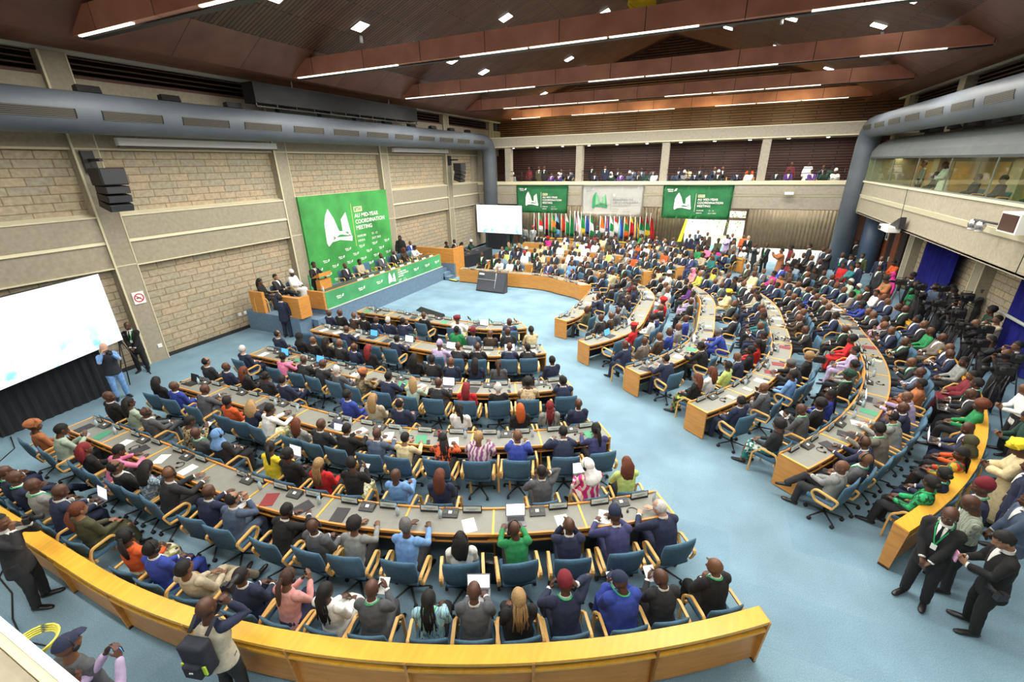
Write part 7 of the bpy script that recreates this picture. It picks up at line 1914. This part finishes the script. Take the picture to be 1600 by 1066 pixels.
def line_array(x, y, z, n, label, yaw=0):
    e = empty('line_array_speaker', (x, y, z), yaw); tag(e, label, 'speaker')
    bm = BM(); box(bm, -.75, -.1, -.04, .04, .30, .38); box(bm, -.78, -.70, -.15, .15, 0, .6); obj('bracket', bm, BLACK, e)
    bm = BM(); box(bm, -.3, .3, -.33, .33, -.35, .12); bevel(bm, .02, 1); obj('cabinet', bm, mat('speaker_black', (.015, .015, .017), .5), e); obj('grille', bx(.30, .32, -.30, .30, -.32, .09), mat('speaker_grille', (.03, .033, .037), .6), e)
    for k in range(n):
        a = math.radians(4+7*k); bm = BM(); bevel(box_bm(.27, .31, .10), .012, 1); 
        c = obj('cabinet', bevel(box_bm(.27, .31, .10), .012, 1), MATS['speaker_black'], e); c.location = (.02-.05*k, 0, -.47-.225*k); c.rotation_euler = (0, a, 0)
        g_ = obj('grille', bx(.27, .285, -.29, .29, -.085, .085), MATS['speaker_grille'], c)
def box_bm(hx, hy, hz): return bx(-hx, hx, -hy, hy, -hz, hz)
line_array(-16.35, 7.62, 6.2, 3, 'black line array loudspeaker on the near left pillar'); line_array(-16.35, 27.75, 6.2, 3, 'black line array loudspeaker on the far left pillar')
# black masking truss and floodlights over the left duct
e = empty('masking_truss', (-16.2, 12.7, 9.1)); tag(e, 'long black masking box hung over the left duct', 'rig')
bm = BM(); box(bm, -.3, .3, 0, 10.0, -.62, .05); obj('box', bm, mat('dark_grey_cloth', (.012, .013, .014), .8, vary=.4, scale=1.2), e)
bm = BM(); box(bm, .22, .3, 0, 10, -.76, -.73); [box(bm, .24, .28, k*.9, k*.9+.03, -.76, -.6) for k in range(12)]; obj('lower_rail', bm, BLACK, e)
for k in range(2): obj('hanger', bx(-.02, .02, 2+6*k, 2.03+6*k, .05, .34), PALE, e)
for k in range(11):
    y = 7.9+2.15*k; e = empty('floodlight', (-16.55, y, 8.33)); tag(e, 'black rectangular floodlight above the left duct, %s from near end' % ORD[k], 'floodlight', 'floodlights above the left duct')
    bm = BM(); prism(bm, [(-.1, -.28, -.10), (.16, -.28, -.04), (.10, -.28, .13), (-.1, -.28, .10)], (0, .56, 0)); obj('body', bm, BLACK, e); obj('bracket', bx(-.68, -.08, -.02, .02, -.1, -.06), PALE, e)
# no smoking sign on the pillar
bm = BM(); XS = -17.17; box(bm, -17.2, XS, 7.53, 7.87, 2.1, 2.5, 0)
def ring(bm, c, r0, r1, mi, n=28):
    for i in range(n):
        a, b = 2*PI*i/n, 2*PI*(i+1)/n; prism(bm, [c+V((0, r*math.cos(t), r*math.sin(t))) for r, t in ((r0, a), (r0, b), (r1, b), (r1, a))], (.004, 0, 0), mi)
c = V((XS, 7.70, 2.30)); ring(bm, c, .115, .145, 1); prism(bm, [c+V((0, -.09, .07)), c+V((0, -.075, .09)), c+V((0, .09, -.07)), c+V((0, .075, -.09))], (.005, 0, 0), 1); prism(bm, [c+V((0, -.08, -.02)), c+V((0, .05, -.02)), c+V((0, .05, .01)), c+V((0, -.08, .01))], (.003, 0, 0), 2)
tag(obj('no_smoking_sign', bm, [WHITE, mat('sign_red', (.5, .01, .02), .6), BLACK]), 'white square no smoking sign with red ring on pillar', 'sign')
for i, (y, z) in enumerate(((11.0, .55), (11.25, .55), (7.75, .45))): tag(obj('wall_socket', bevel(bx(-17.5 if i < 2 else -17.2, (-17.5 if i < 2 else -17.2)+.03, y, y+.14, z, z+.14), .01, 1), WHITE), 'white square wall socket, %s' % ('left one under stone wall' if i == 0 else 'right one under stone wall' if i == 1 else 'low on the near pillar'), 'socket')

# camera tripods and cameras of the press, the photographers' cameras
def tripod(x, y, h, label, rz=0, lens=-1, big=True):
    e = empty('camera_tripod', (x, y, 0), rz); tag(e, label, 'tripod', 'press camera tripods')
    for k in range(3):
        a = 2*PI*k/3+.5; bm = BM(); tube(bm, [(.45*math.cos(a), .45*math.sin(a), .01), (.2*math.cos(a), .2*math.sin(a), h*.5), (.04*math.cos(a), .04*math.sin(a), h-.15)], .016, 6); obj('leg', bm, BLACK, e)
    bm = BM(); loft(bm, [(0, 0, h-.2), (0, 0, h)], [.05, .06], None, 10); tube(bm, [(0, 0, h-.05), (.1, -.38, h-.22)], .012, 6); obj('head', bm, BLACK, e)
    c = empty('video_camera', (x, y, h), rz); tag(c, label.replace('tripod', 'video camera on tripod'), 'camera', 'press video cameras')
    s = 1 if big else .6; bm = bevel(bx(-.07*s, .07*s, -.20*s, .16*s, .03, .03+.2*s), .02*s, 2); obj('body', bm, LAPK, c)
    bm = BM(); loft(bm, [(0, .16*s, .13*s), (0, .30*s, .13*s), (0, .36*s, .13*s)], [.045*s, .05*s, .062*s], None, 14, False); obj('lens', bm, BLACK, c)
    bm = BM(); tube(bm, [(0, -.12*s, .22*s), (0, -.10*s, .30*s), (0, .12*s, .30*s), (0, .14*s, .22*s)], .012*s, 6); obj('handle', bm, BLACK, c)
    bm = BM(); box(bm, -.15*s, -.07*s, .02*s, .10*s, .17*s, .24*s); obj('viewfinder', bm, GREYC, c)
tripod(-16.35, 6.45, 1.45, 'black tripod in front of the man at the pillar', -1.2, big=False)
for i, (x, y, h) in enumerate(((7.2, 20.3, 1.6), (7.7, 19.9, 1.7), (8.1, 19.2, 1.65), (7.0, 18.1, 1.6), (7.1, 17.0, 1.6), (6.95, 16.1, 1.5), (7.2, 15.6, 1.6), (6.75, 14.6, 1.5), (7.0, 13.4, 1.6), (6.6, 13.0, 1.4), (7.8, 18.5, 1.75), (6.9, 21.2, 1.55))):
    tripod(x, y, h, 'black press tripod beside right wall, %s from the far end' % ORD[i], PI/2+.2*math.sin(i*2.1))
def hand_camera(x, y, z, rz, label, nm='photo_camera'):
    e = empty(nm, (x, y, z), rz); tag(e, label, 'camera'); obj('body', bevel(bx(-.07, .07, -.035, .035, -.05, .05), .012, 2), LAPK, e); bm = BM(); loft(bm, [(0, .03, 0), (0, .10, 0), (0, .17, 0)], [.038, .036, .042], None, 14, False); obj('lens', bm, BLACK, e)
    obj('viewfinder', bx(-.025, .025, -.035, .03, .05, .075), LAPK, e)
def ahead(x, y, z, deg, d, side=0):
    a = math.radians(deg); return x+d*math.cos(a)-side*math.sin(a), y+d*math.sin(a)+side*math.cos(a), z
ST = [ln.split() for ln in STANDING.strip().split('\n')]
def st(i): return float(ST[i][0]), float(ST[i][1]), float(ST[i][2])
x, y, a = st(0); hand_camera(*ahead(x, y, 1.56, a, .33), math.radians(a)-PI/2, 'black photo camera held up by the man outside left barrier')
x, y, a = st(1); hand_camera(*ahead(x, y, 1.56, a, .33), math.radians(a)-PI/2, 'black photo camera held by the man with the backpack')
e = empty('backpack', ahead(x, y, 1.22, a, -.21), math.radians(a)-PI/2); tag(e, 'navy black backpack with green tabs on the bald photographer', 'backpack')
bm = bevel(bx(-.155, .155, -.10, .07, -.24, .20), .07, 4); [setattr(f, 'smooth', True) for f in bm.faces]; bk = mat('backpack_navy', (.016, .02, .032), .8, vary=.3, scale=8); b_ = obj('body', bm, bk, e)
bm = bevel(bx(-.11, .11, -.15, -.08, -.22, -.03), .035, 3); obj('front_pocket', bm, bk, e)
bm = BM(); text_into(bm, 'o=', (-.02, -.153, -.12), (1, 0, 0), (0, 0, 1), .045, 0, .02); obj('mark', bm, WHITE, e)
for k in (-1, 1):
    bm = BM(); loft(bm, [(.11*k, .06, .22), (.12*k, .20, .32), (.13*k, .30, .24), (.15*k, .33, .05)], [(.028, .008)]*4, X_, 8); obj('shoulder_strap', bm, bk, e)
    obj('green_tab', bx(.12*k-.03, .12*k+.03, -.107, -.09, -.18, -.05), mat('lime_tab', (.45, .7, .05), .6), e)
x, y, a = st(2); hand_camera(*ahead(x, y, 1.54, a, .36), math.radians(a)-PI/2, 'black camera held by the man near the left video screen')
x, y, a = st(6); e = empty('phone', ahead(x, y, 1.14, a, .43), math.radians(a)-PI/2); tag(e, 'phone in a pink floral case held near right picture edge', 'phone'); obj('case', bevel(bx(-.04, .04, -.01, .01, -.08, .08), .004, 1), mat('pink_floral', (.75, .35, .55), .5, vary=.5, scale=60), e)
hand_camera(x-.05, y-.30, .95, .4, 'black camera hanging at the hip near right picture edge')
e = empty('phone', (-5.12-.1, 1.06, 1.47), .25); tag(e, 'phone raised sideways in two hands at bottom left', 'phone'); obj('body', bevel(bx(-.08, .08, -.005, .005, -.04, .04), .003, 1), BLACK, e); obj('screen', bx(-.075, .075, -.0075, -.0055, -.035, .035), SCRB, e)
# laptops, tablets and papers on laps
for nm, (px_, py_, z_, rz, lab) in {'laptop': (0, 0, 0, 0, '')}.items(): pass
def lap_item(code, q, kind, lab, cat):
    k = (code, q)
    if k not in SEATS: return
    x, y, rz, pose = SEATS[k]; f = V((-math.sin(rz), math.cos(rz), 0)); c = V((x, y, 0))+f*.42
    if kind == 'laptop':
        e = proto_laptop(True, SCRW); e.location = (c.x, c.y, .665); e.rotation_euler = (0, 0, rz)
    else:
        e = obj('paper_sheet', bx(-.075, .075, -.105, .105, 0, .004), WHITE); e.location = (c.x-f.x*.04, c.y-f.y*.04, .86 if pose == 'phone' else .70); e.rotation_euler = (.5, 0, rz)
    tag(e, lab, cat)
for key, q in list(SEATS):
    x, y, rz, pose = SEATS[(key, q)]
    if pose == 'type' and key[0] != 'F': lap_item(key, q, 'laptop', 'open grey laptop on the lap of person %s' % row_phrase(key, q).replace(' from aisle', '').replace(' block', ''), 'laptop')
    elif pose == 'phone' and math.hypot(x, y) < 17 and (q*7) % 3: lap_item(key, q, 'paper', 'white paper held by person %s' % row_phrase(key, q).replace(' from aisle', ''), 'paper')

# row of national flags in front of the far curtain
FL = [(-12.99, 'krg'), (-12.6, 'grw'), (-12.08, 'rrk'), (-11.77, 'ggo'), (-11.5, 'gog'), (-11.2, 'lkl'), (-10.75, 'orr'), (-10.4, 'wgg'), (-10.05, 'ggg'), (-9.7, 'nwr'), (-9.45, 'www'), (-9.18, 'ggy'), (-8.85, 'bnb'), (-8.5, 'gwg'), (-7.72, 'oow'), (-7.35, 'bob'), (-7.0, 'wgw'), (-6.7, 'rww'), (-6.35, 'lbb'), (-5.95, 'ogo'), (-5.55, 'yrr'), (-5.2, 'yby'), (-4.85, 'rgw'), (-4.45, 'mgy'), (-4.15, 'rrr')]
for i, (x, c) in enumerate(FL):
    e = empty('flag', (x, 33.1, 0)); tag(e, '%s flag on pole, %s from left before the curtain' % ('-'.join(CN_[k] for k in dict.fromkeys(c)), ORD[i]), 'flag', 'row of flags before the far curtain')
    bm = BM(); tube(bm, [(0, 0, 0), (0, 0, 2.75)], .018, 8); loft(bm, [(0, 0, 0), (0, 0, .05)], [.16, .12], None, 14); ball(bm, (0, 0, 2.78), (.03, .03, .05), 10, 8); obj('pole', bm, WHITE if c == 'www' else PALE, e)
    bm = BM(); cols = 14; rows = 6; zt, zb = 2.68, 1.05+.2*math.sin(i*2.3); g_ = []
    for j in range(rows+1):
        t = j/rows; w_ = .10+.24*math.sin(min(1, t*1.25)*PI*.5); g_.append([bm.verts.new((.02+w_*k/cols, .06*math.sin(k*1.55+i)*(.4+t), zt-(zt-zb)*t-.25*(k/cols)*(1-t))) for k in range(cols+1)])
    for j in range(rows):
        for k in range(cols): f = bm.faces.new((g_[j+1][k], g_[j+1][k+1], g_[j][k+1], g_[j][k])); f.smooth = True; f.material_index = min(2, int(((j+.5)/rows if i % 3 else (k+.5)/cols)*3))
    bmesh.ops.solidify(bm, geom=bm.faces[:], thickness=.008); obj('cloth', bm, [FM[k] for k in c], e)
# yellow banner-flag beside the window
bm = BM(); prism(bm, [(-2.2, 33.3, .9), (-1.95, 33.35, .9), (-1.7, 33.35, 2.3), (-1.8, 33.3, 2.5)], (0, .02, 0)); tag(obj('flag', bm, FM['y']), 'plain yellow hanging flag left of the daylight window', 'flag')

# white-clothed buffet tables, black draped control table, kit on the floor
for i, (x0, x1) in enumerate(((1.2, 2.6), (3.0, 4.6), (4.9, 6.5))):
    bm = BM(); n = 30; pts = []
    for j in range(n): t = j/n; pts.append((x0+(x1-x0)*t, 32.5+.02*math.sin(j*2.1), 0))
    pts += [(x1, 33.2, 0), (x0, 33.2, 0)]; prism(bm, pts, (0, 0, .76)); tag(obj('covered_table', bm, mat('white_table_cloth', (.78, .78, .76), .85)), 'long table under white cloth before curtain, %s from window' % ORD[i], 'table', 'white covered tables')
bm = BM(); prism(bm, [(-15.0, 24.5, 0), (-14.3, 24.3, 0), (-13.9, 25.5, 0), (-14.0, 27.6, 0), (-14.9, 27.7, 0)], (0, 0, .78)); tag(obj('draped_table', bm, BLACKCL), 'black draped control table beside the podium', 'table')
bm = BM(); box(bm, -15.3, -14.95, 24.2, 24.6, 0, .6); tag(obj('timber_box', bm, LWOOD), 'small beech box at the end of the black draped table', 'box')
for i, y in enumerate((25.2, 26.4)):
    e = proto_laptop(True, SCRW); e.location = (-14.5, y, .78); e.rotation_euler = (0, 0, -PI/2); tag(e, 'laptop on the black draped control table, %s one' % ('near' if i == 0 else 'far'), 'laptop')
e = empty('floor_monitor', (-10.2, 19.95, 0), -.05); tag(e, 'large dark grey floor monitor leaning before innermost far desk', 'monitor')
bm = BM(); prism(bm, [(-.85, -.28, .02), (-.85, -.2, 0), (-.85, .1, 0), (-.85, .18, .98), (-.85, .12, 1.0)], (1.7, 0, 0)); obj('stand', bm, mat('monitor_grey', (.05, .052, .06), .5), e)
nn = V((0, -1, .38)).normalized(); bm = BM(); prism(bm, [(-.80, -.285, .07), (.80, -.285, .07), (.80, .10, .95), (-.80, .10, .95)], nn*.02); s_ = obj('display', bm, mat('monitor_screen', (.075, .08, .095), .25), e)
bm = BM(); prism(bm, [(-.02+.27, -.20, .09), (-.01+.27, -.20, .09), (-.01+.27, .08, .95), (-.02+.27, .08, .95)], nn*.08, 0); prism(bm, [(-.8, -.02, .58), (.27, -.02, .58), (.27, -.016, .59), (-.8, -.016, .59)], nn*.085, 0); prism(bm, [(-.7, .0, .82), (-.45, .0, .82), (-.45, .04, .90), (-.7, .04, .90)], nn*.12, 0); obj('display_lines', bm, TEXTG, s_)
e = empty('floor_monitor', (-11.2, 15.45, 0), -.32); tag(e, 'flat black floor monitor facing the podium beyond innermost left desk', 'monitor'); bm = BM(); prism(bm, [(-.85, -.05, .02), (-.85, .05, 0), (-.85, .30, .03), (-.85, .26, .13)], (1.7, 0, 0)); obj('body', bm, BLACK, e); obj('foot', bx(-.5, .5, 0, .3, 0, .03), BLACK, e)
e = empty('cable_ramp', (-13.5, 21.2, 0), -.25); tag(e, 'yellow and black cable ramp on the floor near the podium steps', 'cable ramp'); bm = BM(); prism(bm, [(-.5, -.14, 0), (-.5, .14, 0), (-.5, .08, .05), (-.5, -.08, .05)], (1.0, 0, 0)); obj('ramp', bm, BLACK, e); obj('lid', bx(-.48, .48, -.07, .07, .05, .058), mat('ramp_yellow', (.7, .72, .05), .6), e)
for i, pts in enumerate((([(-10.4, 1.5, .012), (-10.0, 1.25, .012), (-9.4, 1.2, .012), (-8.8, 1.0, .012), (-8.2, .9, .012), (-7.6, 1.05, .012), (-7.0, .8, .012)]), ([(-10.6, 1.2, .012), (-9.9, 1.05, .012), (-9.2, .95, .012), (-8.5, .8, .012), (-7.8, .75, .012), (-7.2, .55, .012)]), ([(-15.6, 3.3, .012), (-14.8, 3.1, .012), (-14.0, 2.3, .012), (-13.4, 2.2, .012)]))):
    bm = BM(); tube(bm, pts, .011, 6); tag(obj('cable', bm, BLACK), ['black cable on floor outside left barrier, inner one', 'black cable on floor outside left barrier, outer one', 'black cable on the floor beside the black plinth'][i], 'cable')
for i, (x, y) in enumerate(((-6.35, .75), (-5.75, .45))):
    bm = BM()
    for k in range(4): tube(bm, [(x+(.18+.012*k)*math.cos(t), y+(.18+.012*k)*math.sin(t), 1.25+.02*k) for t in [2*PI*j/20 for j in range(21)]], .012, 5)
    tag(obj('cable_coil', bm, mat('yellow_cable', (.72, .68, .12), .6)), 'coil of yellow cable at bottom left, %s' % ('upper one' if i == 0 else 'lower one'), 'cable')
# fixtures on the right gallery front: tilted projector bracket and a camera box with two floodlights
e = empty('wall_projector', (7.0, 24.2, 3.35)); tag(e, 'white projector on black bracket under the right gallery front', 'projector'); obj('body', bevel(bx(-.35, .1, -.75, .45, -.12, .12), .04, 2), WHITE, e); bm = BM(); prism(bm, [(-.1, -1.1, .1), (-.1, .1, .02), (-.1, .1, .1), (-.1, -1.0, .55)], (.2, 0, 0)); obj('bracket', bm, BLACK, e); obj('lens', bx(-.42, -.35, .1, .3, -.06, .06), BLACK, e)
e = empty('camera_box', (6.75, 15.15, 4.62)); tag(e, 'white box with dark red front on the right gallery front', 'camera box'); obj('body', bx(-.1, .3, -.42, .42, -.24, .24), WHITE, e); obj('front', bx(-.12, -.1, -.36, .36, -.2, .2), mat('dark_red_glass', (.05, .008, .01), .2), e); bm = BM(); tube(bm, [(0, .4, -.1), (-.05, 1.7, -.12)], .03, 6); obj('arm', bm, BLACK, e)
for k in (0, 1):
    e2 = empty('flood_lamp', (6.68, 16.45+.42*k, 4.40)); tag(e2, 'round chrome flood lamp on the right gallery arm, %s one' % ('near' if k == 0 else 'far'), 'lamp'); bm = BM(); loft(bm, [(0, 0, .07), (0, 0, 0), (0, 0, -.09)], [.09, .12, .10], None, 16); obj('bowl', bm, mat('chrome', (.6, .6, .62), .2, .9), e2); bm = BM(); loft(bm, [(0, 0, -.14), (0, 0, -.16)], [.10, .09], None, 16, False); obj('glass', bm, PALE, e2)
for i, (y0, y1) in enumerate(((24.0, 23.7), (14.9, 15.0))):
    bm = BM(); tube(bm, [(7.08, y0, 4.95), (7.08, y1, 3.4)], .012, 6); tag(obj('hanging_cable', bm, GREYC), 'thin cable hanging down the right gallery front, %s one' % ('far' if i == 0 else 'near'), 'cable')
# white camera bodies and cones on the far gallery front
bm = bevel(bx(3.6, 4.05, 31.55, 31.85, 4.2, 4.35), .03, 2); tag(obj('wall_camera', bm, WHITE), 'white camera box under the far gallery rim right of banners', 'camera')
# extra light: unseen fill added under the far gallery to brighten the curtains
for x in (-13, -7.5, -1.5, 4.5): area_light('under_gallery_fill', (x, 32.1, 3.25), 4.5, .3, 200, (1, .93, .82), (math.radians(40), 0, 0))
merge_crowd(CROWD, 'distant_crowd', 'distant delegates seated and standing in the far blocks and far gallery', 'crowd')
merge_crowd(CROWDCH, 'distant_chairs', 'blue and beech chairs under the distant delegates', 'chairs')
print('PEOPLE', sum(1 for o in bpy.data.objects if o.name.split('.')[0] == 'person'), len(CROWD), 'CHAIRS', sum(1 for o in bpy.data.objects if 'chair' in o.name))
for c in list(CHAIR.values()):
    if 'label' not in c:
        for ch in list(c.children_recursive): bpy.data.objects.remove(ch)
        bpy.data.objects.remove(c)
for o in list(bpy.data.objects):
    if '_desc' in o: del o['_desc']
bpy.data.scenes.remove(WS)
